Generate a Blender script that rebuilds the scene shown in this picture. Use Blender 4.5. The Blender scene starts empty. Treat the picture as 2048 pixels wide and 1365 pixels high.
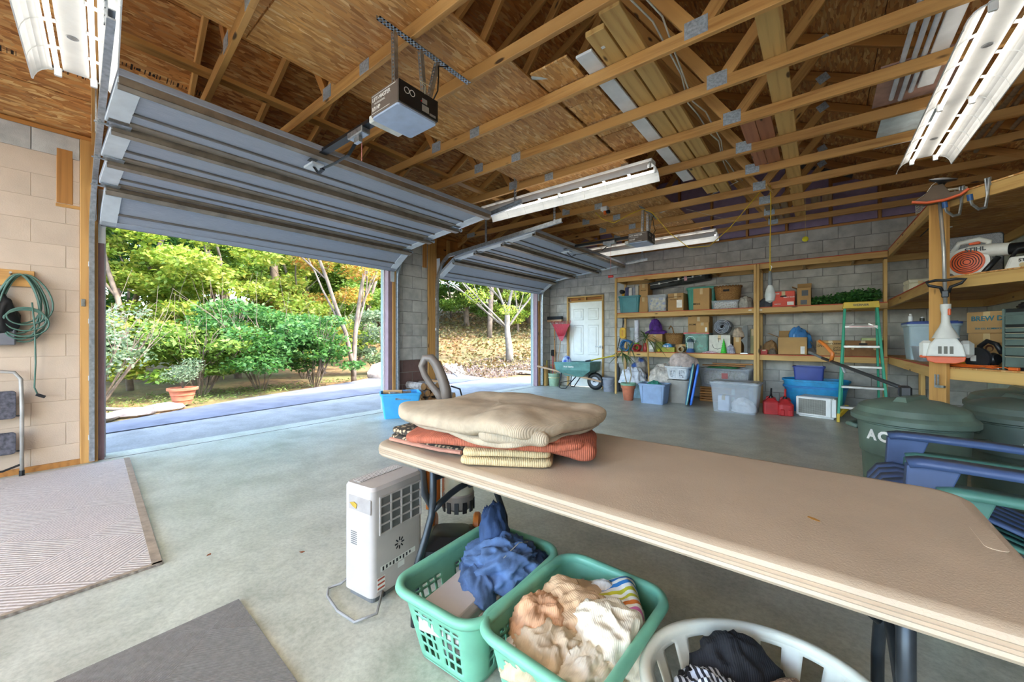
import bpy, bmesh, math, random
from mathutils import Vector, Matrix, noise
random.seed(7)
R = math.radians
scene = bpy.context.scene
col = scene.collection

# ------------------------------------------------------------------ camera, world, sun, exposure
FPX = 777.0
cam_d = bpy.data.cameras.new('camera'); cam = bpy.data.objects.new('camera', cam_d); col.objects.link(cam)
cam.location = (0, 0, 1.18); cam.rotation_euler = (R(90), 0, R(38.4))
cam_d.sensor_fit = 'HORIZONTAL'; cam_d.sensor_width = 36.0; cam_d.lens = FPX / 2048 * 36.0
cam_d.shift_y = -(682.5 - 677.0) / 2048; cam_d.clip_start = 0.02; cam_d.clip_end = 400
scene.camera = cam

w = bpy.data.worlds.new('world'); scene.world = w; w.use_nodes = True
nt = w.node_tree; nt.nodes.clear()
sky = nt.nodes.new('ShaderNodeTexSky'); sky.sky_type = 'NISHITA'; sky.sun_disc = False
sky.sun_elevation = R(48); sky.sun_rotation = R(70); sky.air_density = 1.0; sky.dust_density = 2.0; sky.ozone_density = 1.0
bg = nt.nodes.new('ShaderNodeBackground'); bg.inputs['Strength'].default_value = 0.5
out = nt.nodes.new('ShaderNodeOutputWorld')
nt.links.new(sky.outputs[0], bg.inputs[0]); nt.links.new(bg.outputs[0], out.inputs[0])

sun_d = bpy.data.lights.new('sun', 'SUN'); sun_d.energy = 1.4; sun_d.angle = R(1.5); sun_d.color = (1.0, 0.93, 0.8)
sun = bpy.data.objects.new('sun', sun_d); col.objects.link(sun)
sun.rotation_euler = Vector((-0.62, -0.22, -0.75)).to_track_quat('-Z', 'Y').to_euler()
sun.location = (8, 3, 12)

scene.cycles.max_bounces = 5; scene.cycles.diffuse_bounces = 3; scene.cycles.glossy_bounces = 2; scene.cycles.transmission_bounces = 3; scene.cycles.transparent_max_bounces = 6;
vs = scene.view_settings
vs.view_transform = 'Standard'; vs.look = 'None'; vs.gamma = 1.0; vs.exposure = 2.72; vs.use_curve_mapping = False

# ------------------------------------------------------------------ helpers
def lin(c):
    if isinstance(c, str):
        c = c.lstrip('#'); c = [int(c[i:i+2], 16) / 255 for i in (0, 2, 4)]
    return tuple((x / 12.92 if x <= .04045 else ((x + .055) / 1.055) ** 2.4) for x in c)

MATS = {}
def _base(name):
    m = bpy.data.materials.new(name); m.use_nodes = True
    nt = m.node_tree; b = nt.nodes['Principled BSDF']
    return m, nt, b
def _coords(nt, scale=(1, 1, 1), rnd=False, rot=(0, 0, 0)):
    tc = nt.nodes.new('ShaderNodeTexCoord'); mp = nt.nodes.new('ShaderNodeMapping')
    mp.inputs['Scale'].default_value = scale; mp.inputs['Rotation'].default_value = rot
    nt.links.new(tc.outputs['Object'], mp.inputs['Vector'])
    if rnd:
        oi = nt.nodes.new('ShaderNodeObjectInfo'); mu = nt.nodes.new('ShaderNodeMath'); mu.operation = 'MULTIPLY'
        mu.inputs[1].default_value = 37.0; nt.links.new(oi.outputs['Random'], mu.inputs[0])
        cb = nt.nodes.new('ShaderNodeCombineXYZ')
        for i in range(3): nt.links.new(mu.outputs[0], cb.inputs[i])
        nt.links.new(cb.outputs[0], mp.inputs['Location'])
    return mp.outputs[0]
def _noise(nt, vec, scale, detail=4, rough=.55, dist=0.):
    n = nt.nodes.new('ShaderNodeTexNoise'); n.inputs['Scale'].default_value = scale
    n.inputs['Detail'].default_value = detail; n.inputs['Roughness'].default_value = rough; n.inputs['Distortion'].default_value = dist
    nt.links.new(vec, n.inputs['Vector']); return n.outputs['Fac']
def _ramp(nt, fac, stops):
    r = nt.nodes.new('ShaderNodeValToRGB'); e = r.color_ramp.elements
    while len(e) < len(stops): e.new(0.5)
    for k, (p, c) in enumerate(stops):
        e[k].position = p; e[k].color = (*lin(c), 1)
    nt.links.new(fac, r.inputs[0]); return r.outputs[0]
def _mix(nt, fac, a, b, typ='MIX'):
    m = nt.nodes.new('ShaderNodeMix'); m.data_type = 'RGBA'; m.blend_type = typ
    if isinstance(fac, (int, float)): m.inputs[0].default_value = fac
    else: nt.links.new(fac, m.inputs[0])
    for s, v in ((6, a), (7, b)):
        if isinstance(v, (tuple, list, str)): m.inputs[s].default_value = (*lin(v), 1)
        else: nt.links.new(v, m.inputs[s])
    return m.outputs[2]
def _bump(nt, b, h, strength, dist=.01):
    bp = nt.nodes.new('ShaderNodeBump'); bp.inputs['Strength'].default_value = strength; bp.inputs['Distance'].default_value = dist
    nt.links.new(h, bp.inputs['Height']); nt.links.new(bp.outputs[0], b.inputs['Normal'])
def shade(c, k):
    if isinstance(c, str):
        c = c.lstrip('#'); c = [int(c[i:i+2], 16) / 255 for i in (0, 2, 4)]
    return tuple(min(1, max(0, x * k)) for x in c)

def mat(name, c, rough=.55, metal=0., var=.09, scale=9., bump=0., bscale=120., orand=0.):
    """plain procedural surface: a mottled colour with fine relief"""
    if name in MATS: return MATS[name]
    m, nt, b = _base(name)
    v = _coords(nt, rnd=True)
    f = _noise(nt, v, scale)
    cc = _ramp(nt, f, [(.3, shade(c, 1 - var)), (.7, shade(c, 1 + var))])
    if orand:
        oi = nt.nodes.new('ShaderNodeObjectInfo')
        cc = _mix(nt, orand, cc, _ramp(nt, oi.outputs['Random'], [(0, shade(c, .6)), (.5, c), (1, shade(c, 1.3))]))
    nt.links.new(cc, b.inputs['Base Color'])
    b.inputs['Roughness'].default_value = rough; b.inputs['Metallic'].default_value = metal
    if bump: _bump(nt, b, _noise(nt, v, bscale, 3), bump, .004)
    MATS[name] = m; return m

def wood(name, light, dark, rough=.6, knots=True):
    """sawn timber, grain along local X, a different cut for every object"""
    if name in MATS: return MATS[name]
    m, nt, b = _base(name)
    v = _coords(nt, (1.1, 9, 9), rnd=True)
    n1 = _noise(nt, v, 1.6, 5, .6, .8)
    wv = nt.nodes.new('ShaderNodeTexWave'); wv.wave_type = 'BANDS'; wv.bands_direction = 'Y'
    wv.inputs['Scale'].default_value = .55; wv.inputs['Distortion'].default_value = 11; wv.inputs['Detail'].default_value = 3; wv.inputs['Detail Scale'].default_value = .7
    nt.links.new(v, wv.inputs['Vector'])
    gr = _noise(nt, _coords(nt, (.9, 30, 30), rnd=True), 1.5, 4, .65, .5)
    wm = nt.nodes.new('ShaderNodeMix'); wm.inputs[0].default_value = .68; nt.links.new(wv.outputs['Fac'], wm.inputs[2]); nt.links.new(gr, wm.inputs[3])
    c1 = _ramp(nt, wm.outputs[0], [(.22, dark), (.5, light), (.8, shade(light, 1.06))])
    c2 = _mix(nt, _ramp(nt, n1, [(.35, (0, 0, 0)), (.7, (1, 1, 1))]), c1, light)
    if knots:
        v2 = _coords(nt, (2.2, 7, 7), rnd=True)
        vo = nt.nodes.new('ShaderNodeTexVoronoi'); vo.inputs['Scale'].default_value = 1.0; nt.links.new(v2, vo.inputs['Vector'])
        c2 = _mix(nt, _ramp(nt, vo.outputs['Distance'], [(.07, (1, 1, 1)), (.12, (0, 0, 0))]), c2, shade(dark, .5))
    oi = nt.nodes.new('ShaderNodeObjectInfo')
    c3 = _mix(nt, .5, c2, _mix(nt, 1.0, c2, _ramp(nt, oi.outputs['Random'], [(0, '#b9b0a0'), (1, '#ffffff')]), 'MULTIPLY'))
    nt.links.new(c3, b.inputs['Base Color']); b.inputs['Roughness'].default_value = rough
    MATS[name] = m; return m

def osb(name, cols, sc=1.0):
    """oriented strand board: three layers of long flakes lying at odd angles"""
    if name in MATS: return MATS[name]
    m, nt, b = _base(name)
    prev = None
    hgt = None
    for k, ang in enumerate((8, 62, -35, -75)):
        v = _coords(nt, (13 * sc, 62 * sc, 30), rnd=True, rot=(0, 0, R(ang)))
        nz = nt.nodes.new('ShaderNodeTexNoise'); nz.inputs['Scale'].default_value = .6; nt.links.new(v, nz.inputs['Vector'])
        ad = nt.nodes.new('ShaderNodeMix'); ad.data_type = 'VECTOR'; ad.inputs[0].default_value = .25
        nt.links.new(v, ad.inputs[4]); nt.links.new(nz.outputs['Color'], ad.inputs[5])
        vo = nt.nodes.new('ShaderNodeTexVoronoi'); vo.inputs['Scale'].default_value = 1.0; nt.links.new(ad.outputs[1], vo.inputs['Vector'])
        sp = nt.nodes.new('ShaderNodeSeparateColor'); nt.links.new(vo.outputs['Color'], sp.inputs[0])
        c = _ramp(nt, sp.outputs[0], [(i / (len(cols) - 1), x) for i, x in enumerate(cols)])
        if prev is None: prev = c
        else:
            gt = nt.nodes.new('ShaderNodeMath'); gt.operation = 'GREATER_THAN'; gt.inputs[1].default_value = .58; nt.links.new(sp.outputs[1], gt.inputs[0])
            prev = _mix(nt, gt.outputs[0], prev, c)
        hgt = sp.outputs[1]
    big = _noise(nt, _coords(nt, rnd=True), 1.3, 3)
    prev = _mix(nt, .55, prev, _mix(nt, 1., prev, _ramp(nt, big, [(.3, '#b08a6a'), (.65, '#ffffff')]), 'MULTIPLY'))
    nt.links.new(prev, b.inputs['Base Color']); b.inputs['Roughness'].default_value = .62
    MATS[name] = m; return m

def clear(name, c, alpha=.35, rough=.25):
    """thin translucent plastic"""
    if name in MATS: return MATS[name]
    m, nt, b = _base(name)
    v = _coords(nt)
    cc = _ramp(nt, _noise(nt, v, 7), [(.3, shade(c, .9)), (.7, shade(c, 1.08))])
    nt.links.new(cc, b.inputs['Base Color']); b.inputs['Roughness'].default_value = rough
    tr = nt.nodes.new('ShaderNodeBsdfTransparent'); mx = nt.nodes.new('ShaderNodeMixShader'); mx.inputs[0].default_value = alpha
    nt.links.new(tr.outputs[0], mx.inputs[1]); nt.links.new(b.outputs[0], mx.inputs[2])
    nt.links.new(mx.outputs[0], nt.nodes['Material Output'].inputs['Surface'])
    MATS[name] = m; return m

def leafmat(name, cs, trans=.45):
    if name in MATS: return MATS[name]
    m, nt, b = _base(name)
    g = nt.nodes.new('ShaderNodeNewGeometry')
    c = _ramp(nt, g.outputs['Random Per Island'], [(i / (len(cs) - 1), x) for i, x in enumerate(cs)])
    n = _noise(nt, _coords(nt), .9, 2)
    c = _mix(nt, _ramp(nt, n, [(.42, (0, 0, 0)), (.62, (1, 1, 1))]), c, _mix(nt, 1.0, c, '#c8d8b0', 'MULTIPLY'))
    nt.links.new(c, b.inputs['Base Color']); b.inputs['Roughness'].default_value = .6
    t = nt.nodes.new('ShaderNodeBsdfTranslucent'); nt.links.new(c, t.inputs[0])
    mx = nt.nodes.new('ShaderNodeMixShader'); mx.inputs[0].default_value = trans
    nt.links.new(b.outputs[0], mx.inputs[1]); nt.links.new(t.outputs[0], mx.inputs[2])
    nt.links.new(mx.outputs[0], nt.nodes['Material Output'].inputs['Surface'])
    MATS[name] = m; return m

def stripes(name, cols, scale, axis='X', rough=.8, w=0.0, bump=0.):
    """woven or printed stripes, hard edged, across one local axis"""
    if name in MATS: return MATS[name]
    m, nt, b = _base(name)
    tc = nt.nodes.new('ShaderNodeTexCoord'); sp = nt.nodes.new('ShaderNodeSeparateXYZ'); nt.links.new(tc.outputs['Object'], sp.inputs[0])
    mu = nt.nodes.new('ShaderNodeMath'); mu.operation = 'MULTIPLY'; mu.inputs[1].default_value = scale; nt.links.new(sp.outputs['XYZ'.index(axis)], mu.inputs[0])
    nz = _noise(nt, tc.outputs['Object'], 6, 2)
    ma = nt.nodes.new('ShaderNodeMath'); ma.operation = 'MULTIPLY_ADD'; ma.inputs[1].default_value = w; nt.links.new(nz, ma.inputs[0]); nt.links.new(mu.outputs[0], ma.inputs[2])
    fr = nt.nodes.new('ShaderNodeMath'); fr.operation = 'FRACT'; nt.links.new(ma.outputs[0], fr.inputs[0])
    r = nt.nodes.new('ShaderNodeValToRGB'); r.color_ramp.interpolation = 'CONSTANT'; e = r.color_ramp.elements
    while len(e) < len(cols): e.new(.5)
    for k, c in enumerate(cols): e[k].position = k / len(cols); e[k].color = (*lin(c), 1)
    nt.links.new(fr.outputs[0], r.inputs[0]); nt.links.new(r.outputs[0], b.inputs['Base Color'])
    b.inputs['Roughness'].default_value = rough
    if bump: _bump(nt, b, fr.outputs[0], bump, .004)
    MATS[name] = m; return m

class MB:
    """collects polygons; every method adds a shaped piece"""
    def __init__(s): s.v = []; s.f = []
    def add(s, vs, fs):
        n = len(s.v); s.v += [tuple(p) for p in vs]; s.f += [tuple(i + n for i in f) for f in fs]; return s
    def box(s, x0, x1, y0, y1, z0, z1, M=None, ch=0.):
        if ch > 0:
            return s.cbox(x0, x1, y0, y1, z0, z1, ch, M)
        p = [(x0, y0, z0), (x1, y0, z0), (x1, y1, z0), (x0, y1, z0), (x0, y0, z1), (x1, y0, z1), (x1, y1, z1), (x0, y1, z1)]
        if M: p = [M @ Vector(q) for q in p]
        return s.add(p, [(0, 3, 2, 1), (4, 5, 6, 7), (0, 1, 5, 4), (1, 2, 6, 5), (2, 3, 7, 6), (3, 0, 4, 7)])
    def cbox(s, x0, x1, y0, y1, z0, z1, c, M=None):
        X = (x0, x1); Y = (y0, y1); Z = (z0, z1); vs = []; idx = {}
        for i in (0, 1):
            for j in (0, 1):
                for k in (0, 1):
                    dx = c if i == 0 else -c; dy = c if j == 0 else -c; dz = c if k == 0 else -c
                    for a, q in enumerate(((X[i], Y[j] + dy, Z[k] + dz), (X[i] + dx, Y[j], Z[k] + dz), (X[i] + dx, Y[j] + dy, Z[k]))):
                        idx[(i, j, k, a)] = len(vs); vs.append(M @ Vector(q) if M else q)
        fs = []
        for i in (0, 1):
            q = [idx[(i, 0, 0, 0)], idx[(i, 1, 0, 0)], idx[(i, 1, 1, 0)], idx[(i, 0, 1, 0)]]; fs.append(q if i else q[::-1])
            q = [idx[(0, i, 0, 1)], idx[(1, i, 0, 1)], idx[(1, i, 1, 1)], idx[(0, i, 1, 1)]]; fs.append(q[::-1] if i else q)
            q = [idx[(0, 0, i, 2)], idx[(1, 0, i, 2)], idx[(1, 1, i, 2)], idx[(0, 1, i, 2)]]; fs.append(q if i else q[::-1])
        for i in (0, 1):
            for j in (0, 1):
                fs.append([idx[(i, j, 0, 0)], idx[(i, j, 1, 0)], idx[(i, j, 1, 1)], idx[(i, j, 0, 1)]])
                fs.append([idx[(i, 0, j, 0)], idx[(i, 1, j, 0)], idx[(i, 1, j, 2)], idx[(i, 0, j, 2)]])
                fs.append([idx[(0, i, j, 1)], idx[(1, i, j, 1)], idx[(1, i, j, 2)], idx[(0, i, j, 2)]])
                for k in (0, 1): fs.append([idx[(i, j, k, 0)], idx[(i, j, k, 1)], idx[(i, j, k, 2)]])
        return s.add(vs, fs)
    def prism(s, poly, z0, z1, M=None, top=None):
        """polygon in XY pushed along Z (counter-clockwise); top may hold another outline"""
        n = len(poly); t = top or poly
        p = [(x, y, z0) for x, y in poly] + [(x, y, z1) for x, y in t]
        if M: p = [M @ Vector(q) for q in p]
        return s.add(p, [tuple(range(n))[::-1], tuple(range(n, 2 * n))] + [(i, (i + 1) % n, n + (i + 1) % n, n + i) for i in range(n)])
    def lathe(s, prof, n=24, M=None, cap0=True, cap1=True, sx=1., sy=1., a0=0., arc=2 * math.pi):
        full = abs(arc - 2 * math.pi) < 1e-6; m = n if full else n + 1
        vs = []
        for r, z in prof:
            for k in range(m):
                a = a0 + arc * k / n; q = Vector((r * math.cos(a) * sx, r * math.sin(a) * sy, z)); vs.append(M @ q if M else q)
        fs = []
        for i in range(len(prof) - 1):
            for k in range(n if full else n):
                k2 = (k + 1) % m; fs.append((i * m + k, i * m + k2, (i + 1) * m + k2, (i + 1) * m + k))
        if cap0 and full: fs.append(tuple(range(m))[::-1])
        if cap1 and full: fs.append(tuple((len(prof) - 1) * m + k for k in range(m)))
        return s.add(vs, fs)
    def tube(s, pts, r, n=8, closed=False, M=None, radii=None, flat=1.):
        P = [Vector(p) for p in pts]; N = len(P); vs = []
        up = None
        for i in range(N):
            a = P[(i - 1) % N] if (closed or i > 0) else P[i]; b = P[(i + 1) % N] if (closed or i < N - 1) else P[i]
            t = (b - a).normalized()
            if up is None:
                up = Vector((0, 0, 1)) if abs(t.z) < .9 else Vector((1, 0, 0))
            u = (up - t * up.dot(t))
            u = u.normalized() if u.length > 1e-6 else t.orthogonal().normalized()
            up = u; w_ = t.cross(u); rr = radii[i] if radii else r
            for k in range(n):
                an = 2 * math.pi * k / n; q = P[i] + u * (math.cos(an) * rr * flat) + w_ * (math.sin(an) * rr)
                vs.append(M @ q if M else q)
        fs = [(i * n + k, i * n + (k + 1) % n, ((i + 1) % N) * n + (k + 1) % n, ((i + 1) % N) * n + k) for i in range(N if closed else N - 1) for k in range(n)]
        if not closed: fs += [tuple(range(n))[::-1], tuple((N - 1) * n + k for k in range(n))]
        return s.add(vs, fs)
    def cyl(s, p0, p1, r, n=12, r1=None): return s.tube([p0, p1], r, n, radii=[r, r if r1 is None else r1])
    def bar(s, p0, p1, w_, h, up=(0, 0, 1), c=0.):
        M, L = frame(p0, p1, up); return s.box(0, L, -w_ / 2, w_ / 2, -h / 2, h / 2, M, c)
    def ring(s, outl, sect, M=None):
        """sweep a section list [(out, z)] round a closed outline [(x,y,nx,ny)]"""
        n = len(outl); m = len(sect)
        vs = [(x + nx * o, y + ny * o, z) for (x, y, nx, ny) in outl for (o, z) in sect]
        if M: vs = [M @ Vector(q) for q in vs]
        fs = [(i * m + k, ((i + 1) % n) * m + k, ((i + 1) % n) * m + k + 1, i * m + k + 1) for i in range(n) for k in range(m - 1)]
        return s.add(vs, fs)
    def mesh(s, name):
        me = bpy.data.meshes.new(name); me.from_pydata(s.v, [], s.f); me.update(); return me

def frame(p0, p1, up=(0, 0, 1)):
    p0, p1 = Vector(p0), Vector(p1); x = (p1 - p0); L = x.length; x.normalize(); u = Vector(up)
    if abs(x.dot(u)) > .99: u = Vector((0, 1, 0)) if abs(x.z) > .9 else Vector((0, 0, 1))
    y = u.cross(x).normalized(); z = x.cross(y)
    M = Matrix((x, y, z)).transposed().to_4x4(); M.translation = p0; return M, L
def T(x=0, y=0, z=0, rx=0, ry=0, rz=0, s=1):
    return Matrix.Translation((x, y, z)) @ Matrix.Rotation(R(rz), 4, 'Z') @ Matrix.Rotation(R(ry), 4, 'Y') @ Matrix.Rotation(R(rx), 4, 'X') @ Matrix.Scale(s, 4)
def rrect(w_, d, r, n=5):
    """rounded rectangle outline with outward normals"""
    o = []
    for cx, cy, a in ((w_ / 2 - r, d / 2 - r, 0), (-w_ / 2 + r, d / 2 - r, 90), (-w_ / 2 + r, -d / 2 + r, 180), (w_ / 2 - r, -d / 2 + r, 270)):
        for k in range(n + 1):
            t = R(a + 90 * k / n); o.append((cx + r * math.cos(t), cy + r * math.sin(t), math.cos(t), math.sin(t)))
    return o
def rr2(w_, d, r, n=4): return [(x, y) for x, y, _, _ in rrect(w_, d, r, n)]

def tag(o, label=None, cat=None, group=None, kind=None):
    if label: o['label'] = label
    if cat: o['category'] = cat
    if group: o['group'] = group
    if kind: o['kind'] = kind
    return o
def thing(name, label, cat, loc=(0, 0, 0), rz=0., group=None, rx=0., ry=0., kind=None):
    o = bpy.data.objects.new(name, None); col.objects.link(o); o.empty_display_size = .1
    o.location = loc; o.rotation_euler = (R(rx), R(ry), R(rz)); return tag(o, label, cat, group, kind)
def obj(name, me, m, parent=None, M=None, smooth=False, label=None, cat=None, group=None, kind=None, bev=0., sub=0, solid=0.):
    if isinstance(me, MB): me = me.mesh(name)
    o = bpy.data.objects.new(name, me); col.objects.link(o)
    if m is not None and not me.materials: me.materials.append(m)
    if smooth and not me.get('sm'):
        me.polygons.foreach_set('use_smooth', [True] * len(me.polygons)); me['sm'] = 1
        if smooth != 'all': me.set_sharp_from_angle(angle=R(40 if smooth is True else smooth))
    if parent: o.parent = parent
    if M is not None: o.matrix_local = M
    if solid: md = o.modifiers.new('thick', 'SOLIDIFY'); md.thickness = solid; md.offset = 0
    if bev: md = o.modifiers.new('edge', 'BEVEL'); md.width = bev; md.segments = 2; md.limit_method = 'ANGLE'
    if sub: md = o.modifiers.new('smooth', 'SUBSURF'); md.levels = sub; md.render_levels = sub
    return tag(o, label, cat, group, kind)
CACHE = {}
def beam(name, p0, p1, w_, h, m, parent=None, up=(0, 0, 1), c=.003, **k):
    """a sawn stick, its own object, local X along the grain"""
    M, L = frame(p0, p1, up); key = (round(L, 3), w_, h, c, m.name)
    if key not in CACHE:
        CACHE[key] = MB().box(0, L, -w_ / 2, w_ / 2, -h / 2, h / 2, None, c).mesh(name); CACHE[key].materials.append(m)
    return obj(name, CACHE[key], None, parent, M, **k)
def slab(name, sx, sy, sz, m, parent, M, c=.003, **k):
    key = (round(sx, 3), round(sy, 3), round(sz, 3), c, m.name)
    if key not in CACHE:
        CACHE[key] = MB().box(-sx / 2, sx / 2, -sy / 2, sy / 2, -sz / 2, sz / 2, None, c).mesh(name); CACHE[key].materials.append(m)
    return obj(name, CACHE[key], None, parent, M, **k)
def text(name, s, size, m, parent, M, ext=.0008, bold=0., align='CENTER'):
    c = bpy.data.curves.new('txt', 'FONT'); c.body = s; c.size = size; c.extrude = ext; c.offset = bold; c.align_x = align; c.align_y = 'CENTER'; c.resolution_u = 3
    t = bpy.data.objects.new('txt', c); col.objects.link(t); bpy.context.view_layer.update()
    me = bpy.data.meshes.new_from_object(t.evaluated_get(bpy.context.evaluated_depsgraph_get())); bpy.data.objects.remove(t)
    return obj(name, me, m, parent, M)
def fbm(p, oct=3):
    a = 0.; amp = .5; q = Vector(p)
    for _ in range(oct): a += amp * noise.noise(q); q = q * 2.03; amp *= .5
    return a
def ridge(p, oct=3):
    a = 0.; amp = .5; q = Vector(p)
    for _ in range(oct): a += amp * (1 - 2.2 * abs(noise.noise(q))); q = q * 1.9 + Vector((3.1, 1.7, 9.2)); amp *= .5
    return a
def crumple(sx, sy, sz, seed, fold=.25, freq=4., nu=56, nv=30, flat=.15, warp=.6, pw=2.4):
    """a heap of cloth: squashed lump with deep creases and pinched folds"""
    b = MB(); S = Vector((seed * 7.3, seed * 3.1, seed * 1.7)); vs = []; Rm = Matrix.Rotation(seed * 1.9, 3, 'Z') @ Matrix.Rotation(seed * .7, 3, 'X')
    for j in range(nv + 1):
        ph = math.pi * (j / nv - .5)
        for i in range(nu):
            th = 2 * math.pi * i / nu
            d = Vector((math.cos(ph) * math.cos(th), math.cos(ph) * math.sin(th), math.sin(ph)))
            dd = Rm @ d; q = Vector((dd.x * freq * .62, dd.y * freq * .24, dd.z * freq * .34)) + S; wv = Vector((fbm(d * 1.3 + S, 2), fbm(d * 1.3 + S + Vector((5, 2, 1)), 2), fbm(d * 1.3 + S + Vector((9, 4, 7)), 2))) * warp * 1.6
            e = 1 + fold * .8 * (ridge(q + wv, 2) - .2) + fold * .16 * ridge(q * 2.4 + wv * 1.5, 1) + .3 * fbm(d * 1.2 + S, 2)
            x, y, z = d.x * e, d.y * e, d.z * e
            if z < -flat: z = -flat + (z + flat) * .1
            vs.append((x * sx, y * sy, (z + flat) * sz / (1 + flat)))
    fs = [(j * nu + i, j * nu + (i + 1) % nu, (j + 1) * nu + (i + 1) % nu, (j + 1) * nu + i) for j in range(nv) for i in range(nu)]
    return b.add(vs, fs)
def grid(nx, ny, fn):
    b = MB(); vs = [fn(i / nx, j / ny) for j in range(ny + 1) for i in range(nx + 1)]
    fs = [(j * (nx + 1) + i, j * (nx + 1) + i + 1, (j + 1) * (nx + 1) + i + 1, (j + 1) * (nx + 1) + i) for j in range(ny) for i in range(nx)]
    return b.add(vs, fs)
def copy_tree(o, parent=None):
    c = o.copy(); col.objects.link(c); c.parent = parent
    for ch in list(o.children): copy_tree(ch, c)
    return c
def arcpts(cx, cy, r, a0, a1, n): return [(cx + r * math.cos(R(a0 + (a1 - a0) * k / n)), cy + r * math.sin(R(a0 + (a1 - a0) * k / n))) for k in range(n + 1)]
# ------------------------------------------------------------------ materials of the shell
m_floor = None
def concrete(name, base, patch, rough=(.38, .6), sc=1.):
    m, nt, b = _base(name); v = _coords(nt)
    big = _noise(nt, v, .55 * sc, 5, .6, .6); mid = _noise(nt, v, 3.2 * sc, 6, .65, .4); fine = _noise(nt, v, 45, 4, .7)
    c = _mix(nt, _ramp(nt, big, [(.36, (0, 0, 0)), (.64, (1, 1, 1))]), base, patch)
    c = _mix(nt, .5, c, _mix(nt, 1., c, _ramp(nt, mid, [(.3, '#9c9a90'), (.6, '#ffffff')]), 'MULTIPLY'))
    c = _mix(nt, .35, c, _mix(nt, 1., c, _ramp(nt, fine, [(.35, '#a0a098'), (.6, '#ffffff')]), 'MULTIPLY'))
    st = nt.nodes.new('ShaderNodeTexVoronoi'); st.inputs['Scale'].default_value = 1.3; nt.links.new(_coords(nt, (1, 1.6, 1)), st.inputs['Vector'])
    c = _mix(nt, _ramp(nt, st.outputs['Distance'], [(.02, (.5, .5, .5)), (.05, (0, 0, 0))]), c, '#6b6455')
    nt.links.new(c, b.inputs['Base Color'])
    r = nt.nodes.new('ShaderNodeMapRange'); r.inputs['To Min'].default_value = rough[0]; r.inputs['To Max'].default_value = rough[1]
    nt.links.new(mid, r.inputs['Value']); nt.links.new(r.outputs[0], b.inputs['Roughness'])
    _bump(nt, b, fine, .12, .004)
    return m
m_floor = concrete('concrete_floor', '#bdbeaf', '#cccbb9', (.28, .48))
m_apron = concrete('concrete_apron', '#8b8983', '#98958e', (.6, .8))
m_mortar = mat('mortar', '#8d8a83', .9, var=.12, bump=.3)
m_block = mat('concrete_block', '#b3b0a8', .88, var=.13, scale=5, bump=.55, bscale=170, orand=.09)
m_blockp = mat('block_painted_beige', '#c4ae97', .7, var=.04, scale=4, bump=.3, bscale=110, orand=.04)
m_blockw = mat('block_painted_pale', '#c9d2c6', .7, var=.05, bump=.3, orand=.06)
m_joint = mat('joint_painted_beige', '#b8a28b', .75, var=.04)
m_lumber = wood('lumber_pine', '#d19d58', '#a26a2e')
m_lumber2 = wood('lumber_new_pine', '#d9b06a', '#b57f3c')
m_lumberd = wood('lumber_dark', '#c08440', '#8a5426')
m_lumberw = wood('lumber_weathered', '#a08a70', '#6f5a44')
m_osb = osb('osb_sheathing', ['#9c6430', '#c98844', '#dc9c54', '#b97a3c', '#ebb872', '#a86c34', '#f2c884'])
m_osbd = osb('osb_decking', ['#b07838', '#d09650', '#e2a85e', '#c48a48', '#eebc78', '#b88040', '#f6d094'], 1.15)
m_galv = mat('galvanised_steel', '#aeb4b8', .38, .85, var=.12, scale=30)
m_plate = mat('nail_plate_steel', '#aab3b7', .5, .5, var=.14, scale=60, bump=.4, bscale=200)
m_white = mat('white_enamel', '#e9e9e6', .35, var=.03)
m_purple = mat('foam_board_violet', '#9c869f', .7, var=.05)
m_dark = mat('dark_void', '#2b2523', .8)
m_black = mat('black_plastic', '#17181a', .42, var=.15)
m_roofing = mat('roof_shingle', '#5a5650', .9, var=.2)
m_doorw = mat('painted_steel_door', '#e6e8e2', .4, var=.02)
m_trimg = mat('grey_green_trim', '#8fa09c', .55, var=.05)
m_trimb = mat('mauve_brown_trim', '#8d747a', .6, var=.06)
m_brownp = mat('brown_paint', '#6e554f', .75, var=.08, bump=.2)

XW, YB, XR, ZT = -5.45, 8.45, 1.85, 3.05
XRID = (XW + XR) / 2
def roofz(x): return 3.115 + .5 * (min(x, 2 * XRID - x) - XW)

# ------------------------------------------------------------------ floor and outside slabs
obj('floor', MB().box(-5.72, XR + .2, -3.4, YB + .2, -.2, 0), m_floor, kind='structure')
fj = obj('trim_1', MB().box(XW - .012, XW + .004, .5, 3.68, -.02, .002).box(XW - .012, XW + .004, 4.7, 7.95, -.02, .002), mat('floor_joint', '#6d6a62', .9), kind='structure')

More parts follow.
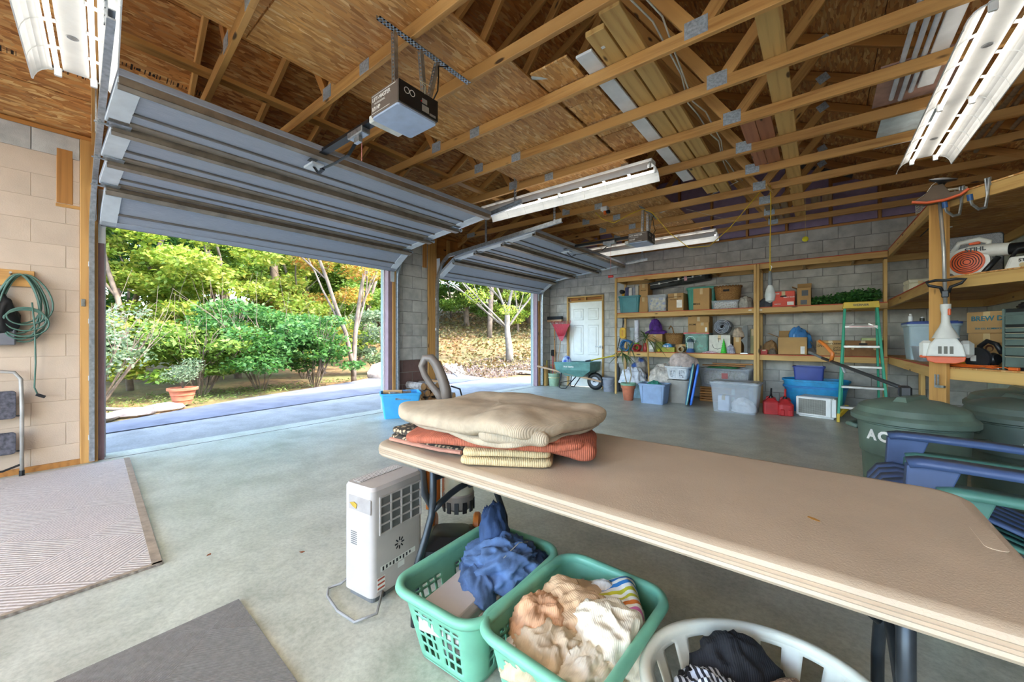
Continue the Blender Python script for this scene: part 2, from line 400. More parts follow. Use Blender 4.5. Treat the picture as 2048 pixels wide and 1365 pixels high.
def blocks(parent, o, d, nrm, L, rows, m, holes=(), z0=0., rowmat=None, start=0., gap=.01, proud=.004, name='concrete_block'):
    """running bond of 0.406 x 0.203 blocks; o origin, d run direction, nrm faces the room"""
    d = Vector(d); nrm = Vector(nrm)
    for r in range(rows):
        za, zb = z0 + r * .2033, z0 + (r + 1) * .2033; u = start - (.203 if r % 2 else 0.); 
        while u < L:
            segs = [(max(u, 0), min(u + .4064, L))]
            for (h0, h1, hz0, hz1) in holes:
                if zb > hz0 + .02 and za < hz1 - .02:
                    ns = []
                    for a, b in segs:
                        if b <= h0 or a >= h1: ns.append((a, b))
                        else:
                            if a < h0: ns.append((a, h0))
                            if b > h1: ns.append((h1, b))
                    segs = ns
            for a, b in segs:
                if b - a < .04: continue
                c = Vector(o) + d * ((a + b) / 2) + nrm * (proud / 2 - .01); c.z = (za + zb) / 2
                M = Matrix((d, Vector((0, 0, 1)), d.cross(Vector((0, 0, 1))))).transposed().to_4x4(); M.translation = c
                slab(name, b - a - gap, .2033 - gap, .02 + proud, (rowmat or {}).get(r, m), parent, M, c=.0025)
            u += .4064

# door wall
wl = obj('wall_left', MB().box(XW - .2, XW - .002, -3.2, .34, 0, ZT).box(XW - .2, XW - .002, 3.82, 4.47, 0, ZT).box(XW - .2, XW - .002, 8.02, YB + .2, 0, ZT), m_mortar, kind='structure')
obj('joint_fill', MB().box(XW - .01, XW - .0015, -3.2, .34, 0, 14 * .2033), m_joint, wl)
blocks(wl, (XW, -3.2, 0), (0, 1, 0), (1, 0, 0), 3.54, 14, m_blockp, gap=.004, proud=.0008)
blocks(wl, (XW, -3.2, 0), (0, 1, 0), (1, 0, 0), 3.54, 1, m_block, z0=14 * .2033, gap=.006)
blocks(wl, (XW, 3.83, 0), (0, 1, 0), (1, 0, 0), .63, 15, m_block, start=-.1, rowmat={0: m_brownp, 1: m_brownp, 2: m_brownp, 3: m_brownp})
blocks(wl, (XW, 8.03, 0), (0, 1, 0), (1, 0, 0), .42, 15, m_block)
# timber jambs, headers, plates
for k, (y0, y1, x1) in enumerate(((.34, .455, .02), (4.47, 4.66, .02), (3.755, 3.82, .0), (7.955, 8.02, .0))):
    beam('trim_%d' % (2 + k), (XW - .02 + x1, (y0 + y1) / 2, 0), (XW - .02 + x1, (y0 + y1) / 2, ZT), y1 - y0, .04, m_lumber, None, up=(1, 0, 0), kind='structure')
def jamb(n, y0, y1):
    o = obj('trim_%d' % n, MB().box(XW - .2, XW - .02, y0, y1, 0, 2.44), m_trimb, kind='structure')
    s = 1 if y0 > 2 and y0 < 4 or y0 > 7 else -1
    yf = y0 if s > 0 else y1
    a, b = sorted((yf - s * .02, yf + s * .01))
    obj('weather_stop', MB().box(XW - .2, XW - .15, a, b, 0, 2.44), m_trimg, o)
    obj('stop_bead', MB().box(XW - .14, XW - .125, a, b, 0, 2.44), m_white, o)
jamb(6, .455, .5); jamb(7, 3.68, 3.755); jamb(8, 4.66, 4.7); jamb(9, 7.9, 7.955)
for n, (a, b) in enumerate(((.34, 3.82), (4.47, 8.02))):
    h = beam('trim_%d' % (10 + n), (XW - .06, a, 2.58), (XW - .06, b, 2.58), .09, .28, m_lumberd, kind='structure')
    for k in range(9):
        y = a + .1 + k * (b - a - .2) / 8
        beam('cripple_stud', (0.02 + (y - a), .0, .14), (0.02 + (y - a), .0, .45), .038, .07, m_lumber, h, up=(1, 0, 0))
    obj('siding', MB().box(0, b - a, .05, .08, .14, .49), m_lumberd, h)
beam('trim_12', (XW - .07, -3.2, ZT + .02), (XW - .07, YB + .1, ZT + .02), .14, .04, m_lumberd, kind='structure')
beam('trim_13', (XW - .02, .245, 2.42), (XW - .02, .245, 2.92), .1, .05, m_lumberd, up=(1, 0, 0), kind='structure')
beam('trim_14', (XW - .012, .19, 2.40), (XW - .012, .345, 2.40), .04, .03, m_lumber, kind='structure')
beam('trim_15', (XW - .02, 4.40, 2.42), (XW - .02, 4.40, 3.05), .1, .05, m_lumberd, up=(1, 0, 0), kind='structure')
# back wall with the passage door opening
DX0, DX1, DZ = -4.93, -3.95, 2.2
wb = obj('wall_back', MB().box(XW - .2, DX0, YB, YB + .2, 0, ZT).box(DX1, XR + .2, YB, YB + .2, 0, ZT).box(DX0, DX1, YB, YB + .2, DZ, ZT), m_mortar, kind='structure')
blocks(wb, (XW, YB, 0), (1, 0, 0), (0, -1, 0), XR - XW, 15, m_block, holes=[(DX0 - XW, DX1 - XW, 0, DZ)])
beam('trim_16', (XW, YB + .07, ZT + .02), (XR, YB + .07, ZT + .02), .14, .04, m_lumberd, kind='structure')
dr = thing('door_1', None, None, (-4.44, YB + .05, 0), kind='structure')
for s in (-1, 1): beam('jamb', (s * .47, -.03, 0), (s * .47, -.03, DZ), .04, .12, m_lumber2, dr, up=(0, 1, 0))
beam('head_rail', (-.49, -.03, 2.08), (.49, -.03, 2.08), .12, .03, m_lumber2, dr)
beam('head_rail', (-.49, -.03, 2.185), (.49, -.03, 2.185), .12, .03, m_lumber2, dr)
obj('head_void', MB().box(-.45, .45, .03, .05, 2.09, 2.18), m_lumberd, dr)
beam('head_block', (0, -.02, 2.09), (0, -.02, 2.17), .04, .06, m_lumber2, dr, up=(0, 1, 0))
obj('door_leaf', MB().box(-.45, .45, -.02, .025, .01, 2.06), m_doorw, dr, bev=.002)
for cx in (-.2, .2):
    for z0, z1 in ((.22, .62), (.78, 1.5), (1.62, 1.9)):
        b = MB(); b.ring([(cx - .13, z0, 0, 0)] * 1, [(0, 0)]) if False else None
        b.prism([(cx - .14, z0), (cx + .14, z0), (cx + .14, z1), (cx - .14, z1)], 0, .012, T(0, -.02, 0, rx=90), top=[(cx - .125, z0 + .015), (cx + .125, z0 + .015), (cx + .125, z1 - .015), (cx - .125, z1 - .015)])
        obj('door_panel', b, m_doorw, dr)
        obj('door_panel_field', MB().box(cx - .085, cx + .085, -.042, -.03, z0 + .055, z1 - .055, None, .006), m_doorw, dr)
hd = obj('handle', MB().lathe([(.03, 0), (.03, .012), (.012, .016), (.012, .05), (.02, .052)], 14, T(.38, -.02, .98, rx=90)).bar((.38, -.075, .98), (.27, -.075, .985), .018, .022, c=.004), m_galv, dr, smooth=True)
for z in (.25, 1.05, 1.85): obj('hinge', MB().cyl((-.452, -.03, z), (-.452, -.03, z + .09), .008, 8), m_galv, dr)
# right wall and gable
wr = obj('wall_right', MB().box(XR, XR + .2, -3.2, YB + .2, 0, ZT), m_mortar, kind='structure')  # unseen near length blocks the sun; the end is left open for skylight
blocks(wr, (XR, YB, 0), (0, -1, 0), (-1, 0, 0), 4.0, 15, m_blockw, gap=.006, proud=.002)
gb = obj('wall_back_gable', MB().prism([(XW - .2, ZT), (XR + .2, ZT), (XR + .2, roofz(XR) + .02), (XRID, roofz(XRID) + .02), (XW - .2, roofz(XW) + .02)], 0, .02, T(0, YB + .16, 0, rx=90)), m_lumberd, kind='structure')
x = XW + .1
while x < XR - .1:
    t = roofz(x + .28) - .02 if x + .28 < XRID else roofz(x + .28) - .02
    if t - 3.2 > .08: obj('foam_panel', MB().box(x + .03, x + .585, YB + .1, YB + .13, 3.12, max(3.2, t)), m_purple, gb)
    if roofz(x) > 3.25: beam('gable_stud', (x, YB + .09, 3.1), (x, YB + .09, roofz(x) - .03), .038, .085, m_lumberd, gb, up=(0, 1, 0))
    x += .61
# roof: unseen shingled slab added above to block light, single OSB sheets below
ce = obj('ceiling', MB().prism([(XW - .75, roofz(XW - .75) + .02), (XRID, roofz(XRID) + .02), (XR + .75, roofz(XR + .75) + .02), (XR + .75, roofz(XR + .75) + .06), (XRID, roofz(XRID) + .06), (XW - .75, roofz(XW - .75) + .06)], -9.0, 3.5, T(0, 0, 0, rx=90)), m_roofing, kind='structure')
ang = math.atan(.5)
for side in (0, 1):
    for r_ in range(4):
        for c_ in range(6):
            u = -.84 + 1.22 * (r_ + .5); y = 8.9 - 2.44 * (c_ + .5) + (1.22 if r_ % 2 else 0) - .6
            xx = XW + u * math.cos(ang); zz = roofz(XW) + u * math.sin(ang) + .008
            if side: xx = 2 * XRID - xx
            M = Matrix.Translation((xx, y, zz)) @ Matrix.Rotation((ang if side else -ang), 4, 'Y') @ Matrix.Rotation(R(90), 4, 'Z')
            slab('osb_sheet', 2.435, 1.214, .012, m_osb, ce, M, c=.001)

# printed mill stamps: rows of short ink bars on the sheets near the eave
rs_ = random.Random(8); b = MB()
for u, y0, y1 in ((.62, -.9, .35), (.9, .35, 1.1), (.55, 1.0, 2.3), (1.25, -.7, .2)):
    y = y0
    while y < y1:
        if rs_.random() < .75:
            h_ = rs_.uniform(.02, .06); M = Matrix.Translation((XW + u * math.cos(ang), y, roofz(XW) + u * math.sin(ang) + .0008)) @ Matrix.Rotation(-ang, 4, 'Y')
            b.box(-h_ / 2, h_ / 2, 0, rs_.choice((.004, .007, .014)), -.0006, .0004, M)
        y += rs_.uniform(.01, .03)
obj('mill_stamp', b, mat('stamp_ink', '#33261c', .8), ce, kind='stuff')

# ------------------------------------------------------------------ roof trusses
TY = [-1.55, -.93, -.31, .31, .93, 1.55, 2.08, 2.69, 3.33, 3.98, 4.66, 5.32, 5.98, 6.64, 7.28, 7.9]
ZC = 3.09
plate_me = {}
def plate(parent, x, z, a=0., s=(.13, .10), side=-1):
    slab('nail_plate', s[0], s[1], .003, m_plate, parent, T(x, side * .0205, z, rx=90) @ Matrix.Rotation(a, 4, 'Z'), c=.0005)
def make_truss():
    t = thing('roof_truss', 'pine roof truss with steel nail plates spanning above the garage', 'truss', (0, 0, ZC), group='roof trusses over the garage')
    beam('bottom_chord', (XW - .1, 0, .045), (-2.57, 0, .045), .038, .089, m_lumber, t)
    beam('bottom_chord', (-2.57, 0, .045), (XR + .1, 0, .045), .038, .089, m_lumber, t)
    def tc(x): return roofz(x) - ZC - .055
    beam('top_chord', (XW - .6, 0, tc(XW - .6)), (XRID, 0, tc(XRID)), .038, .089, m_lumber, t)
    beam('top_chord', (XRID, 0, tc(XRID)), (XR + .6, 0, tc(XR + .6)), .038, .089, m_lumberd, t)
    ja, jb = -3.12, -.62; ma, mb = (XW + XRID) / 2, (XR + XRID) / 2
    beam('web', (ja + .03, 0, .09), (XRID - .03, 0, tc(XRID) - .06), .037, .089, m_lumber, t)
    beam('web', (ja - .05, 0, .09), (ma, 0, tc(ma) - .05), .037, .064, m_lumberd, t)
    beam('web', (jb - .03, 0, .09), (XRID + .03, 0, tc(XRID) - .06), .037, .089, m_lumber, t)
    beam('web', (jb + .05, 0, .09), (mb, 0, tc(mb) - .05), .037, .089, m_lumber, t)
    plate(t, ja, .075); plate(t, jb, .075, s=(.14, .11)); plate(t, -2.57, .045, s=(.12, .085)); plate(t, XW + .25, .05, s=(.2, .08))
    plate(t, ma, tc(ma) - .02, -ang, (.1, .09)); plate(t, mb, tc(mb) - .02, ang, (.1, .09)); plate(t, XRID, tc(XRID) - .03, 0, (.16, .12))
    plate(t, mb, tc(mb) - .02, ang, (.1, .09), 1); plate(t, jb, .075, 0, (.14, .11), 1)
    return t
ORD = ['first', 'second', 'third', 'fourth', 'fifth', 'sixth', 'seventh', 'eighth', 'ninth', 'tenth', 'eleventh', 'twelfth', 'thirteenth', 'fourteenth', 'fifteenth', 'sixteenth']
ORD = ORD[:1] + ORD[1:]
tr0 = make_truss()
for k, y in enumerate(TY):
    t = tr0 if k == 0 else copy_tree(tr0)
    t.location = (0, y, ZC)
    n_ = len(TY) - 1 - k; t['label'] = 'pine roof truss ' + ('closest to the grey back wall' if n_ == 0 else ORD[n_] + ' from the grey back wall')
    if abs(y - .93) < .01 or abs(y - .31) < .01:                      # these two were set a little askew
        a_ = R(-4.5); c_, s_ = math.cos(a_), math.sin(a_); px_ = -3.9; t.rotation_euler = (0, 0, a_); t.location = (px_ - px_ * c_, y - px_ * s_, ZC)
for k, (x, z) in enumerate(((-3.66, ZC + .11),)):
    tag(beam('truss_brace', (x, -1.6, z), (x, 8.2, z), .089, .038, m_lumber), 'long pine brace laid on the truss chords beside the garage door wall', 'brace')
tag(beam('truss_brace', (-.25, .2, ZC + .11), (-.25, 8.3, ZC + .11), .14, .038, m_lumber2), 'wide flat pine catwalk plank nailed across the truss chords', 'brace')
# loft decking on the chords
ld = thing('loft_decking', 'sheets of orange OSB decking laid on the truss chords', 'decking', (0, 0, ZC + .091))
y = -1.5
k = 0
for y0, y1, xa, xb in ((-1.3, .92, -3.0, -1.78), (.93, 2.07, -3.0, -1.78), (2.08, 3.95, -3.02, -1.75), (3.97, 5.95, -3.1, -1.72), (5.97, 7.9, -3.1, -1.7)):
    slab('osb_sheet', y1 - y0, xb - xa, .014, m_osbd, ld, T((xa + xb) / 2, (y0 + y1) / 2, .008, rz=90), c=.001)
for y0, y1, xa, xb in ((2.42, 2.69, -1.74, -1.42), (2.7, 2.98, -1.73, -1.4), (2.985, 3.3, -1.73, -1.4), (3.31, 3.6, -1.73, -1.38), (3.61, 4.2, -1.73, -1.38)):
    slab('osb_strip', y1 - y0, xb - xa, .014, m_osbd, ld, T((xa + xb) / 2, (y0 + y1) / 2, .024, rz=90), c=.001)

# ------------------------------------------------------------------ outside ground
def gz(x, y): return .17 * max(0., (-x) * .55 + y * .83 - 17.0) + .12 * max(0., -x - 16) * (1 if y < 6 else .3) * .5
def groundmat():
    m, nt, b = _base('leaf_litter_ground'); v = _coords(nt)
    n1 = _noise(nt, v, .35, 4); n2 = _noise(nt, v, 14, 5, .7); vo = nt.nodes.new('ShaderNodeTexVoronoi'); vo.inputs['Scale'].default_value = 9; nt.links.new(v, vo.inputs['Vector'])
    sp = nt.nodes.new('ShaderNodeSeparateColor'); nt.links.new(vo.outputs['Color'], sp.inputs[0])
    leaf = _ramp(nt, sp.outputs[0], [(0, '#46301a'), (.3, '#6b4e2c'), (.55, '#80633a'), (.8, '#584024'), (1, '#8a744f')])
    soil = _ramp(nt, n2, [(.3, '#4f4e2b'), (.7, '#727241')])
    c = _mix(nt, _ramp(nt, n1, [(.42, (1, 1, 1)), (.62, (0, 0, 0))]), soil, leaf)
    nt.links.new(c, b.inputs['Base Color']); b.inputs['Roughness'].default_value = .95; _bump(nt, b, n2, .6, .03); return m
m_ground = groundmat()
def gp(u, v):
    x = -5.7 - 55 * u ** 1.6; y = -25 + 85 * v; return (x, y, gz(x, y) - .06 + .05 * fbm((x * .4, y * .4, 0)) * min(1, max(0, (-x - 9) / 3)))
tag(obj('leafy_ground', grid(70, 110, gp), m_ground, smooth='all'), 'leaf strewn woodland ground rising behind the driveway', 'ground', kind='structure')
def sheet(name, poly, z0, z1, m, label, cat): return tag(obj(name, MB().prism(poly, z0, z1), m), label, cat, kind='structure')
sheet('concrete_apron', [(-5.7, -8), (-5.7, 10.4), (-6.6, 10.4), (-7.6, 8.5), (-7.4, 4.1), (-6.9, .65), (-6.8, -8)][::-1], -.1, -.004, m_apron, 'pale concrete apron outside the garage doors', 'pavement')
m_asph = mat('asphalt', '#5f6168', .9, var=.12, scale=3, bump=.9, bscale=70)
sheet('asphalt_driveway', [(-6.85, -8), (-6.93, .65), (-7.42, 4.1), (-7.62, 8.5), (-12.5, 9.6), (-10.6, 6.7), (-9.9, 5.5), (-8.75, 2.6), (-7.75, .8), (-7.4, -.3), (-7.3, -8)][::-1], -.1, .006, m_asph, 'dark grey asphalt driveway curving uphill past the garage', 'driveway')
sheet('bounce_yard', [(-5.7, -3.4), (-30, -8), (-30, -40), (25, -40), (25, -3.4)][::-1] if False else [(-5.6, -3.4), (-5.6, -40), (25, -40), (25, -3.4)], -.1, -.004, m_apron, 'unseen concrete yard added to bounce sunlight into the garage', 'pavement')  # unseen ground added so sunlit concrete bounces light indoors
sheet('garden_path', [(-9.0, 8.9), (-8.6, 8.2), (-13.2, 11.6), (-18, 16), (-18.6, 17), (-13, 12.6)][::1], -.1, .03, m_apron, 'pale concrete path at the foot of the wooded bank', 'path')
for p in ((-7.9, 10.7, 12), (-7.45, 11.25, 20)):
    b = MB().prism(rr2(.75, .5, .04, 2), 0, .05)
    tag(obj('stepping_stone', b, mat('stone_slab', '#b3ae9c', .85, bump=.4), None, T(p[0], p[1], -.005, rz=p[2])), 'square stepping stone set in the dead leaves by the apron', 'paving stone', 'stepping stones beside the apron')
# ------------------------------------------------------------------ plants outside
import numpy as np
rng = np.random.default_rng(5)
def leaves(P, size, up=.45, rng=rng, asp=.55):
    """one kite-shaped leaf per point"""
    n = len(P); d = rng.normal(size=(n, 3)); d[:, 2] *= .5; d /= np.linalg.norm(d, axis=1)[:, None]
    nr = rng.normal(size=(n, 3)) * (1 - up); nr[:, 2] += up * 1.6; nr /= np.linalg.norm(nr, axis=1)[:, None]
    s = np.cross(nr, d); s /= np.linalg.norm(s, axis=1)[:, None] + 1e-9
    L = size * rng.uniform(.6, 1.3, n)[:, None]; W = L * asp * .5
    V = np.stack([P, P + d * L * .45 + s * W, P + d * L, P + d * L * .45 - s * W], 1).reshape(-1, 3)
    return V
def leafmesh(name, P, size, **k):
    V = leaves(P, size, **k); n = len(V) // 4
    me = bpy.data.meshes.new(name); me.vertices.add(len(V)); me.vertices.foreach_set('co', V.astype(np.float32).ravel())
    me.loops.add(len(V)); me.loops.foreach_set('vertex_index', np.arange(len(V), dtype=np.int32))
    me.polygons.add(n); me.polygons.foreach_set('loop_start', np.arange(0, len(V), 4, dtype=np.int32)); me.polygons.foreach_set('loop_total', np.full(n, 4, dtype=np.int32))
    me.update(calc_edges=True); me.validate(); return me
def blobs(n, cs, rs, flat=.5):
    cs = np.array(cs, float); rs = np.array(rs, float); w_ = rs ** 2 / np.sum(rs ** 2); idx = rng.choice(len(cs), n, p=w_)
    d = rng.normal(size=(n, 3)); d /= np.linalg.norm(d, axis=1)[:, None]; r = rng.uniform(.55, 1.05, n)[:, None] * rs[idx][:, None]
    d[:, 2] *= flat; return cs[idx] + d * r
G1 = leafmat('foliage_mid_green', ['#517327', '#729035', '#406524', '#8da144', '#5f7f2e'])
G2 = leafmat('foliage_yellow_green', ['#91a138', '#789632', '#a9ac48', '#6b862e', '#b8ac4b'])
G3 = leafmat('foliage_autumn', ['#aa8934', '#838f35', '#b8762f', '#728531', '#b8a045', '#9d542c'])
G4 = leafmat('foliage_deep_green', ['#356530', '#4d7b3d', '#40732e', '#678e44', '#2d592c'])
G5 = leafmat('foliage_grey_green', ['#6a7f67', '#7d8e6e', '#5b7355', '#8d987a'])
m_bark = mat('bark_grey_brown', '#62564a', .9, var=.25, scale=5, bump=.8, bscale=30)
m_barkp = mat('bark_pale', '#625c52', .9, var=.22, scale=5, bump=.7, bscale=30)
def limb(b, p, d, L, r, depth, rnd, spread=.6):
    pts = [Vector(p)]; rad = [r]; q = Vector(p); dd = Vector(d).normalized()
    for k in range(6):
        dd = (dd + Vector((rnd.uniform(-1, 1), rnd.uniform(-1, 1), rnd.uniform(-.3, .5))) * .12).normalized(); q = q + dd * L / 6; pts.append(q.copy()); rad.append(r * (1 - .085 * (k + 1)))
    b.tube(pts, r, 6, radii=rad)
    if depth:
        for k in range(3):
            i = rnd.randint(2, 6); nd = (dd + Vector((rnd.uniform(-1, 1), rnd.uniform(-1, 1), rnd.uniform(-.1, .7))) * spread).normalized(); limb(b, pts[i], nd, L * .6, rad[i] * .55, depth - 1, rnd, spread)
def trunk(h, r, seed, depth=2, lean=(0, 0), fork=False):
    rnd = random.Random(seed); b = MB()
    if fork:
        limb(b, (0, 0, -.1), (.22, .1, 1), h * .8, r * .8, depth, rnd); limb(b, (.08, .05, -.1), (-.28, -.1, 1), h * .85, r * .7, depth, rnd)
    else: limb(b, (0, 0, -.15), (lean[0], lean[1], 1), h, r, depth, rnd)
    return b.mesh('trunk')
# crowns reused by the trees: many clumps from low to high
def crownmesh(name, h0, h1, rad, n, size, nb=26, seed=1):
    r_ = np.random.default_rng(seed); cs = []; rs = []
    for k in range(nb):
        a = r_.uniform(0, 2 * math.pi); z = r_.uniform(h0, h1); q = rad * math.sqrt(max(.1, 1 - ((z - (h0 + h1) / 2) / ((h1 - h0) * .62)) ** 2)) * r_.uniform(.25, 1)
        cs.append((q * math.cos(a), q * math.sin(a), z)); rs.append(r_.uniform(.35, .75) * rad * .45)
    return leafmesh(name, blobs(n, cs, rs, .42), size)
CR = [crownmesh('crown', 1.2, 6.5, 2.4, 15000, .15, 34, s) for s in (1, 2)] + [crownmesh('crown', .3, 5.0, 2.3, 15000, .14, 34, 3), crownmesh('crown', 2.6, 8.5, 2.8, 9000, .17, 30, 4)]
TK = [trunk(6, .11, 1), trunk(5.5, .09, 2, lean=(.15, .1)), trunk(5, .08, 3), trunk(9, .17, 4, 1)]
for me in TK: me.materials.append(m_bark)
def tree(x, y, kind, leaf, label, group, rz=0., s=1., tk=None, name='woodland_tree'):
    t = thing(name, label, 'tree', (x, y, gz(x, y) - .02), rz, group); t.scale = (s, s, s)
    obj('trunk', TK[kind if tk is None else tk], None, t, smooth='all')
    me = CR[kind].copy(); me.materials.append(leaf); obj('crown', me, None, t, kind='stuff'); return t
LW = 'leafy woodland tree standing beyond the driveway'
for x, y, k, lf, rz, s in ((-13.5, -1.5, 0, G1, 0, 1), (-15, 1.2, 1, G2, 50, 1.05), (-12.8, 1.6, 2, G2, 90, .9), (-16.5, 3.6, 3, G1, 10, 1), (-14.2, 4.2, 0, G2, 120, 1), (-13.6, 6.6, 1, G3, 200, .9), (-17.5, 6.8, 3, G2, 70, 1.1), (-16.2, 9.4, 0, G1, 260, 1), (-19, .5, 3, G1, 140, 1.2), (-20, 4.8, 0, G4, 0, 1.2), (-21, 9.0, 1, G2, 30, 1.2), (-20.5, 12.5, 3, G3, 90, 1.1), (-17, -2.5, 1, G1, 15, 1.1), (-24, 2.0, 0, G2, 60, 1.4), (-25, 7.0, 3, G1, 80, 1.4), (-26, 12, 2, G2, 10, 1.6), (-23, -3, 2, G4, 33, 1.6), (-30, 3, 2, G4, 3, 2.2), (-30, 9, 2, G1, 43, 2.2), (-31, 15, 2, G4, 63, 2.2), (-30, -4, 2, G1, 23, 2.2), (-18.5, 8.5, 2, G1, 53, 1.2), (-22, 6.2, 2, G4, 73, 1.4), (-18, 2.2, 2, G4, 93, 1.2), (-22.5, 13.5, 2, G1, 13, 1.3), (-34, 21, 2, G4, 83, 2.2)):
    ln = {G1: 'mid green', G2: 'yellow green', G3: 'autumn tinted', G4: 'deep green'}[lf]
    tree(x, y, k, lf, ln + ' leafy woodland tree standing beyond the driveway', ln + ' woodland trees beyond the driveway', rz, s)
LB = 'tall bare-stemmed tree on the leaf covered bank'
for x, y, k, lf, rz, s in ((-19.5, 16.0, 3, G2, 0, 1.1), (-16.5, 18.5, 3, G1, 90, 1.05), (-21, 21, 3, G2, 40, 1.25), (-15, 23, 3, G3, 130, 1.2), (-24, 17.5, 3, G1, 200, 1.2), (-18.5, 25.5, 3, G2, 250, 1.35), (-12.8, 21.5, 3, G2, 300, 1.1), (-13.8, 27.5, 3, G1, 20, 1.3), (-23, 27, 3, G2, 110, 1.4), (-28, 22, 3, G1, 75, 1.5), (-29, 29, 3, G2, 44, 1.6), (-10.5, 26, 3, G3, 144, 1.1), (-17.5, 33, 3, G1, 5, 1.6), (-24, 36, 3, G2, 5, 1.7)):
    ln = {G1: 'mid green', G2: 'yellow green', G3: 'autumn tinted'}[lf]
    tree(x, y, k, lf, 'tall bare-stemmed tree with ' + ln + ' crown on the leaf covered bank', ln + ' bare-stemmed trees on the bank', rz, s, name='bank_tree')
for x, y, k, lf, rz in ((-22, 19, 2, G1, 0), (-19, 29, 2, G2, 0), (-14, 31, 2, G3, 0), (-26, 24, 2, G1, 50), (-30, 33, 2, G2, 20), (-11.5, 30, 2, G1, 70), (-25, 17, 2, G2, 5), (-20.5, 23.5, 2, G1, 25), (-16.5, 21.5, 2, G2, 45), (-27, 28, 2, G1, 65), (-22.5, 31, 2, G4, 85), (-17, 27, 2, G1, 105), (-13, 24.5, 2, G2, 125), (-32, 26, 2, G4, 145), (-30, 18, 2, G1, 165), (-15.5, 36, 2, G4, 185), (-20, 38, 2, G1, 205), (-27, 38, 2, G4, 225), (-34, 38, 2, G1, 1), (-36, 30, 2, G4, 2)):
    t = thing('understorey_tree', {G1: 'mid green', G2: 'yellow green', G3: 'autumn tinted', G4: 'deep green'}[lf] + ' low branching sapling between the tall trees on the bank', 'tree', (x, y, gz(x, y)), rz, {G1: 'mid green', G2: 'yellow green', G3: 'autumn tinted', G4: 'deep green'}[lf] + ' saplings on the bank'); t.scale = (1.3, 1.3, 1.3)
    obj('trunk', TK[2], None, t, smooth='all'); me = CR[2].copy(); me.materials.append(lf); obj('crown', me, None, t, kind='stuff')
# the forked tree at the drive edge and the grey tree on the bank
t = thing('forked_tree', 'slim fork-trunked tree growing at the edge of the driveway', 'tree', (-10.2, 5.75, 0), 100)
me = trunk(5.2, .1, 21, 2, fork=True); obj('trunk', me, m_bark, t, smooth='all')
obj('crown', leafmesh('crown', blobs(2600, [(0, 0, 3.6), (.8, .5, 3.2), (-.9, -.3, 3.9), (.2, -.9, 3.1), (-.3, .9, 4.3)], [.8, .7, .9, .6, .9], .5), .12), G3, t, kind='stuff')
t = thing('grey_tree', 'smooth grey tree with spreading bare limbs at the foot of the bank', 'tree', (-11.3, 14.1, gz(-11.3, 14.1)), 0)
b = MB(); rnd = random.Random(5)
b.tube([(0, 0, -.2), (-.05, 0, .6), (-.18, .02, 1.4), (-.2, .05, 2.1)], .17, 10, radii=[.2, .16, .13, .12])
for d, L, r_ in (((-.75, -.6, .55), 3.2, .06), ((-.55, -.5, .75), 2.8, .055), ((.1, .1, 1), 2.6, .09), ((.45, .45, .8), 2.4, .06), ((-.2, -.1, 1), 2.4, .07)):
    limb(b, (-.18, .03, 1.5 if r_ < .065 else 2.0), d, L, r_, 1, rnd, .5)
obj('trunk', b, m_barkp, t, smooth='all')
obj('crown', leafmesh('crown', blobs(1500, [(-1.2, -1, 3.0), (.6, .6, 3.4), (-.4, -.3, 3.9), (.3, -.5, 2.3)], [.7, .7, .8, .5], .5), .12), G2, t, kind='stuff')
# shrubs
def shrub(x, y, name, label, leaf, rad, h, n, size, seed, group=None, stems=9, low=.35):
    r_ = np.random.default_rng(seed); t = thing(name, label, 'shrub', (x, y, gz(x, y) - .02), 0, group); cs = []; rs = []
    for k in range(24):
        a = r_.uniform(0, 6.28); z = r_.uniform(low, 1) * h; q = rad * r_.uniform(.2, 1) * math.sqrt(max(.15, 1 - ((z / h - .5) / .75) ** 2)); cs.append((q * math.cos(a), q * math.sin(a), z - .1 * h)); rs.append(rad * r_.uniform(.28, .45))
    obj('foliage', leafmesh('foliage', blobs(n, cs, rs, .38), size), leaf, t, kind='stuff')
    b = MB(); rnd = random.Random(seed)
    for k in range(stems):
        a = rnd.uniform(0, 6.28); limb(b, (.08 * math.cos(a), .08 * math.sin(a), -.05), (math.cos(a) * .5, math.sin(a) * .5, 1), h * .8, .016, 1, rnd, .5)
    obj('stem', b, m_bark, t); return t
shrub(-10.3, 3.5, 'layered_shrub', 'broad deep green shrub spreading over the driveway edge', G4, 1.25, 2.2, 9000, .1, 31)
shrub(-10.0, 4.6, 'layered_shrub', 'rounded green shrub next to the fork-trunked tree', G4, 1.0, 1.9, 7000, .1, 32)
shrub(-10.3, 2.35, 'layered_shrub', 'green shrub with yellow tinted leaves behind the terracotta pot', G1, 1.0, 1.75, 6500, .1, 33)
shrub(-9.9, .75, 'twiggy_shrub', 'open twiggy grey green shrub on the lawn edge', G5, .95, 1.9, 2600, .08, 34, stems=16)
shrub(-10.9, .1, 'twiggy_shrub', 'tall loose green shrub behind the twiggy one', G1, 1.1, 2.3, 5000, .1, 35)
shrub(-11.8, 7.6, 'berry_shrub', 'grey leaved shrub by the boulder', G5, 1.2, 2.3, 5000, .12, 36, low=.2)
shrub(-12.6, 3.0, 'hedge_shrub', 'light green shrub in the second row behind the driveway', G2, 1.5, 2.8, 6500, .13, 37)
shrub(-12.4, 5.4, 'hedge_shrub', 'pale yellow green shrub in the second row behind the driveway', G2, 1.5, 2.6, 6500, .13, 38)
shrub(-12.0, -.6, 'hedge_shrub', 'bright green shrub beyond the lawn', G2, 1.6, 2.9, 6500, .13, 39)
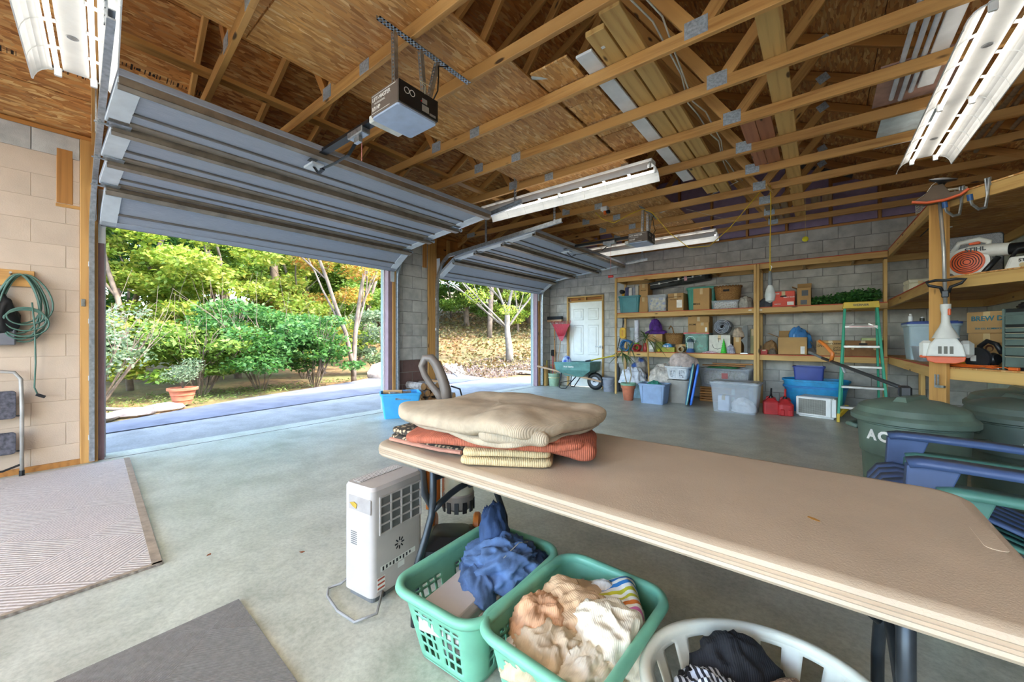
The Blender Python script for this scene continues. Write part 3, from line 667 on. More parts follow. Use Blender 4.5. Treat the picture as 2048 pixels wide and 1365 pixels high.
# potted plant
t = thing('terracotta_planter', 'round ribbed terracotta planter standing on the lawn edge', 'planter', (-9.15, 1.83, -.02)); t.scale = (.66, .66, .66)
m_terra = mat('terracotta', '#b0674a', .8, var=.12, scale=6)
obj('pot', MB().lathe([(.2, 0), (.22, .1), (.235, .11), (.232, .13), (.26, .24), (.275, .25), (.27, .27), (.3, .38), (.345, .385), (.35, .45), (.31, .455), (.3, .40)], 32, cap1=False), m_terra, t, smooth=True)
obj('soil', MB().lathe([(.001, .4), (.3, .4)], 24, cap1=False, cap0=False), mat('potting_soil', '#4a3a2c', .95), t)
t2 = thing('potted_bush', 'small silvery bush growing in the terracotta planter', 'plant', (-9.15, 1.83, .25)); t2.scale = (.85, .85, .85)
obj('foliage', leafmesh('foliage', blobs(1500, [(0, 0, .35), (.2, 0, .3), (-.18, .1, .32), (0, -.2, .28), (.05, .15, .5)], [.25, .2, .2, .2, .22], .8), .05), G5, t2, kind='stuff')
b = MB(); rnd = random.Random(3)
for k in range(8): limb(b, (0, 0, .02), (rnd.uniform(-.6, .6), rnd.uniform(-.6, .6), 1), .4, .008, 0, rnd)
obj('stem', b, m_bark, t2)
def rock(x, y, s, label, seed, group=None):
    b = MB(); 
    n, m_ = 16, 9; vs = []
    for j in range(m_ + 1):
        for i in range(n):
            ph = math.pi * (j / m_ - .5); th = 2 * math.pi * i / n; d = Vector((math.cos(ph) * math.cos(th), math.cos(ph) * math.sin(th), math.sin(ph))); e = 1 + .35 * fbm(d * 1.6 + Vector((seed, 0, 0)))
            vs.append((d.x * e * s[0], d.y * e * s[1], d.z * e * s[2] + s[2] * .5))
    b.add(vs, [(j * n + i, j * n + (i + 1) % n, (j + 1) * n + (i + 1) % n, (j + 1) * n + i) for j in range(m_) for i in range(n)])
    return tag(obj('boulder', b, mat('field_stone', '#94897f', .9, var=.2, bump=.7, bscale=40), None, T(x, y, -.05), smooth=50), label, 'rock', group)
rock(-10.35, 6.75, (.4, .45, .33), 'rounded brown boulder at the edge of the driveway', 1)
for k, (x, y) in enumerate(((-8.35, .62), (-8.55, 1.1), (-8.8, 1.5), (-8.15, .2))): rock(x, y, (.22, .3, .08), 'flat edging stone along the lawn', 4 + k, 'edging stones along the lawn')
# fallen log and the dead leaves on the ground
tag(obj('fallen_branch', MB().tube([(-8.6, .1, .02), (-8.9, .5, .12), (-8.7, .9, .06), (-8.55, 1.35, .03)], .03, 7, radii=[.03, .035, .03, .02]), m_barkp, smooth='all'), 'bent pale branch lying on the lawn', 'branch')
P = np.stack([rng.uniform(-12.5, -7.7, 9000), rng.uniform(8.6, 15, 9000), np.zeros(9000)], 1); P[:, 2] = [gz(a, b_) + .01 for a, b_ in P[:, :2]]
tag(obj('dead_leaves', leafmesh('dead_leaves', P, .09, up=.8), leafmat('dead_leaf', ['#57443f', '#685751', '#4b372c', '#725e49', '#5f5259'], .15)), 'dead brown leaves scattered below the bank', 'leaves', kind='stuff')
P = np.stack([rng.uniform(-30, -10, 15000), rng.uniform(11, 34, 15000), np.zeros(15000)], 1); P[:, 2] = [gz(a, b_) + .02 for a, b_ in P[:, :2]]
tag(obj('bank_undergrowth', leafmesh('bank_undergrowth', P, .2, up=.3), leafmat('bank_leaf', ['#684a26', '#7c5e34', '#553c1f', '#6d6331', '#86704a', '#4e5524'], .2)), 'tawny leaves and low growth covering the bank', 'undergrowth', kind='stuff')
P = np.stack([rng.uniform(-11, -7.7, 7000), rng.uniform(-1.5, 6.4, 7000), np.zeros(7000)], 1); P = P[P[:, 0] < -7.95 - .42 * P[:, 1].clip(0)]
tag(obj('lawn_grass', leafmesh('lawn_grass', P, .07, up=.1, asp=.2), leafmat('grass_blade', ['#667c2d', '#7c8b42', '#526d2f', '#8b935a'], .3)), 'thin green grass between the driveway and the shrubs', 'grass', kind='stuff')
# ------------------------------------------------------------------ sectional garage doors, tracks, openers
def doorpanelmat():
    m, nt, b = _base('door_back_panel'); v = _coords(nt, (40, 3, 40))
    n = _noise(nt, v, 3, 3, .7); n2 = _noise(nt, _coords(nt, (6, 60, 6)), 3, 2)
    c = _mix(nt, n2, _ramp(nt, n, [(.3, '#8c929d'), (.7, '#adb2bb')]), '#9aa0aa')
    nt.links.new(c, b.inputs['Base Color']); b.inputs['Roughness'].default_value = .6; _bump(nt, b, n, .3, .004); return m
m_gpanel = doorpanelmat()
m_strut = mat('strut_steel_tan', '#8b7d6b', .45, .35, var=.12)
m_stile = mat('end_stile_white', '#cfd5d8', .45, var=.04)
m_weather = mat('door_rib', '#6d665e', .6)
PROF = [(-3.22, 2.73), (-3.83, 2.67), (-4.43, 2.62), (-4.97, 2.55), (-5.42, 2.27)]
def garage_door(y0, y1, label, rack=1.):
    t = thing('garage_door', label, 'garage door', (0, (y0 + y1) / 2, 0)); w2 = (y1 - y0) / 2
    for k in range(4):
        (xa, za), (xb, zb) = PROF[k], PROF[k + 1]; ys = (-.125, -.09, -.055, -.015)[k] * rack
        M, L = frame((xa, ys, za), (xb, ys, zb), (0, 0, 1))          # local x down the door, z up = outside face
        p = obj('door_section', MB().box(.004, L - .004, -w2, w2, 0, .045, None, .004), m_gpanel, t, M)
        obj('stiffener_rib', MB().box(L * .63, L * .63 + .022, -w2 + .11, w2 - .11, -.014, .002, None, .003), m_weather, p)
        obj('bottom_lip', MB().box(L * .86, L - .01, -w2 + .01, w2 - .01, -.012, .002, None, .003), m_strut if k < 3 else m_gpanel, p)
        for s in (-1, 1):
            a, b_ = sorted((s * w2, s * (w2 - .115))); obj('end_stile', MB().box(.03, L - .02, a, b_, -.012, .002, None, .002), m_stile, p)
            hx = L - .01
            if k < 3:
                a, b_ = sorted((s * (w2 - .01), s * (w2 - .13))); obj('hinge', MB().box(hx - .04, hx + .04, a, b_, -.022, -.012).cyl((hx, s * (w2 - .02), -.03), (hx, s * (w2 + .05), -.03), .007, 8).lathe([(.022, 0), (.022, .016)], 12, T(hx, s * (w2 + .035), -.03, rx=90)), m_galv, p)
        # U-shaped strut near the upper edge
        b = MB(); u = .012
        b.box(u, u + .062, -w2 + .005, w2 - .005, -.052, -.046).box(u, u + .005, -w2 + .005, w2 - .005, -.052, 0).box(u + .057, u + .062, -w2 + .005, w2 - .005, -.052, 0)
        obj('strut', b, m_strut, p); obj('strut_edge', MB().box(u + .062, u + .068, -w2 + .005, w2 - .005, -.05, -.044), m_galv, p)
    M, L = frame((PROF[3][0], 0, PROF[3][1]), (PROF[4][0], 0, PROF[4][1]))
    obj('bottom_seal', MB().tube([(L, -w2, .02), (L, w2, .02)], .022, 8), mat('rubber_seal', '#7d7f82', .7), t, M)
    return t
garage_door(.475, 3.78, 'raised sectional garage door over the opening nearer the beige wall')
garage_door(4.66, 7.98, 'raised sectional garage door over the opening beside the passage door', .3)
def track(y, s, label, rack=1.):
    """C-channel: upright, bend, then the rising horizontal run"""
    t = thing('door_track', label, 'door track', (XW, y, 0)); path = [(.05, 0, .02), (.05, 0, 1.0), (.05, 0, 2.12)]
    for k in range(1, 9):
        a = R(180 - 84 * k / 8); path.append((.40 + .35 * math.cos(a), 0, 2.12 + .35 * math.sin(a) + .02 * k))
    path += [(1.2, 0, 2.69), (2.68, 0, 2.80)]; path = [(x, -.056 * rack * max(0, x - .3), z) for x, _, z in path]
    b = MB(); sec = [(-.012 * s, -.03), (.022 * s, -.03), (.022 * s, .026), (-.012 * s, .026), (-.012 * s, .02), (.016 * s, .02), (.016 * s, -.02), (-.012 * s, -.02)]
    vs = []; n = len(sec)
    for i, p in enumerate(path):
        a = Vector(path[max(0, i - 1)]); c = Vector(path[min(len(path) - 1, i + 1)]); d = (c - a).normalized(); nn = Vector((-d.z, 0, d.x))
        for u, v in sec: vs.append(Vector(p) + Vector((0, u, 0)) + nn * v)
    fs = [(i * n + k, i * n + (k + 1) % n, (i + 1) * n + (k + 1) % n, (i + 1) * n + k) for i in range(len(path) - 1) for k in range(n)] + [tuple(range(n)), tuple((len(path) - 1) * n + k for k in range(n))]
    b.add(vs, fs); obj('rail', b, m_galv, t)
    for z in (.22, .78, 1.32, 1.86): obj('jamb_bracket', MB().box(.0, .05, s * .022 - .003, s * .022 + .003, z, z + .045).box(.0, .006, min(s * .022, s * .06), max(s * .022, s * .06), z, z + .045), m_stile, t)
    obj('flag_bracket', MB().box(.0, .005, -.09 if s > 0 else .02, -.02 if s > 0 else .09, 2.1, 2.62).box(.0, .1, -.005 if s > 0 else .018, .0 + (.0 if s > 0 else .023), 2.3, 2.62), m_stile, t)
    ph = MB()
    for k in range(8): ph.box(2.55, 2.585, -.126 * rack + s * .024 - .003, -.126 * rack + s * .024 + .003, 2.80 + k * .038, 2.80 + k * .038 + .03)
    obj('hanger_strap', ph.box(2.55, 2.556, -.126 * rack + s * .024 - .003, -.126 * rack + s * .024 + .012, 2.8, 3.12), m_galv, t)
    ph = MB().box(1.25, 1.29, -.053 * rack + s * .024 - .003, -.053 * rack + s * .024 + .003, 2.70, 3.1); obj('hanger_strap', ph, m_galv, t)
    return t
track(.415, -1, 'galvanised door track on the post next to the beige wall'); track(3.80, 1, 'galvanised door track on the pier side of the first opening')
track(4.645, -1, 'galvanised door track on the timber post of the block pier', .3); track(7.995, 1, 'galvanised door track beside the brooms and passage door corner', .3)
m_obox = mat('opener_housing', '#6b5f55', .45, var=.06); m_lens = mat('opener_light_lens', '#aebfd8', .3, var=.06); m_print = mat('print_white', '#e6e3da', .6)
m_red = mat('red_plastic', '#c02a26', .4)
def punched(b, p0, p1, w_, n):
    """perforated angle iron drawn as a chain of short webs"""
    M, L = frame(p0, p1, (0, 1, 0.01)); st = L / n
    for k in range(n):
        b.box(k * st, k * st + st * .45, -w_ / 2, w_ / 2, -.0015, .0015, M)
    b.box(0, L, -w_ / 2, -w_ / 2 + w_ * .3, -.0015, .0015, M); b.box(0, L, w_ / 2 - w_ * .3, w_ / 2, -.0015, .0015, M); b.box(0, L, w_ / 2 - .003, w_ / 2, 0, .025, M); return b
def opener(x, y, z, label, y_door, far=False):
    t = thing('garage_door_opener', label, 'door opener', (x, y, z))
    obj('housing', MB().box(-.145, .145, -.155, .155, 0, .14, None, .006), m_obox, t)
    obj('end_plate', MB().box(.1445, .15, -.15, .15, .004, .137), m_black, t)
    obj('light_lens', MB().prism(rr2(.28, .30, .02), -.012, .0), m_lens, t); obj('light_lens', MB().box(-.21, -.147, -.13, .1, -.004, .045, None, .006), mat('opener_lens_white', '#d8d8cf', .4), t)
    F = T(0, -.1555, 0, rx=90)
    text('lettering', 'LIFT-MASTER', .034, m_print, t, F @ T(-.03, .098, 0), bold=.0008); text('lettering', 'PROFESSIONAL', .017, m_print, t, F @ T(-.045, .070, 0)); text('lettering', '1/3 HP', .032, m_print, t, F @ T(-.085, .04, 0), bold=.0012)
    obj('printed_rule', MB().box(-.13, .12, -.1565, -.155, .122, .125).box(-.13, .06, -.1565, -.155, .012, .015), m_print, t)
    E_ = T(.1505, 0, 0, rz=90) @ T(rx=90)
    b = MB()
    for cx in (-.095, -.055): b.lathe([(.02, 0), (.02, .001), (.016, .001), (.016, 0)], 18, E_ @ T(cx, .09, 0), cap0=False, cap1=False)
    obj('dial', b, m_print, t); obj('terminal_label', MB().box(.02, .075, .02, .06, 0, .001, E_).box(.08, .13, .015, .03, 0, .001, E_).box(.02, .06, .07, .1, 0, .001, E_), mat('label_grey', '#9a958c', .7), t)
    obj('indicator', MB().lathe([(.005, 0), (.004, .004)], 10, E_ @ T(.015, .078, 0)), m_red, t)
    zc = ZC - z - .03
    hb = punched(MB(), (.07, -.24, zc + .02), (.07, .52, zc + .02), .04, 30); obj('hanger_angle', hb, m_galv, t)
    b = MB(); punched(b, (.05, -.12, .135), (.07, -.14, zc), .032, 14); obj('hanger_strap', b, m_galv, t)
    b = MB(); punched(b, (.05, .13, .135), (.07, .2, zc), .032, 14); obj('hanger_strap', b, m_galv, t)
    b = MB(); punched(b, (.05, .11, .135), (.07, .06, zc), .03, 14); obj('hanger_strap', b, m_galv, t)
    obj('power_cord', MB().tube([(.12, .12, .12), (.16, .14, .2), (.12, .18, .3), (.1, .2, .42), (.08, .3, zc + .02)], .005, 6), m_black, t, smooth='all')
    obj('bell_wire', MB().tube([(.14, .05, .12), (.17, .03, .17), (.15, 0, .2), (.17, .07, .19), (.13, .08, .22)], .002, 5), mat('bell_wire_cream', '#d9cda8', .6), t)
    obj('rail', MB().box(-3.2, -.14, -.012, .012, .11, .15).box(-3.2, -.14, -.03, .03, .107, .112), m_black, t)
    tx = -.55 if not far else -.5
    obj('trolley', MB().box(tx - .11, tx + .09, -.035, .035, .07, .118, None, .006).box(tx - .05, tx + .02, -.015, .015, .03, .075), m_galv, t, bev=.002)
    dx, dz = -3.38 - x, 2.64 - z
    b = MB().tube([(tx - .02, 0, .06), (tx - .15, .0, -.02), (tx - .35, 0, -.02 + (dz - .05) * .4), (dx + .12, 0, dz - .05)], .014, 6, flat=.35)
    obj('door_arm', b.tube([(dx + .16, 0, dz - .06), (dx + .08, 0, dz - .075), (dx, 0, dz + .0)], .016, 6, flat=.35), m_black, t)
    obj('door_bracket', MB().box(dx - .09, dx + .07, -.05, .05, dz - .0, dz + .02, None, .003), m_stile, t)
    obj('release_cord', MB().cyl((tx, .02, .05), (tx, .02, -.42 if far else -.1), .0025, 6), mat('release_cord_pink', '#d98a84', .7), t)
    if far: obj('release_handle', MB().box(tx - .045, tx + .045, .008, .032, -.46, -.42, None, .008), m_red, t)
    return t
opener(-2.12, 1.55, 2.60, 'brown opener motor hanging below the truss near the loft decking', 1.55)
opener(-2.10, 5.78, 2.60, 'brown opener motor with red release handle near the back wall', 5.78, True)

# ------------------------------------------------------------------ fluorescent shop lights, with unseen ones added for fill
def emis(name, c, s):
    m, nt, b = _base(name); b.inputs['Base Color'].default_value = (*c, 1); b.inputs['Emission Color'].default_value = (*c, 1); b.inputs['Emission Strength'].default_value = s; return m
m_tube = emis('fluorescent_tube', (1.0, .95, .88), .8)  # faint glow added for brightness; these lamps look switched off
m_tubefill = emis('added_fill_tube', (1.0, .95, .88), 8.5)  # strong glow for the unseen fill lights added behind the viewpoint
m_refl = mat('reflector_white', '#dcdcd8', .4, var=.03)
def shop_light(loc, rz, label, L=2.42, tube=None):
    t = thing('shop_light', label, 'light', loc, rz); h = L / 2
    obj('channel', MB().box(-h, h, -.062, .062, .0, .05, None, .006), m_refl, t)
    n = 8; st = L / n
    for s in (-1, 1):
        b = MB()
        prof = [(.06, .002), (.075, -.002)]
        for k in range(n + 1):                                       # ribs between the slots
            u = -h + k * st; a = max(-h, u - .018); c = min(h, u + .018)
            b.add([(a, s * .06, .0), (c, s * .06, .0), (c, s * .108, -.012), (a, s * .108, -.012)], [(0, 1, 2, 3)])
        outer = [(.108, -.012), (.13, -.018), (.155, -.034), (.175, -.06), (.188, -.09), (.193, -.115), (.199, -.115)]
        vs = [(u, s * y, z) for (y, z) in outer for u in (-h, h)]
        b.add(vs, [(2 * i, 2 * i + 1, 2 * i + 3, 2 * i + 2) for i in range(len(outer) - 1)])
        obj('reflector_wing', b, m_refl, t, solid=.003)
        for k in range(n + 1):
            u = -h + k * st; u = min(h - .004, max(-h + .004, u)); obj('reflector_rib', MB().tube([(u, s * y, z - .003) for y, z in outer[:-1]], .004, 5), m_refl, t)
        for k in (0, 1):
            a = -h + .03 + k * h; obj('tube', MB().cyl((a, s * .083, -.035), (a + h - .06, s * .083, -.035), .0127, 10), tube or m_tube, t, smooth=True)
        for u in (-h + .015, h - .015, 0): obj('lamp_holder', MB().box(u - .012, u + .012, s * .083 - .018, s * .083 + .018, -.055, .004, None, .004), m_white, t)
    for u in (-h * .6, h * .6): obj('knockout', MB().lathe([(.028, -.0015), (.024, -.003), (.018, -.0015)], 20, T(u, 0, 0), cap0=False), m_galv, t)
    for u in (-h + .3, h - .3): obj('hanger_block', MB().box(u - .04, u + .04, -.05, .05, .05, .075), m_lumberw, t)
    return t
shop_light((-2.85, .125, 3.012), -5.3, 'white reflector shop light over the door track by the beige wall')
shop_light((.82, 4.47, 3.012), 90, 'white reflector shop light above the string trimmer and trash cans')
shop_light((-2.58, 4.13, 3.012), 0, 'white reflector shop light between the two raised garage doors')
shop_light((-2.60, 7.42, 3.012), 0, 'white reflector shop light close to the grey back wall')
shop_light((-2.2, -1.1, 3.012), 0, 'unseen shop light added for brightness behind the beige rug', tube=m_tubefill)  # from here on, unseen lights added to brighten the room
shop_light((.3, -1.1, 3.012), 0, 'unseen shop light added for brightness behind the folding table', tube=m_tubefill)
shop_light((-.8, -2.5, 3.012), 0, 'unseen shop light added for brightness at the end left open', tube=m_tubefill)
# ------------------------------------------------------------------ foreground: folding table
m_tan = mat('table_plastic_tan', '#b5a189', .5, var=.05, scale=3, bump=.25, bscale=240)
m_leg = mat('leg_steel_dark', '#34383b', .4, .5, var=.2)
t = thing('folding_table', 'long tan plastic folding table with dark steel legs', 'table', (-.585, 1.30, 0))
L_, W_ = 1.83, .76
o = rrect(L_ - .04, W_ - .04, .07, 7)
b = MB(); sec = [(-.012, .74), (.004, .7385), (.014, .733), (.019, .724), (.0145, .7205), (.0205, .7165), (.016, .7125), (.0205, .7085), (.016, .7045), (.0185, .698), (.012, .690), (-.02, .692)]
b.ring(o, sec); n = len(o); m_ = len(sec)
b.f.append(tuple(i * m_ for i in range(n))); b.f.append(tuple(i * m_ + m_ - 1 for i in range(n))[::-1])
obj('table_top', b, m_tan, t, smooth=25)
obj('moulded_mark', MB().prism(rr2(.035, .13, .015), .7395, .7412, T(.875, .02, 0)), m_tan, t)
obj('stain', MB().prism([(0, 0), (.012, -.01), (.026, -.014), (.024, -.004), (.014, .004), (.003, .008)], .7399, .7404, T(.56, -.1, 0)), mat('stain_brown', '#a8762f', .7), t)
for sx in (-1, 1):
    x = sx * .72
    for sy in (-1, 1):
        pts = [(x, sy * .2, .69), (x, sy * .2, .5), (x + sx * .004, sy * .205, .42), (x, sy * .24, .34), (x, sy * .285, .24), (x, sy * .295, .1), (x, sy * .295, .02)]
        lg = obj('leg', MB().tube(pts, .0155, 10), m_leg, t, smooth='all'); obj('foot_cap', MB().cyl((x, sy * .295, 0), (x, sy * .295, .05), .019, 10), m_black, lg)
    obj('cross_bar', MB().cyl((x, -.2, .575), (x, .2, .575), .012, 8), m_leg, t, smooth=True)
    obj('cross_bar', MB().tube([(x, -.2 + .4 * k / 8, .44 + .055 * math.sin(math.pi * k / 8)) for k in range(9)], .0145, 8), m_leg, t, smooth='all')
    obj('fold_brace', MB().tube([(x - sx * .02, 0, .49), (x - sx * .18, 0, .6), (x - sx * .32, 0, .685)], .011, 8), m_leg, t, smooth='all')
obj('side_rail', MB().box(-.78, .78, -.31, -.285, .665, .69), m_leg, t); obj('side_rail', MB().box(-.78, .78, .285, .31, .665, .69), m_leg, t)

def pillow(sx, sy, sz, seed, e1=.35, e2=.3, amp=.01, nu=64, nv=22, fr=5., M=None):
    """soft slab: a rounded box in cloth with gentle unevenness"""
    b = MB(); vs = []; sg = lambda q, e: math.copysign(abs(q) ** e, q)
    for j in range(nv + 1):
        ph = math.pi * (j / nv - .5)
        for i in range(nu):
            th = 2 * math.pi * i / nu
            p = Vector((sx * sg(math.cos(ph), e1) * sg(math.cos(th), e2), sy * sg(math.cos(ph), e1) * sg(math.sin(th), e2), sz * sg(math.sin(ph), e1 if e1 > .3 else .5)))
            q = p * fr + Vector((seed * 5.1, seed * 2.3, 0)); d = Vector((fbm(q), fbm(q + Vector((7, 1, 3))), 1.6 * fbm(q + Vector((2, 9, 4))))) * amp
            p += d; vs.append(M @ p if M else p)
    return b.add(vs, [(j * nu + i, j * nu + (i + 1) % nu, (j + 1) * nu + (i + 1) % nu, (j + 1) * nu + i) for j in range(nv) for i in range(nu)])
def fabric(name, c, var=.08, scale=14, weave=300, bump=.35, c2=None, spot=None):
    if name in MATS: return MATS[name]
    m, nt, b = _base(name); v = _coords(nt)
    cc = _ramp(nt, _noise(nt, v, scale, 5, .6), [(.3, shade(c, 1 - var)), (.7, shade(c, 1 + var))])
    if spot:
        vo = nt.nodes.new('ShaderNodeTexVoronoi'); vo.inputs['Scale'].default_value = spot; nt.links.new(v, vo.inputs['Vector'])
        cc = _mix(nt, _ramp(nt, vo.outputs['Distance'], [(.25, (1, 1, 1)), (.45, (0, 0, 0))]), cc, c2)
    nt.links.new(cc, b.inputs['Base Color']); b.inputs['Roughness'].default_value = .9
    wv = nt.nodes.new('ShaderNodeTexWave'); wv.inputs['Scale'].default_value = weave / 6; wv.inputs['Distortion'].default_value = 1.5; nt.links.new(v, wv.inputs['Vector'])
    _bump(nt, b, wv.outputs['Fac'], bump, .002); MATS[name] = m; return m
f_beige = fabric('blanket_beige', '#b3a289', weave=420, bump=.5); f_rust = fabric('towel_rust', '#a95d44', .12, 30, bump=.6); f_cream = fabric('towel_cream', '#c7b084', .1, 30, bump=.6)
f_pat = fabric('rug_patterned', '#3f382f', .2, 40, c2='#c4aa88', spot=55)
# folded stack on the table, bottom to top
t = thing('folded_mat', 'dark patterned mat folded under the blankets on the table', 'mat', (-1.24, 1.15, .741), 4)
obj('lower_fold', pillow(.22, .165, .017, 1, .4, .18, .005, M=T(0, 0, .017)), f_pat, t, smooth='all'); obj('upper_fold', pillow(.215, .16, .016, 2, .4, .18, .006, M=T(.0, 0, .047)), f_pat, t, smooth='all')
obj('hem', MB().tube([(-.2, -.165, .012), (-.05, -.172, .014), (.1, -.17, .015), (.2, -.165, .02)], .008, 6), fabric('hem_rose', '#b9826c'), t)
t = thing('cream_towel', 'cream bath towel folded at the bottom of the blanket stack', 'towel', (-.92, 1.155, .741), 32)
obj('lower_fold', pillow(.16, .17, .018, 3, .5, .16, .006, M=T(0, 0, .018)), f_cream, t, smooth='all'); obj('upper_fold', pillow(.155, .165, .016, 4, .5, .16, .008, M=T(.0, 0, .046)), f_cream, t, smooth='all')
t = thing('rust_towel', 'rust coloured plush towel bulging out between cream towel and beige blanket', 'towel', (-.93, 1.2, .80), 25)
obj('main_fold', pillow(.33, .20, .02, 5, .5, .2, .012, M=T(-.06, 0, .018)), f_rust, t, smooth='all'); obj('bulging_fold', pillow(.15, .16, .034, 6, .6, .3, .022, M=T(.16, -.02, .012, ry=8)), f_rust, t, smooth='all')
t = thing('beige_blanket', 'large beige woven blanket folded on top of the towels on the table', 'blanket', (-1.035, 1.235, .825), -4)
def blanket(sx, sy, h, seed, z, tilt):
    def fn(u, v):
        x = (u * 2 - 1); y = (v * 2 - 1); return x, y
    nu, nv = 60, 44; vs = []; fs = []
    for side in (1, -1):
        for j in range(nv + 1):
            for i in range(nu + 1):
                x, y = i / nu * 2 - 1, j / nv * 2 - 1; e = max(0., 1 - abs(x) ** 7) ** .5 * max(0., 1 - abs(y) ** 7) ** .5
                q = Vector((x * 2 + seed, y * 2, seed)); w_ = .022 * fbm(q * .8) + .010 * ridge(q * .9, 2) * e
                vs.append((x * sx + .02 * fbm(q * .7), y * sy + .02 * fbm(q * .7 + Vector((4, 4, 4))), z + tilt * x * .5 + w_ + side * h * .5 * e - .03 * max(0, x - .5) ** 2))
    n = (nu + 1) * (nv + 1)
    for s in (0, 1):
        for j in range(nv):
            for i in range(nu):
                q = (s * n + j * (nu + 1) + i, s * n + j * (nu + 1) + i + 1, s * n + (j + 1) * (nu + 1) + i + 1, s * n + (j + 1) * (nu + 1) + i); fs.append(q if s == 0 else q[::-1])
    b = MB().add(vs, fs); return b
obj('lower_fold', pillow(.345, .29, .024, 7, .6, .42, .022, 96, 30, 3.2, M=T(.01, 0, .016)), f_beige, t, smooth='all'); obj('upper_fold', pillow(.375, .315, .043, 8, .6, .42, .035, 110, 36, 3.0, M=T(0, 0, .052)), f_beige, t, smooth='all'); obj('rolled_fold', pillow(.12, .05, .03, 9, .7, .5, .02, 50, 20, 5, M=T(.27, -.22, .035, rz=30)), f_beige, t, smooth='all')

# ------------------------------------------------------------------ dehumidifier
m_lilac = mat('appliance_plastic', '#b7aea7', .45, var=.03); m_grille = mat('grille_dark', '#6b6a66', .7)
t = thing('dehumidifier', 'off-white dehumidifier with slatted grille beside the table', 'dehumidifier', (-1.655, 1.095, 0), 7)
b = MB().prism(rr2(.20, .31, .028), .03, .50, None).prism(rr2(.20, .31, .028), .50, .515, None, top=rr2(.18, .29, .022))
obj('housing', b, m_lilac, t, smooth=30)
obj('base', MB().prism(rr2(.17, .28, .02), .0, .03), m_grille, t)
g = obj('top_grille', MB().prism(rr2(.06, .26, .01), .5152, .5165, T(-.045, 0, 0)), mat('grille_mid', '#8f8a82', .7), t)
for k in range(22): obj('grille_bar', MB().box(-.072, -.018, -.125 + k * .0118, -.121 + k * .0118, .516, .5185), m_lilac, g)
gi = obj('intake_grille', MB().box(.098, .1012, -.115, .135, .30, .465), m_grille, t)
for k in range(5): obj('grille_bar', MB().box(.100, .106, -.115, .135, .298 + k * .0412, .305 + k * .0412), m_lilac, gi)
for k in range(5): obj('grille_bar', MB().box(.100, .107, -.118 + k * .062, -.111 + k * .062, .298, .47), m_lilac, gi)
obj('handle_recess', MB().box(-.06, .09, -.156, -.1535, .4, .465, None, .001), mat('recess_shadow_grey', '#a49c96', .6), t)
obj('drain_tag', MB().prism([(0, 0), (.03, .008), (.05, 0), (.045, -.02), (.02, -.012)], 0, .003, T(-.05, -.157, .43, rx=90)), mat('yellow_brown_tag', '#a88a2c', .6), t)
for k in range(7): obj('vent_slot', MB().box(-.045, -.005, -.1563, -.1545, .245 + k * .009, .249 + k * .009), m_grille, t)
obj('rating_label', MB().box(.1005, .1012, -.11, .10, .13, .155).box(.1005, .1012, -.01, .03, .1, .125), m_print, t)
lb = MB()
for k in range(9): lb.box(.1011, .1016, -.1 + k * .02, -.1 + k * .02 + .009, .132 + (k % 3) * .003, .15)
obj('label_print', lb, m_black, t, kind='stuff')
obj('warning_label', MB().box(.1005, .1012, -.13, -.085, .05, .11), m_print, t)
for k in range(3): obj('warning_stripe', MB().box(.1011, .1016, -.127, -.088, .058 + k * .02, .066 + k * .02), mat('warning_red', '#b5533e', .6), t)
b = MB()
for k in range(8):
    a = k * math.pi / 4; b.box(-.003, .003, .012, .028, 0, .0012, T(.1005, .0, .215, ry=90) @ Matrix.Rotation(a, 4, 'Z'))
obj('motor_vents', b, m_black, t, kind='stuff'); obj('connector', MB().lathe([(.01, 0), (.01, .01)], 10, T(.1, -.1, .03, ry=90)), m_black, t)
obj('power_cord', MB().tube([(-1.53, 1.0, .05), (-1.45, .92, .03), (-1.5, .85, .012), (-1.62, .84, .012), (-1.75, .86, .012), (-1.80, .89, .012), (-1.76, .93, .03), (-1.75, .97, .05)], .006, 7), mat('cord_grey', '#8f8c88', .6), t, T(-1.655, 1.095, 0, rz=7).inverted(), smooth='all')

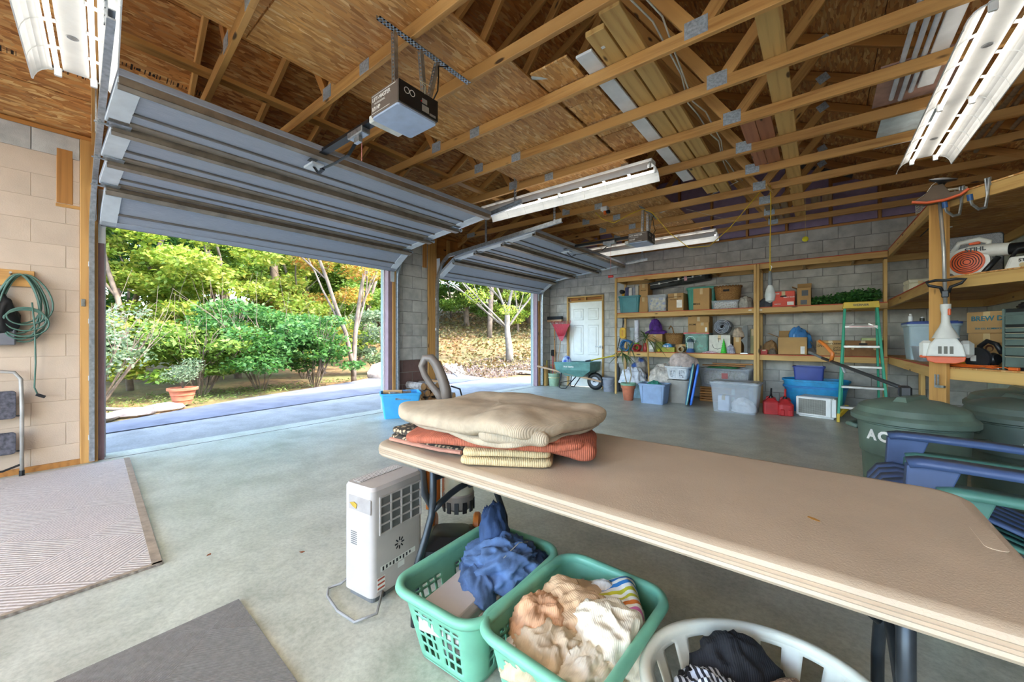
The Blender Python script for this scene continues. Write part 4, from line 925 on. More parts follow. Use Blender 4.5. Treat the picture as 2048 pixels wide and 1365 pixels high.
# ------------------------------------------------------------------ laundry baskets
m_mint = mat('basket_green', '#74b394', .4, var=.05); m_ivory = mat('basket_ivory', '#d9d6c3', .45, var=.04)
def basket(loc, rz, w_, d, h, taper, m, label, oval=False, name='laundry_basket'):
    t = thing(name, label, 'laundry basket', loc, rz)
    if oval:
        o = [(w_ / 2 * math.cos(a), d / 2 * math.sin(a), math.cos(a), math.sin(a)) for a in (2 * math.pi * k / 120 for k in range(120))]
    else:
        r0 = rrect(w_, d, .075, 8); o = []; N = len(r0)
        per = [0.]
        for i in range(N): per.append(per[-1] + math.hypot(r0[(i + 1) % N][0] - r0[i][0], r0[(i + 1) % N][1] - r0[i][1]))
        for k in range(132):
            u = per[-1] * k / 132; i = max(j for j in range(N) if per[j] <= u); f = (u - per[i]) / max(1e-6, per[i + 1] - per[i]); a, c = r0[i], r0[(i + 1) % N]
            o.append(tuple(a[q] * (1 - f) + c[q] * f for q in range(4)))
    n = len(o); rows = 26
    zz = lambda j: .012 + (h - .03) * j / rows
    sc = lambda j: 1 - taper * (1 - j / rows)
    vs = [(x * sc(j), y * sc(j), zz(j)) for j in range(rows + 1) for (x, y, _, _) in o]; fs = []
    for j in range(rows):
        for i in range(n):
            x, y, nx, ny = o[i]
            if oval: hole = (7 <= j < 24) and (i % 8 in (2, 3, 4, 5))
            else:
                u = y / d if abs(nx) > .9 else x / w_; lo = .40
                win = max(abs(nx), abs(ny)) > .985 and .06 < abs(u) < .36
                hole = win and 3 <= j < 20 and (i % 3 != 0) and (j - 3) % 4 != 3
            if not hole: fs.append((j * n + i, j * n + (i + 1) % n, (j + 1) * n + (i + 1) % n, (j + 1) * n + i))
    obj('lattice_wall', MB().add(vs, fs), m, t, smooth=30, solid=.0035)
    s0 = sc(0); obj('floor_pan', MB().prism([(x * s0, y * s0) for x, y, _, _ in o[::2]], .006, .013), m, t)
    b = MB(); sec = [(-.004, h - .03), (.006, h - .034), (.022, h - .03), (.03, h - .018), (.026, h - .004), (.014, h), (.002, h - .002), (-.004, h - .01), (-.004, h - .03)]
    b.ring(o, sec); obj('rim', b, m, t, smooth='all'); return t
basket((-1.055, 1.14, .0), 3, .38, .55, .285, .22, m_mint, 'green laundry basket holding jeans and a plastic cover')
basket((-.635, 1.155, .0), -2, .40, .53, .285, .2, m_mint, 'green laundry basket full of beige and cream clothes')
basket((-.12, 1.21, .0), 35, .56, .46, .265, .3, m_ivory, 'oval ivory laundry basket holding dark clothes', oval=True)
f_jean = fabric('denim', '#4a6286', .22, 9, weave=700, bump=.2); f_jeand = fabric('denim_dark', '#33486b', .2, 9, weave=700, bump=.2)
def cloth(name, label, cat, loc, rz, s, seed, m, fold=.33, freq=4.5, group=None, tilt=0., **k):
    return tag(obj(name, crumple(s[0], s[1], s[2], seed, fold, freq, **k), m, None, T(*loc, rz=rz, rx=tilt), smooth='all'), label, cat, group)
cloth('laundry_heap', 'white linen lying in the bottom of the jeans basket', 'linen', (-1.055, 1.14, .014), 0, (.10, .16, .11), 11, fabric('linen_grey', '#b9b2a6'))
t = thing('plastic_cover', 'pale plastic appliance cover lying in the green basket below the jeans', 'appliance part', (-1.05, 1.08, .145), 8, ry=-4)
b = MB().prism([(-.10, 0), (.08, 0), (.095, .02), (.10, .075), (.085, .1), (-.085, .1), (-.10, .08)], -.19, .19, T(rx=90)); obj('shell', b, m_lilac, t, bev=.006)
obj('side_panel', MB().box(.092, .1, -.17, .17, .012, .07), mat('appliance_inner', '#a9b0a6', .5), t); obj('clip_bar', MB().box(.1, .112, -.1, .12, .04, .055, None, .004), m_lilac, t)
for y in (-.12, .0, .11): obj('clip_slot', MB().box(.1, .102, y - .03, y + .03, .02, .032), m_grille, t)
t = thing('blue_jeans', 'crumpled faded blue jeans thrown over the green basket', 'jeans', (-1.03, 1.24, .225), 20)
obj('denim_folds', crumple(.15, .14, .11, 21, .55, 5.2, 100, 56, warp=.7), f_jean, t, smooth='all')
obj('trouser_leg', crumple(.075, .16, .06, 22, .4, 4, 60, 30), f_jean, t, T(-.06, -.11, -.01, rz=25), smooth='all')
obj('waistband', crumple(.06, .075, .16, 23, .4, 3.5, 60, 30), f_jeand, t, T(-.06, .08, .05, rx=-12, ry=-12), smooth='all')
obj('trouser_leg', crumple(.07, .09, .05, 24, .4, 4, 60, 30), f_jeand, t, T(.12, .04, .0), smooth='all')
obj('seam_stitching', MB().tube([(.02, -.12, .085), (.05, -.06, .11), (.07, .0, .118), (.09, .06, .095)], .0016, 5), fabric('stitch', '#b8b6a4'), t)
cloth('laundry_heap', 'pale laundry filling the lower half of the second green basket', 'linen', (-.635, 1.15, .014), 0, (.115, .165, .17), 12, fabric('linen_pale', '#cdbfa8'))
f_bei = fabric('knit_beige', '#cdaa84', .12, 7, bump=.25); f_pea = fabric('knit_peach', '#cf9f78', .12, 7, bump=.25); f_cre = fabric('cotton_cream', '#e0d3ba', .08, 7, bump=.25); f_sand = fabric('cotton_sand', '#c9b394', .1, 7, bump=.25)
cloth('peach_garment', 'peach knit garment with elastic hem heaped in the green basket', 'clothing', (-.735, 1.08, .185), 20, (.095, .10, .11), 31, f_pea, .45, 5, nu=80, nv=44)
cloth('beige_garment', 'beige knit top with gathered collar in the green basket', 'clothing', (-.67, 1.2, .195), 70, (.12, .13, .10), 32, f_bei, .5, 4.5, nu=90, nv=46)
cloth('sand_garment', 'long sand coloured garment draped at the rim of the green basket', 'clothing', (-.65, 1.01, .165), 10, (.13, .12, .10), 33, f_sand, .5, 5, nu=90, nv=46)
cloth('cream_garment', 'cream garment bunched on top of the beige clothes', 'clothing', (-.525, 1.16, .19), 45, (.115, .115, .12), 34, f_cre, .45, 4.2, nu=90, nv=46)
cloth('cream_garment', 'cream sheet spilling toward the rim below the bunched garment', 'clothing', (-.53, 1.02, .17), 0, (.10, .12, .09), 35, f_cre, .5, 4.8, nu=90, nv=46)
cloth('white_sock', 'small white bundle against the side of the green basket', 'clothing', (-.765, .985, .17), 0, (.035, .045, .05), 36, fabric('cotton_white', '#e4ddd8'), .3, 4)
m_strip = stripes('towel_rainbow', ['#c8bf2e', '#f0ead8', '#c8bf2e', '#f0ead8', '#d9792e', '#f0ead8', '#c86a9c', '#f0ead8', '#a86a90', '#f0ead8', '#2f78b4', '#f0ead8', '#2f78b4', '#e8e0d0'], 4.2, 'X', w=.25)
tag(obj('striped_towel', pillow(.11, .085, .03, 41, .6, .3, .02, fr=9), m_strip, None, T(-.56, 1.29, .25, rz=-62, rx=18), smooth='all'), 'towel with rainbow stripes tucked into the green basket', 'towel')
cloth('white_towel', 'white towel edge behind the rainbow stripes', 'towel', (-.6, 1.345, .17), 0, (.12, .05, .1), 37, fabric('towel_white', '#ddd6c6'), .3, 4)
f_blk = fabric('wool_black', '#17171a', .2, 12); f_knit = fabric('knit_speckled', '#8a6f5a', .3, 60, c2='#cbb394', spot=120)
m_navy = stripes('navy_white_stripe', ['#23262f', '#c9cdd6'], 70, 'X', w=.5)
cloth('laundry_heap', 'dark laundry at the bottom of the ivory basket', 'linen', (-.12, 1.2, .014), 0, (.18, .16, .15), 13, f_blk)
cloth('black_garment', 'black garment with a raised corner in the ivory basket', 'clothing', (-.2, 1.32, .12), 30, (.12, .08, .15), 51, f_blk, .4, 3.5)
cloth('black_garment', 'black sweater sleeve lying over the brown knit in the ivory basket', 'clothing', (-.0, 1.2, .14), 20, (.13, .08, .09), 52, f_blk, .4, 3.8)
cloth('black_garment', 'small black sock ball at the side of the ivory basket', 'clothing', (-.29, 1.2, .13), 0, (.05, .06, .08), 53, f_blk, .3, 3.8)
cloth('striped_shirt', 'navy and white pinstriped shirt in the ivory basket', 'clothing', (-.215, 1.17, .14), 35, (.10, .11, .10), 54, m_navy, .4, 3.6, nu=80, nv=40)
cloth('knit_slipper', 'brown speckled knit slipper sock in the ivory basket', 'clothing', (-.115, 1.15, .19), 75, (.095, .05, .06), 55, f_knit, .25, 3)
cloth('knit_slipper', 'second brown speckled slipper sock beside the black sweater', 'clothing', (-.07, 1.29, .18), 60, (.085, .045, .055), 56, f_knit, .25, 3)

# ------------------------------------------------------------------ rugs
def rugmat(name, c1, c2, sx, sy, herr=True):
    m, nt, b = _base(name); v = _coords(nt, (sx, sy, 1))
    w1 = nt.nodes.new('ShaderNodeTexWave'); w1.wave_type = 'BANDS'; w1.bands_direction = 'DIAGONAL'; w1.inputs['Scale'].default_value = 1.2; w1.inputs['Distortion'].default_value = 1.0; nt.links.new(v, w1.inputs['Vector'])
    v2 = _coords(nt, (-sx, sy, 1)); w2 = nt.nodes.new('ShaderNodeTexWave'); w2.bands_direction = 'DIAGONAL'; w2.inputs['Scale'].default_value = 1.2; w2.inputs['Distortion'].default_value = 1.; nt.links.new(v2, w2.inputs['Vector'])
    n = _noise(nt, _coords(nt), 60, 3); big = nt.nodes.new('ShaderNodeTexChecker'); big.inputs['Scale'].default_value = 2.2; nt.links.new(_coords(nt, (1, 1, 1), rot=(0, 0, R(45))), big.inputs['Vector'])
    h = nt.nodes.new('ShaderNodeMix'); nt.links.new(big.outputs['Fac'], h.inputs[0]); nt.links.new(w1.outputs['Fac'], h.inputs[2]); nt.links.new(w2.outputs['Fac'], h.inputs[3])
    c = _mix(nt, _ramp(nt, h.outputs[0], [(.2, (0, 0, 0)), (.6, (1, 1, 1))]), c2, c1)
    c = _mix(nt, .3, c, _mix(nt, 1., c, _ramp(nt, n, [(.3, '#808080'), (.7, '#ffffff')]), 'MULTIPLY'))
    nt.links.new(c, b.inputs['Base Color']); b.inputs['Roughness'].default_value = .95; _bump(nt, b, h.outputs[0], .5, .006); return m
t = thing('woven_rug', 'large beige herringbone rug lying before the beige wall', 'rug', (-4.0, -.4, 0))
poly = [(-1.3, 1.055), (-1.3, -.95), (1.31, -1.0), (1.316, .855)]
obj('pile', MB().prism(poly, .001, .013), rugmat('rug_weave_beige', '#d0c4b8', '#bbada1', 17, 17), t)
obj('border', MB().prism([(1.296, .86), (1.316, .855), (1.31, -1.0), (1.29, -1.0)][::-1], .001, .0155).prism([(-1.3, 1.055), (1.316, .855), (1.315, .815), (-1.3, 1.015)][::-1], .001, .0155), fabric('rug_binding', '#9c8a74', .12, 20), t)
t = thing('door_mat', 'dark grey ribbed floor mat on the bare concrete', 'mat', (-1.6, .15, 0))
obj('pile', MB().prism([(-.445, .455), (-.445, -.6), (.6, -.6), (.6, .42)], .001, .009), rugmat('mat_rib_grey', '#908a82', '#7c766f', 70, 70), t)

# ------------------------------------------------------------------ upright vacuum behind the table end
m_orange = mat('vacuum_orange', '#c9712d', .4, var=.06); m_vgrey = mat('vacuum_grey', '#71675e', .4, var=.05)
t = thing('upright_vacuum', 'orange and grey upright vacuum with clear dust cup behind the table end', 'vacuum', (-1.66, 1.55, 0), 38.4)
obj('cleaning_head', MB().prism(rr2(.32, .3, .06), .015, .08, T(0, -.1, 0)).prism(rr2(.3, .28, .06), .08, .12, T(0, -.1, 0), top=rr2(.2, .16, .05)), m_black, t, smooth=30)
for s in (-1, 1): obj('wheel', MB().lathe([(.06, -.02), (.07, -.012), (.07, .012), (.06, .02)], 20, T(s * .13, .06, .075, ry=90)), m_orange, t, smooth=30)
obj('dust_cup', MB().lathe([(.075, .28), (.085, .30), (.085, .66), (.08, .68)], 28, T(.03, 0, 0)), clear('dust_cup_clear', '#c9c2a8', .5), t, smooth=30)
obj('cup_collar', MB().lathe([(.088, .66), (.092, .67), (.09, .78), (.07, .80)], 28, T(.03, 0, 0)), m_vgrey, t, smooth=30); obj('cup_base', MB().lathe([(.06, .2), (.085, .22), (.09, .29), (.078, .31)], 28, T(.03, 0, 0)), m_vgrey, t, smooth=30)
text('lettering', 'eureka', .05, m_print, t, T(.03, -.094, .715, rx=90), bold=.001)
obj('cyclone_cone', MB().lathe([(.02, .32), (.045, .5), (.05, .66)], 18, T(.03, 0, 0)), mat('cyclone_amber', '#a08a5a', .4), t, smooth=30)
b = MB()
for k in range(12):
    a = k * math.pi / 6; b.box(-.012, .012, -.004, .004, .2, .26, T(.03 + .088 * math.cos(a), .088 * math.sin(a), 0, rz=k * 30 + 90))
obj('exhaust_vents', b, m_black, t, kind='stuff')
obj('spine', MB().prism([(-.035, -.03), (.03, -.035), (.045, 0), (.03, .03), (-.03, .03)], .2, .76, T(-.12, .0, 0)), m_orange, t, bev=.006); obj('spine', MB().box(-.065, -.03, -.01, .06, .2, .8), mat('vacuum_rust', '#9a5028', .45), t, bev=.006)
obj('hose', MB().tube([(-.12, -.05, .75), (-.17, -.06, .7), (-.18, -.05, .5), (-.16, -.04, .3), (-.1, -.04, .2)], .022, 10), mat('hose_grey', '#5f6266', .6), t, smooth='all')
obj('hose_cuff', MB().lathe([(.045, -.03), (.055, -.02), (.055, .02), (.045, .03), (.03, .03)], 18, T(-.13, -.05, .74, ry=70)), m_vgrey, t, smooth=30)
hp = [(-.06, 0, .80), (-.065, 0, .88), (-.085, 0, .95), (-.12, 0, 1.03), (-.15, 0, 1.065), (-.185, 0, 1.065), (-.205, 0, 1.02), (-.185, 0, .965), (-.15, 0, .91), (-.11, 0, .86), (-.085, 0, .82)]
hx = [(x + .02, y, z) for x, y, z in hp]
obj('handle', MB().tube(hx, .024, 10, radii=[.034, .032, .03, .028, .026, .024, .02, .019, .019, .022, .026]), m_vgrey, t, smooth='all')
obj('power_cord', MB().tube([(-.02, .03, .9), (.03, .05, .88), (.05, .06, .8), (.05, .06, .6), (.04, .08, .3)], .005, 6), m_black, t, smooth='all')

# ------------------------------------------------------------------ stacked adirondack chairs and trash cans
m_blue = mat('resin_blue', '#46597f', .45, var=.1, scale=4); m_green = mat('resin_green', '#4f7f72', .45, var=.1, scale=4)
def adirondack(m, loc, rz, label):
    t = thing('adirondack_chair', label, 'chair', loc, rz)             # local +x toward the backrest
    prof = [(-.13, .30), (-.125, .36), (-.09, .415), (-.03, .432), (.05, .42), (.2, .365), (.38, .29), (.50, .25)]
    for k in range(5):
        y0 = -.235 + k * .096; vs = []
        for x, z in prof: vs += [(x, y0, z), (x, y0 + .086, z)]
        obj('seat_slat', MB().add(vs, [(2 * i, 2 * i + 2, 2 * i + 3, 2 * i + 1) for i in range(len(prof) - 1)]), m, t, smooth='all', solid=.012)
    bp = [(.46, .24), (.50, .30), (.56, .42), (.63, .56), (.69, .70), (.74, .84), (.77, .93)]
    for k in range(6):
        y0 = -.24 + k * .081; vs = []
        for i, (x, z) in enumerate(bp):
            f = 1 + .12 * i / 6; crown = -.05 * abs(k - 2.5) / 2.5 * (i == 6); dx = -.05 * ((k - 2.5) / 2.5) ** 2
            vs += [(x + dx, y0 * f, z + crown), (x + dx, (y0 + .072) * f, z + crown)]
        obj('back_slat', MB().add(vs, [(2 * i, 2 * i + 2, 2 * i + 3, 2 * i + 1) for i in range(len(bp) - 1)]), m, t, smooth='all', solid=.012)
    obj('back_rail', MB().tube([(.53, -.29, .52), (.585, -.15, .54), (.6, 0, .54), (.585, .15, .54), (.53, .29, .52)], .022, 8), m, t, smooth='all')
    for s in (-1, 1):
        arm = [(-.04, .565), (.0, .575), (.1, .575), (.3, .57), (.5, .56), (.66, .55)]; wd = [.09, .11, .115, .105, .085, .06]; vs = []
        for (x, z), w_ in zip(arm, wd): vs += [(x, s * .29 - w_ / 2, z), (x, s * .29 + w_ / 2, z)]
        obj('arm', MB().add(vs, [(2 * i, 2 * i + 2, 2 * i + 3, 2 * i + 1) for i in range(len(arm) - 1)]), m, t, smooth='all', solid=.026)
        obj('front_leg', MB().prism([(-.045, .56), (-.07, 0), (.0, 0), (.055, .36), (.11, .56)], s * .29 - .035, s * .29 + .02, T(rx=90) @ T(0, 0, -2 * s * .29 if False else 0) ) if False else MB().add([(x, s * .29 + q, z) for q in (-.03, .03) for x, z in ((-.045, .56), (-.075, 0), (-.01, 0), (.05, .38), (.11, .56))], [(0, 1, 2, 3, 4), (9, 8, 7, 6, 5)] + [(i, i + 5, (i + 1) % 5 + 5, (i + 1) % 5) for i in range(5)]), m, t, bev=.006)
        obj('back_leg', MB().add([(x, s * .27 + q, z) for q in (-.02, .02) for x, z in ((.0, .33), (.05, .36), (.72, .06), (.74, .0), (.64, .0), (.45, .14))], [(0, 1, 2, 3, 4, 5), (11, 10, 9, 8, 7, 6)] + [(i, i + 6, (i + 1) % 6 + 6, (i + 1) % 6) for i in range(6)]), m, t, bev=.005)
    return t
adirondack(m_green, (.40, 2.58, .0), 2, 'green resin adirondack chair nested under the blue one')
adirondack(m_blue, (.33, 2.62, .09), 0, 'blue resin adirondack chair stacked on top of the green one')
m_can = mat('trash_can_green', '#5a6b5d', .5, var=.14, scale=5); m_cand = mat('trash_can_dark_green', '#48554b', .5, var=.14, scale=5)
def trash_can(loc, rz, m, label, ace=True, r=.28, h=.69):
    t = thing('trash_can', label, 'trash can', loc, rz); k = r / .28
    obj('body', MB().lathe([(.215 * k, 0), (.22 * k, .02), (.238 * k, .42), (.243 * k, .43), (.25 * k, .44), (.26 * k, h - .06), (.27 * k, h - .055), (.27 * k, h)], 40), m, t, smooth=25)
    obj('lid', MB().lathe([(.285 * k, h - .045), (.295 * k, h - .04), (.295 * k, h - .012), (.28 * k, h + .005), (.27 * k, h + .01), (.255 * k, h + .045), (.235 * k, h + .06), (.15 * k, h + .09), (.05 * k, h + .1), (.001, h + .102)], 44, cap0=False), m, t, smooth=25)
    hd = MB().prism([(-.04, -.16), (.04, -.16), (.055, 0), (.04, .16), (-.04, .16), (-.055, 0)], h + .075, h + .118, None, top=[(-.02, -.13), (.02, -.13), (.03, 0), (.02, .13), (-.02, .13), (-.03, 0)]); obj('lid_grip', hd, m, t, smooth=30)
    for s in (-1, 1): obj('side_handle', MB().tube([(s * .25 * k, -.07, h - .12), (s * .31 * k, -.06, h - .11), (s * .315 * k, 0, h - .11), (s * .31 * k, .06, h - .11), (s * .25 * k, .07, h - .12)], .016, 8), m, t, smooth='all')
    if ace:
        rt = .256 * k
        for q, ch in enumerate('ACE'):
            a = -24 + q * 15.5; text('lettering', ch, .085, m_print, t, Matrix.Rotation(R(a - 90), 4, 'Z') @ T(rt + .0015, 0, h - .13, rx=90, rz=90), bold=.004)
    return t
trash_can((.46, 3.55, 0), -27, m_can, 'green trash can with a dented domed lid behind the chairs')
trash_can((1.04, 4.02, 0), 15, m_cand, 'dark green trash can right behind the chair backs')
trash_can((1.2, 4.72, 0), 0, m_cand, 'dark trash can at the foot of the corner shelf', ace=False)
# ------------------------------------------------------------------ storage shelving along the back wall
m_edge = mat('painted_red_edge', '#b5482e', .7, var=.1)
YF = 7.87
sh = thing('storage_shelf', 'long three-tier pine storage shelf against the back wall', 'shelf', (-1.3, YF, 0))
def sb(name, x0, x1, y0, y1, z0, z1, m=m_lumber2, par=sh, off=(-1.3, YF)):
    x0 -= off[0]; x1 -= off[0]; y0 -= off[1]; y1 -= off[1]; d = (x1 - x0, y1 - y0, z1 - z0); k = d.index(max(d)); c = ((x0 + x1) / 2, (y0 + y1) / 2, (z0 + z1) / 2)
    if k == 0: return beam(name, (x0, c[1], c[2]), (x1, c[1], c[2]), d[1], d[2], m, par)
    if k == 1: return beam(name, (c[0], y0, c[2]), (c[0], y1, c[2]), d[0], d[2], m, par)
    return beam(name, (c[0], c[1], z0), (c[0], c[1], z1), d[1], d[0], m, par, up=(1, 0, 0))
for zt in (2.47, 1.715, .905):
    for xa, xb in ((-3.42, -.855), (-.852, .78)):
        sb('front_rail', xa, xb, YF, YF + .038, zt - .1, zt - .012)
        sb('back_rail', xa, xb, 8.39, 8.428, zt - .1, zt - .012)
        k = 0; x = xa + .02
        while x < xb: sb('joist', x, x + .038, YF + .04, 8.388, zt - .1, zt - .012); x += .61
        slab('deck_sheet', xb - xa, .56, .012, m_osbd, sh, T((xa + xb) / 2 + 1.3, .28, zt - .006), c=.001)
        obj('painted_edge', MB().box(xa + 1.3, xb + 1.3, -.002, .0, zt - .012, zt), m_edge, sh)
for x in (-3.42, -.895, -.852): 
    sb('post', x, x + .04, YF - .04, YF - .001, 0, 2.45); sb('post', x, x + .04, 8.345, 8.385, 0, 2.45)
sb('post', .745, .785, YF + .1, YF + .24, 0, 2.36)
obj('price_tag', MB().box(.33, .375, -.0425, -.0405, 1.66, 1.675).box(.49, .53, -.0425, -.0405, 1.655, 1.67), m_print, sh)
# corner shelf: leaves the back shelf, runs toward the room, then cuts across to the side wall
cs = thing('corner_shelf', 'deep pine corner shelf with angled front by the side wall', 'shelf', (.82, 5.35, 0))
P1, P2, P3 = Vector((.80, 7.83, 0)), Vector((.84, 5.33, 0)), Vector((1.83, 4.2, 0))
O_ = Vector((.82, 5.35, 0))
for zt, nm in ((2.48, 'top'), (1.74, 'middle'), (.92, 'low')):
    z = Vector((0, 0, zt - .062))
    beam('end_rail', P1 - O_ + z, P2 - O_ + z, .038, .10, m_lumber2, cs)
    beam('front_rail', P2 - O_ + z, P3 - O_ + z, .038, .10, m_lumber2, cs)
    beam('wall_rail', Vector((1.82, 8.4, 0)) - O_ + z, Vector((1.82, 4.3, 0)) - O_ + z, .038, .10, m_lumber2, cs)
    beam('back_rail', Vector((.82, 8.4, 0)) - O_ + z, Vector((1.8, 8.4, 0)) - O_ + z, .038, .10, m_lumber2, cs)
    pol = [(.79, 8.42), (.79, 7.83), (.825, 5.31), (1.835, 4.16), (1.835, 8.42)]
    # deck boards
    yy = 8.42; k = 0
    while yy > 4.3:
        y0 = yy - .61; q = []
        def xl(y): return .79 + (8.42 - y) * .012 if y > 5.31 else .825 + (5.31 - y) * .878
        ys = [yy, max(y0, 4.18)]
        if ys[1] < 5.31 < ys[0]: ys = [ys[0], 5.31, ys[1]]
        q = [(min(1.83, xl(y)) - .82, y - 5.35 - (.002 if y == ys[0] else 0)) for y in ys] + [(1.835 - .82, ys[-1] - 5.35), (1.835 - .82, ys[0] - 5.35 - .004)]
        obj('deck_board', MB().prism(q, zt - .012, zt), m_osbd, cs); yy = y0
    obj('painted_edge', MB().bar(P1 - O_ + Vector((-.02, 0, zt - .006)), P2 - O_ + Vector((-.02, 0, zt - .006)), .004, .012), m_edge, cs)
    n_ = (P3 - P2).normalized(); nn = Vector((n_.y, -n_.x, 0)); obj('painted_edge', MB().bar(P2 - O_ + nn * -.02 + Vector((0, 0, zt - .006)), P3 - O_ + nn * -.02 + Vector((0, 0, zt - .006)), .004, .012), m_edge, cs)
dirf = (P3 - P2).normalized(); off = Vector((dirf.y, -dirf.x, 0)) * -.045
pc = P2 - O_ + dirf * .075 + Vector((-.03, -.033, 0))
beam('post', pc, pc + Vector((0, 0, 2.44)), .04, .14, m_lumber, cs, up=dirf)
beam('post', (.12, 1.2, 0), (.12, 1.2, .86), .09, .04, m_lumber2, cs, up=(1, 0, 0)); beam('post', (.35, 2.9, 0), (.35, 2.9, .86), .09, .04, m_lumber2, cs, up=(1, 0, 0))
def storage_hook(par, M, m=m_galv):
    o = obj('storage_hook', MB().box(-.018, .018, -.006, 0, -.02, .05).tube([(-.012, -.01, .045), (-.008, -.01, 0), (0, -.01, -.1), (0, -.03, -.2), (0, -.09, -.215), (0, -.15, -.175), (0, -.165, -.13)], .013, 8, flat=.6).tube([(.012, -.01, .045), (.008, -.01, 0), (0, -.01, -.1)], .009, 8), m, par, M, smooth=40); obj('rubber_tip', MB().cyl((0, -.162, -.145), (0, -.17, -.095), .018, 10), mat('blue_tip', '#2d5a94', .5), o); return o
ang2 = math.degrees(math.atan2(dirf.y, dirf.x))
for d_ in (.24, .42): storage_hook(cs, T(*((P2 + dirf * d_ - O_)[:2]), 2.47, rz=ang2) @ T(0, -.02, 0))
o = obj('wall_hook', MB().tube([(-.012, -.03, .05), (-.012, -.03, -.05), (.012, -.03, -.05), (.012, -.03, .05)], .007, 6, closed=True).box(-.02, .02, -.03, 0, -.07, -.05).box(.0, .07, -.05, -.03, -.065, -.045), m_galv, cs, T(pc.x, pc.y, .80, rz=ang2) @ T(.03, -.03, 0))

# ------------------------------------------------------------------ makers for boxes and bins
m_card = mat('cardboard', '#b08a58', .85, var=.06, scale=4, bump=.1, orand=.15); m_tape = mat('packing_tape', '#c4a878', .4); m_cardin = mat('cardboard_inner', '#8f6f46', .9)
def carton(x, y, z, w_, d, h, label, rz=0., m=None, open_=False, sticker=None, words=(), name='cardboard_box', ink='#3a2c1c', inset=0.):
    """x,y = middle of the front edge on its support; front faces -y"""
    m = m or m_card; t = thing(name, label, 'box', (x, y, z), rz)
    if open_:
        b = MB().box(-w_ / 2, w_ / 2, 0, .006, 0, h).box(-w_ / 2, w_ / 2, d - .006, d, 0, h).box(-w_ / 2, -w_ / 2 + .006, 0, d, 0, h).box(w_ / 2 - .006, w_ / 2, 0, d, 0, h).box(-w_ / 2, w_ / 2, 0, d, 0, .006)
        obj('carton', b, m, t)
        obj('flap', MB().box(-w_ * .4, .0, .0, d, 0, .005, T(-w_ / 2, 0, h, ry=-28) if False else T(-w_ / 2 + .002, 0, h, ry=25)), m, t); obj('flap', MB().box(-w_ / 2, w_ / 2, 0, d * .4, 0, .005, T(0, d - .002, h, rx=70)), m, t)
    else:
        obj('carton', MB().box(-w_ / 2, w_ / 2, 0, d, 0, h, None, .004), m, t)
        obj('top_flap', MB().box(-w_ / 2 + .004, w_ / 2 - .004, .004, d / 2 - .002, h, h + .004).box(-w_ / 2 + .004, w_ / 2 - .004, d / 2 + .002, d - .004, h, h + .004), m, t)
        obj('tape', MB().box(-.025, .025, -.001, .0006, h * .72, h + .001).box(-.025, .025, 0, d, h + .004, h + .0045), m_tape, t)
    if sticker: obj('shipping_label', MB().box(sticker[0], sticker[0] + sticker[2], -.0015, .0005, sticker[1], sticker[1] + sticker[3]), m_print, t)
    mi = mat('box_ink_' + ink.strip('#'), ink, .8)
    for s, px, pz_, size in words: text('lettering', s, size, mi, t, T(px, -.0015, pz_, rx=90), bold=size * .02)
    return t
def tote(x, y, z, w_, d, h, m, label, rz=0., lid=None, taper=.12, ribs=3, name='storage_bin', fill=None, cat='bin', r=.03):
    t = thing(name, label, cat, (x, y + d / 2, z), rz); o = rrect(w_, d, r, 4); k = 1 - taper
    b = MB(); vs = []; n = len(o)
    lv = [(k, 0), (k + .2 * taper, .15), (1 - .08 * taper, .9), (1 - .04, .901) if False else (1 - .05 * taper, .93)]
    for s, f in lv: vs += [(px * s, py * s, h * f) for px, py, _, _ in o]
    b.add(vs, [(j * n + i, j * n + (i + 1) % n, (j + 1) * n + (i + 1) % n, (j + 1) * n + i) for j in range(len(lv) - 1) for i in range(n)] + [tuple(range(n))[::-1]])
    obj('body', b, m, t, smooth=30, solid=.004)
    obj('rim', MB().ring(o, [(-.004, h * .92), (.004, h * .91), (.016, h * .92), (.018, h * .985), (.012, h), (-.002, h), (-.004, h * .92)]), m, t, smooth=30)
    for q in range(ribs):
        xx = -w_ * .36 + q * w_ * .72 / max(1, ribs - 1); obj('moulded_rib', MB().add([(xx - .012, -d / 2 * (k + .01) - .001, h * .03), (xx + .012, -d / 2 * (k + .01) - .001, h * .03), (xx + .012, -d / 2 * .995 - .001, h * .88), (xx - .012, -d / 2 * .995 - .001, h * .88), (xx - .008, -d / 2 * (k + .01) - .008, h * .03), (xx + .008, -d / 2 * (k + .01) - .008, h * .03), (xx + .008, -d / 2 * .995 - .008, h * .88), (xx - .008, -d / 2 * .995 - .008, h * .88)], [(4, 5, 6, 7), (0, 4, 7, 3), (1, 2, 6, 5), (0, 1, 5, 4), (3, 7, 6, 2)]), m, t)
    if lid: obj('lid', MB().prism([(px * 1.03 + nx * .012, py * 1.03 + ny * .012) for px, py, nx, ny in o], h - .012, h + .012).prism([(px * .93, py * .93) for px, py, _, _ in o], h + .012, h + .022), lid, t, bev=.003)
    if fill: obj('contents', pillow(w_ * .44 * (1 - taper * .4), d * .43 * (1 - taper * .4), h * .40, hash(label) % 50, .4, .35, .02, fr=8, M=T(0, 0, h * .46)), fill, t, smooth='all')
    return t
m_teal = mat('bin_teal', '#3e8288', .45, var=.05); m_tealb = mat('bin_seafoam', '#3f9a86', .45, var=.05); m_slate = mat('bin_slate_blue', '#8aa0bf', .45, var=.05); m_gbin = mat('bin_grey', '#9c978e', .5, var=.05)
m_navyb = mat('bin_navy', '#3a4a96', .4, var=.05); m_tubb = mat('tub_blue', '#2f7fc0', .4, var=.05); m_sky = mat('tote_bright_blue', '#45a6dd', .4, var=.04); m_litb = mat('bin_pale_blue', '#a9bcc4', .45, var=.04)
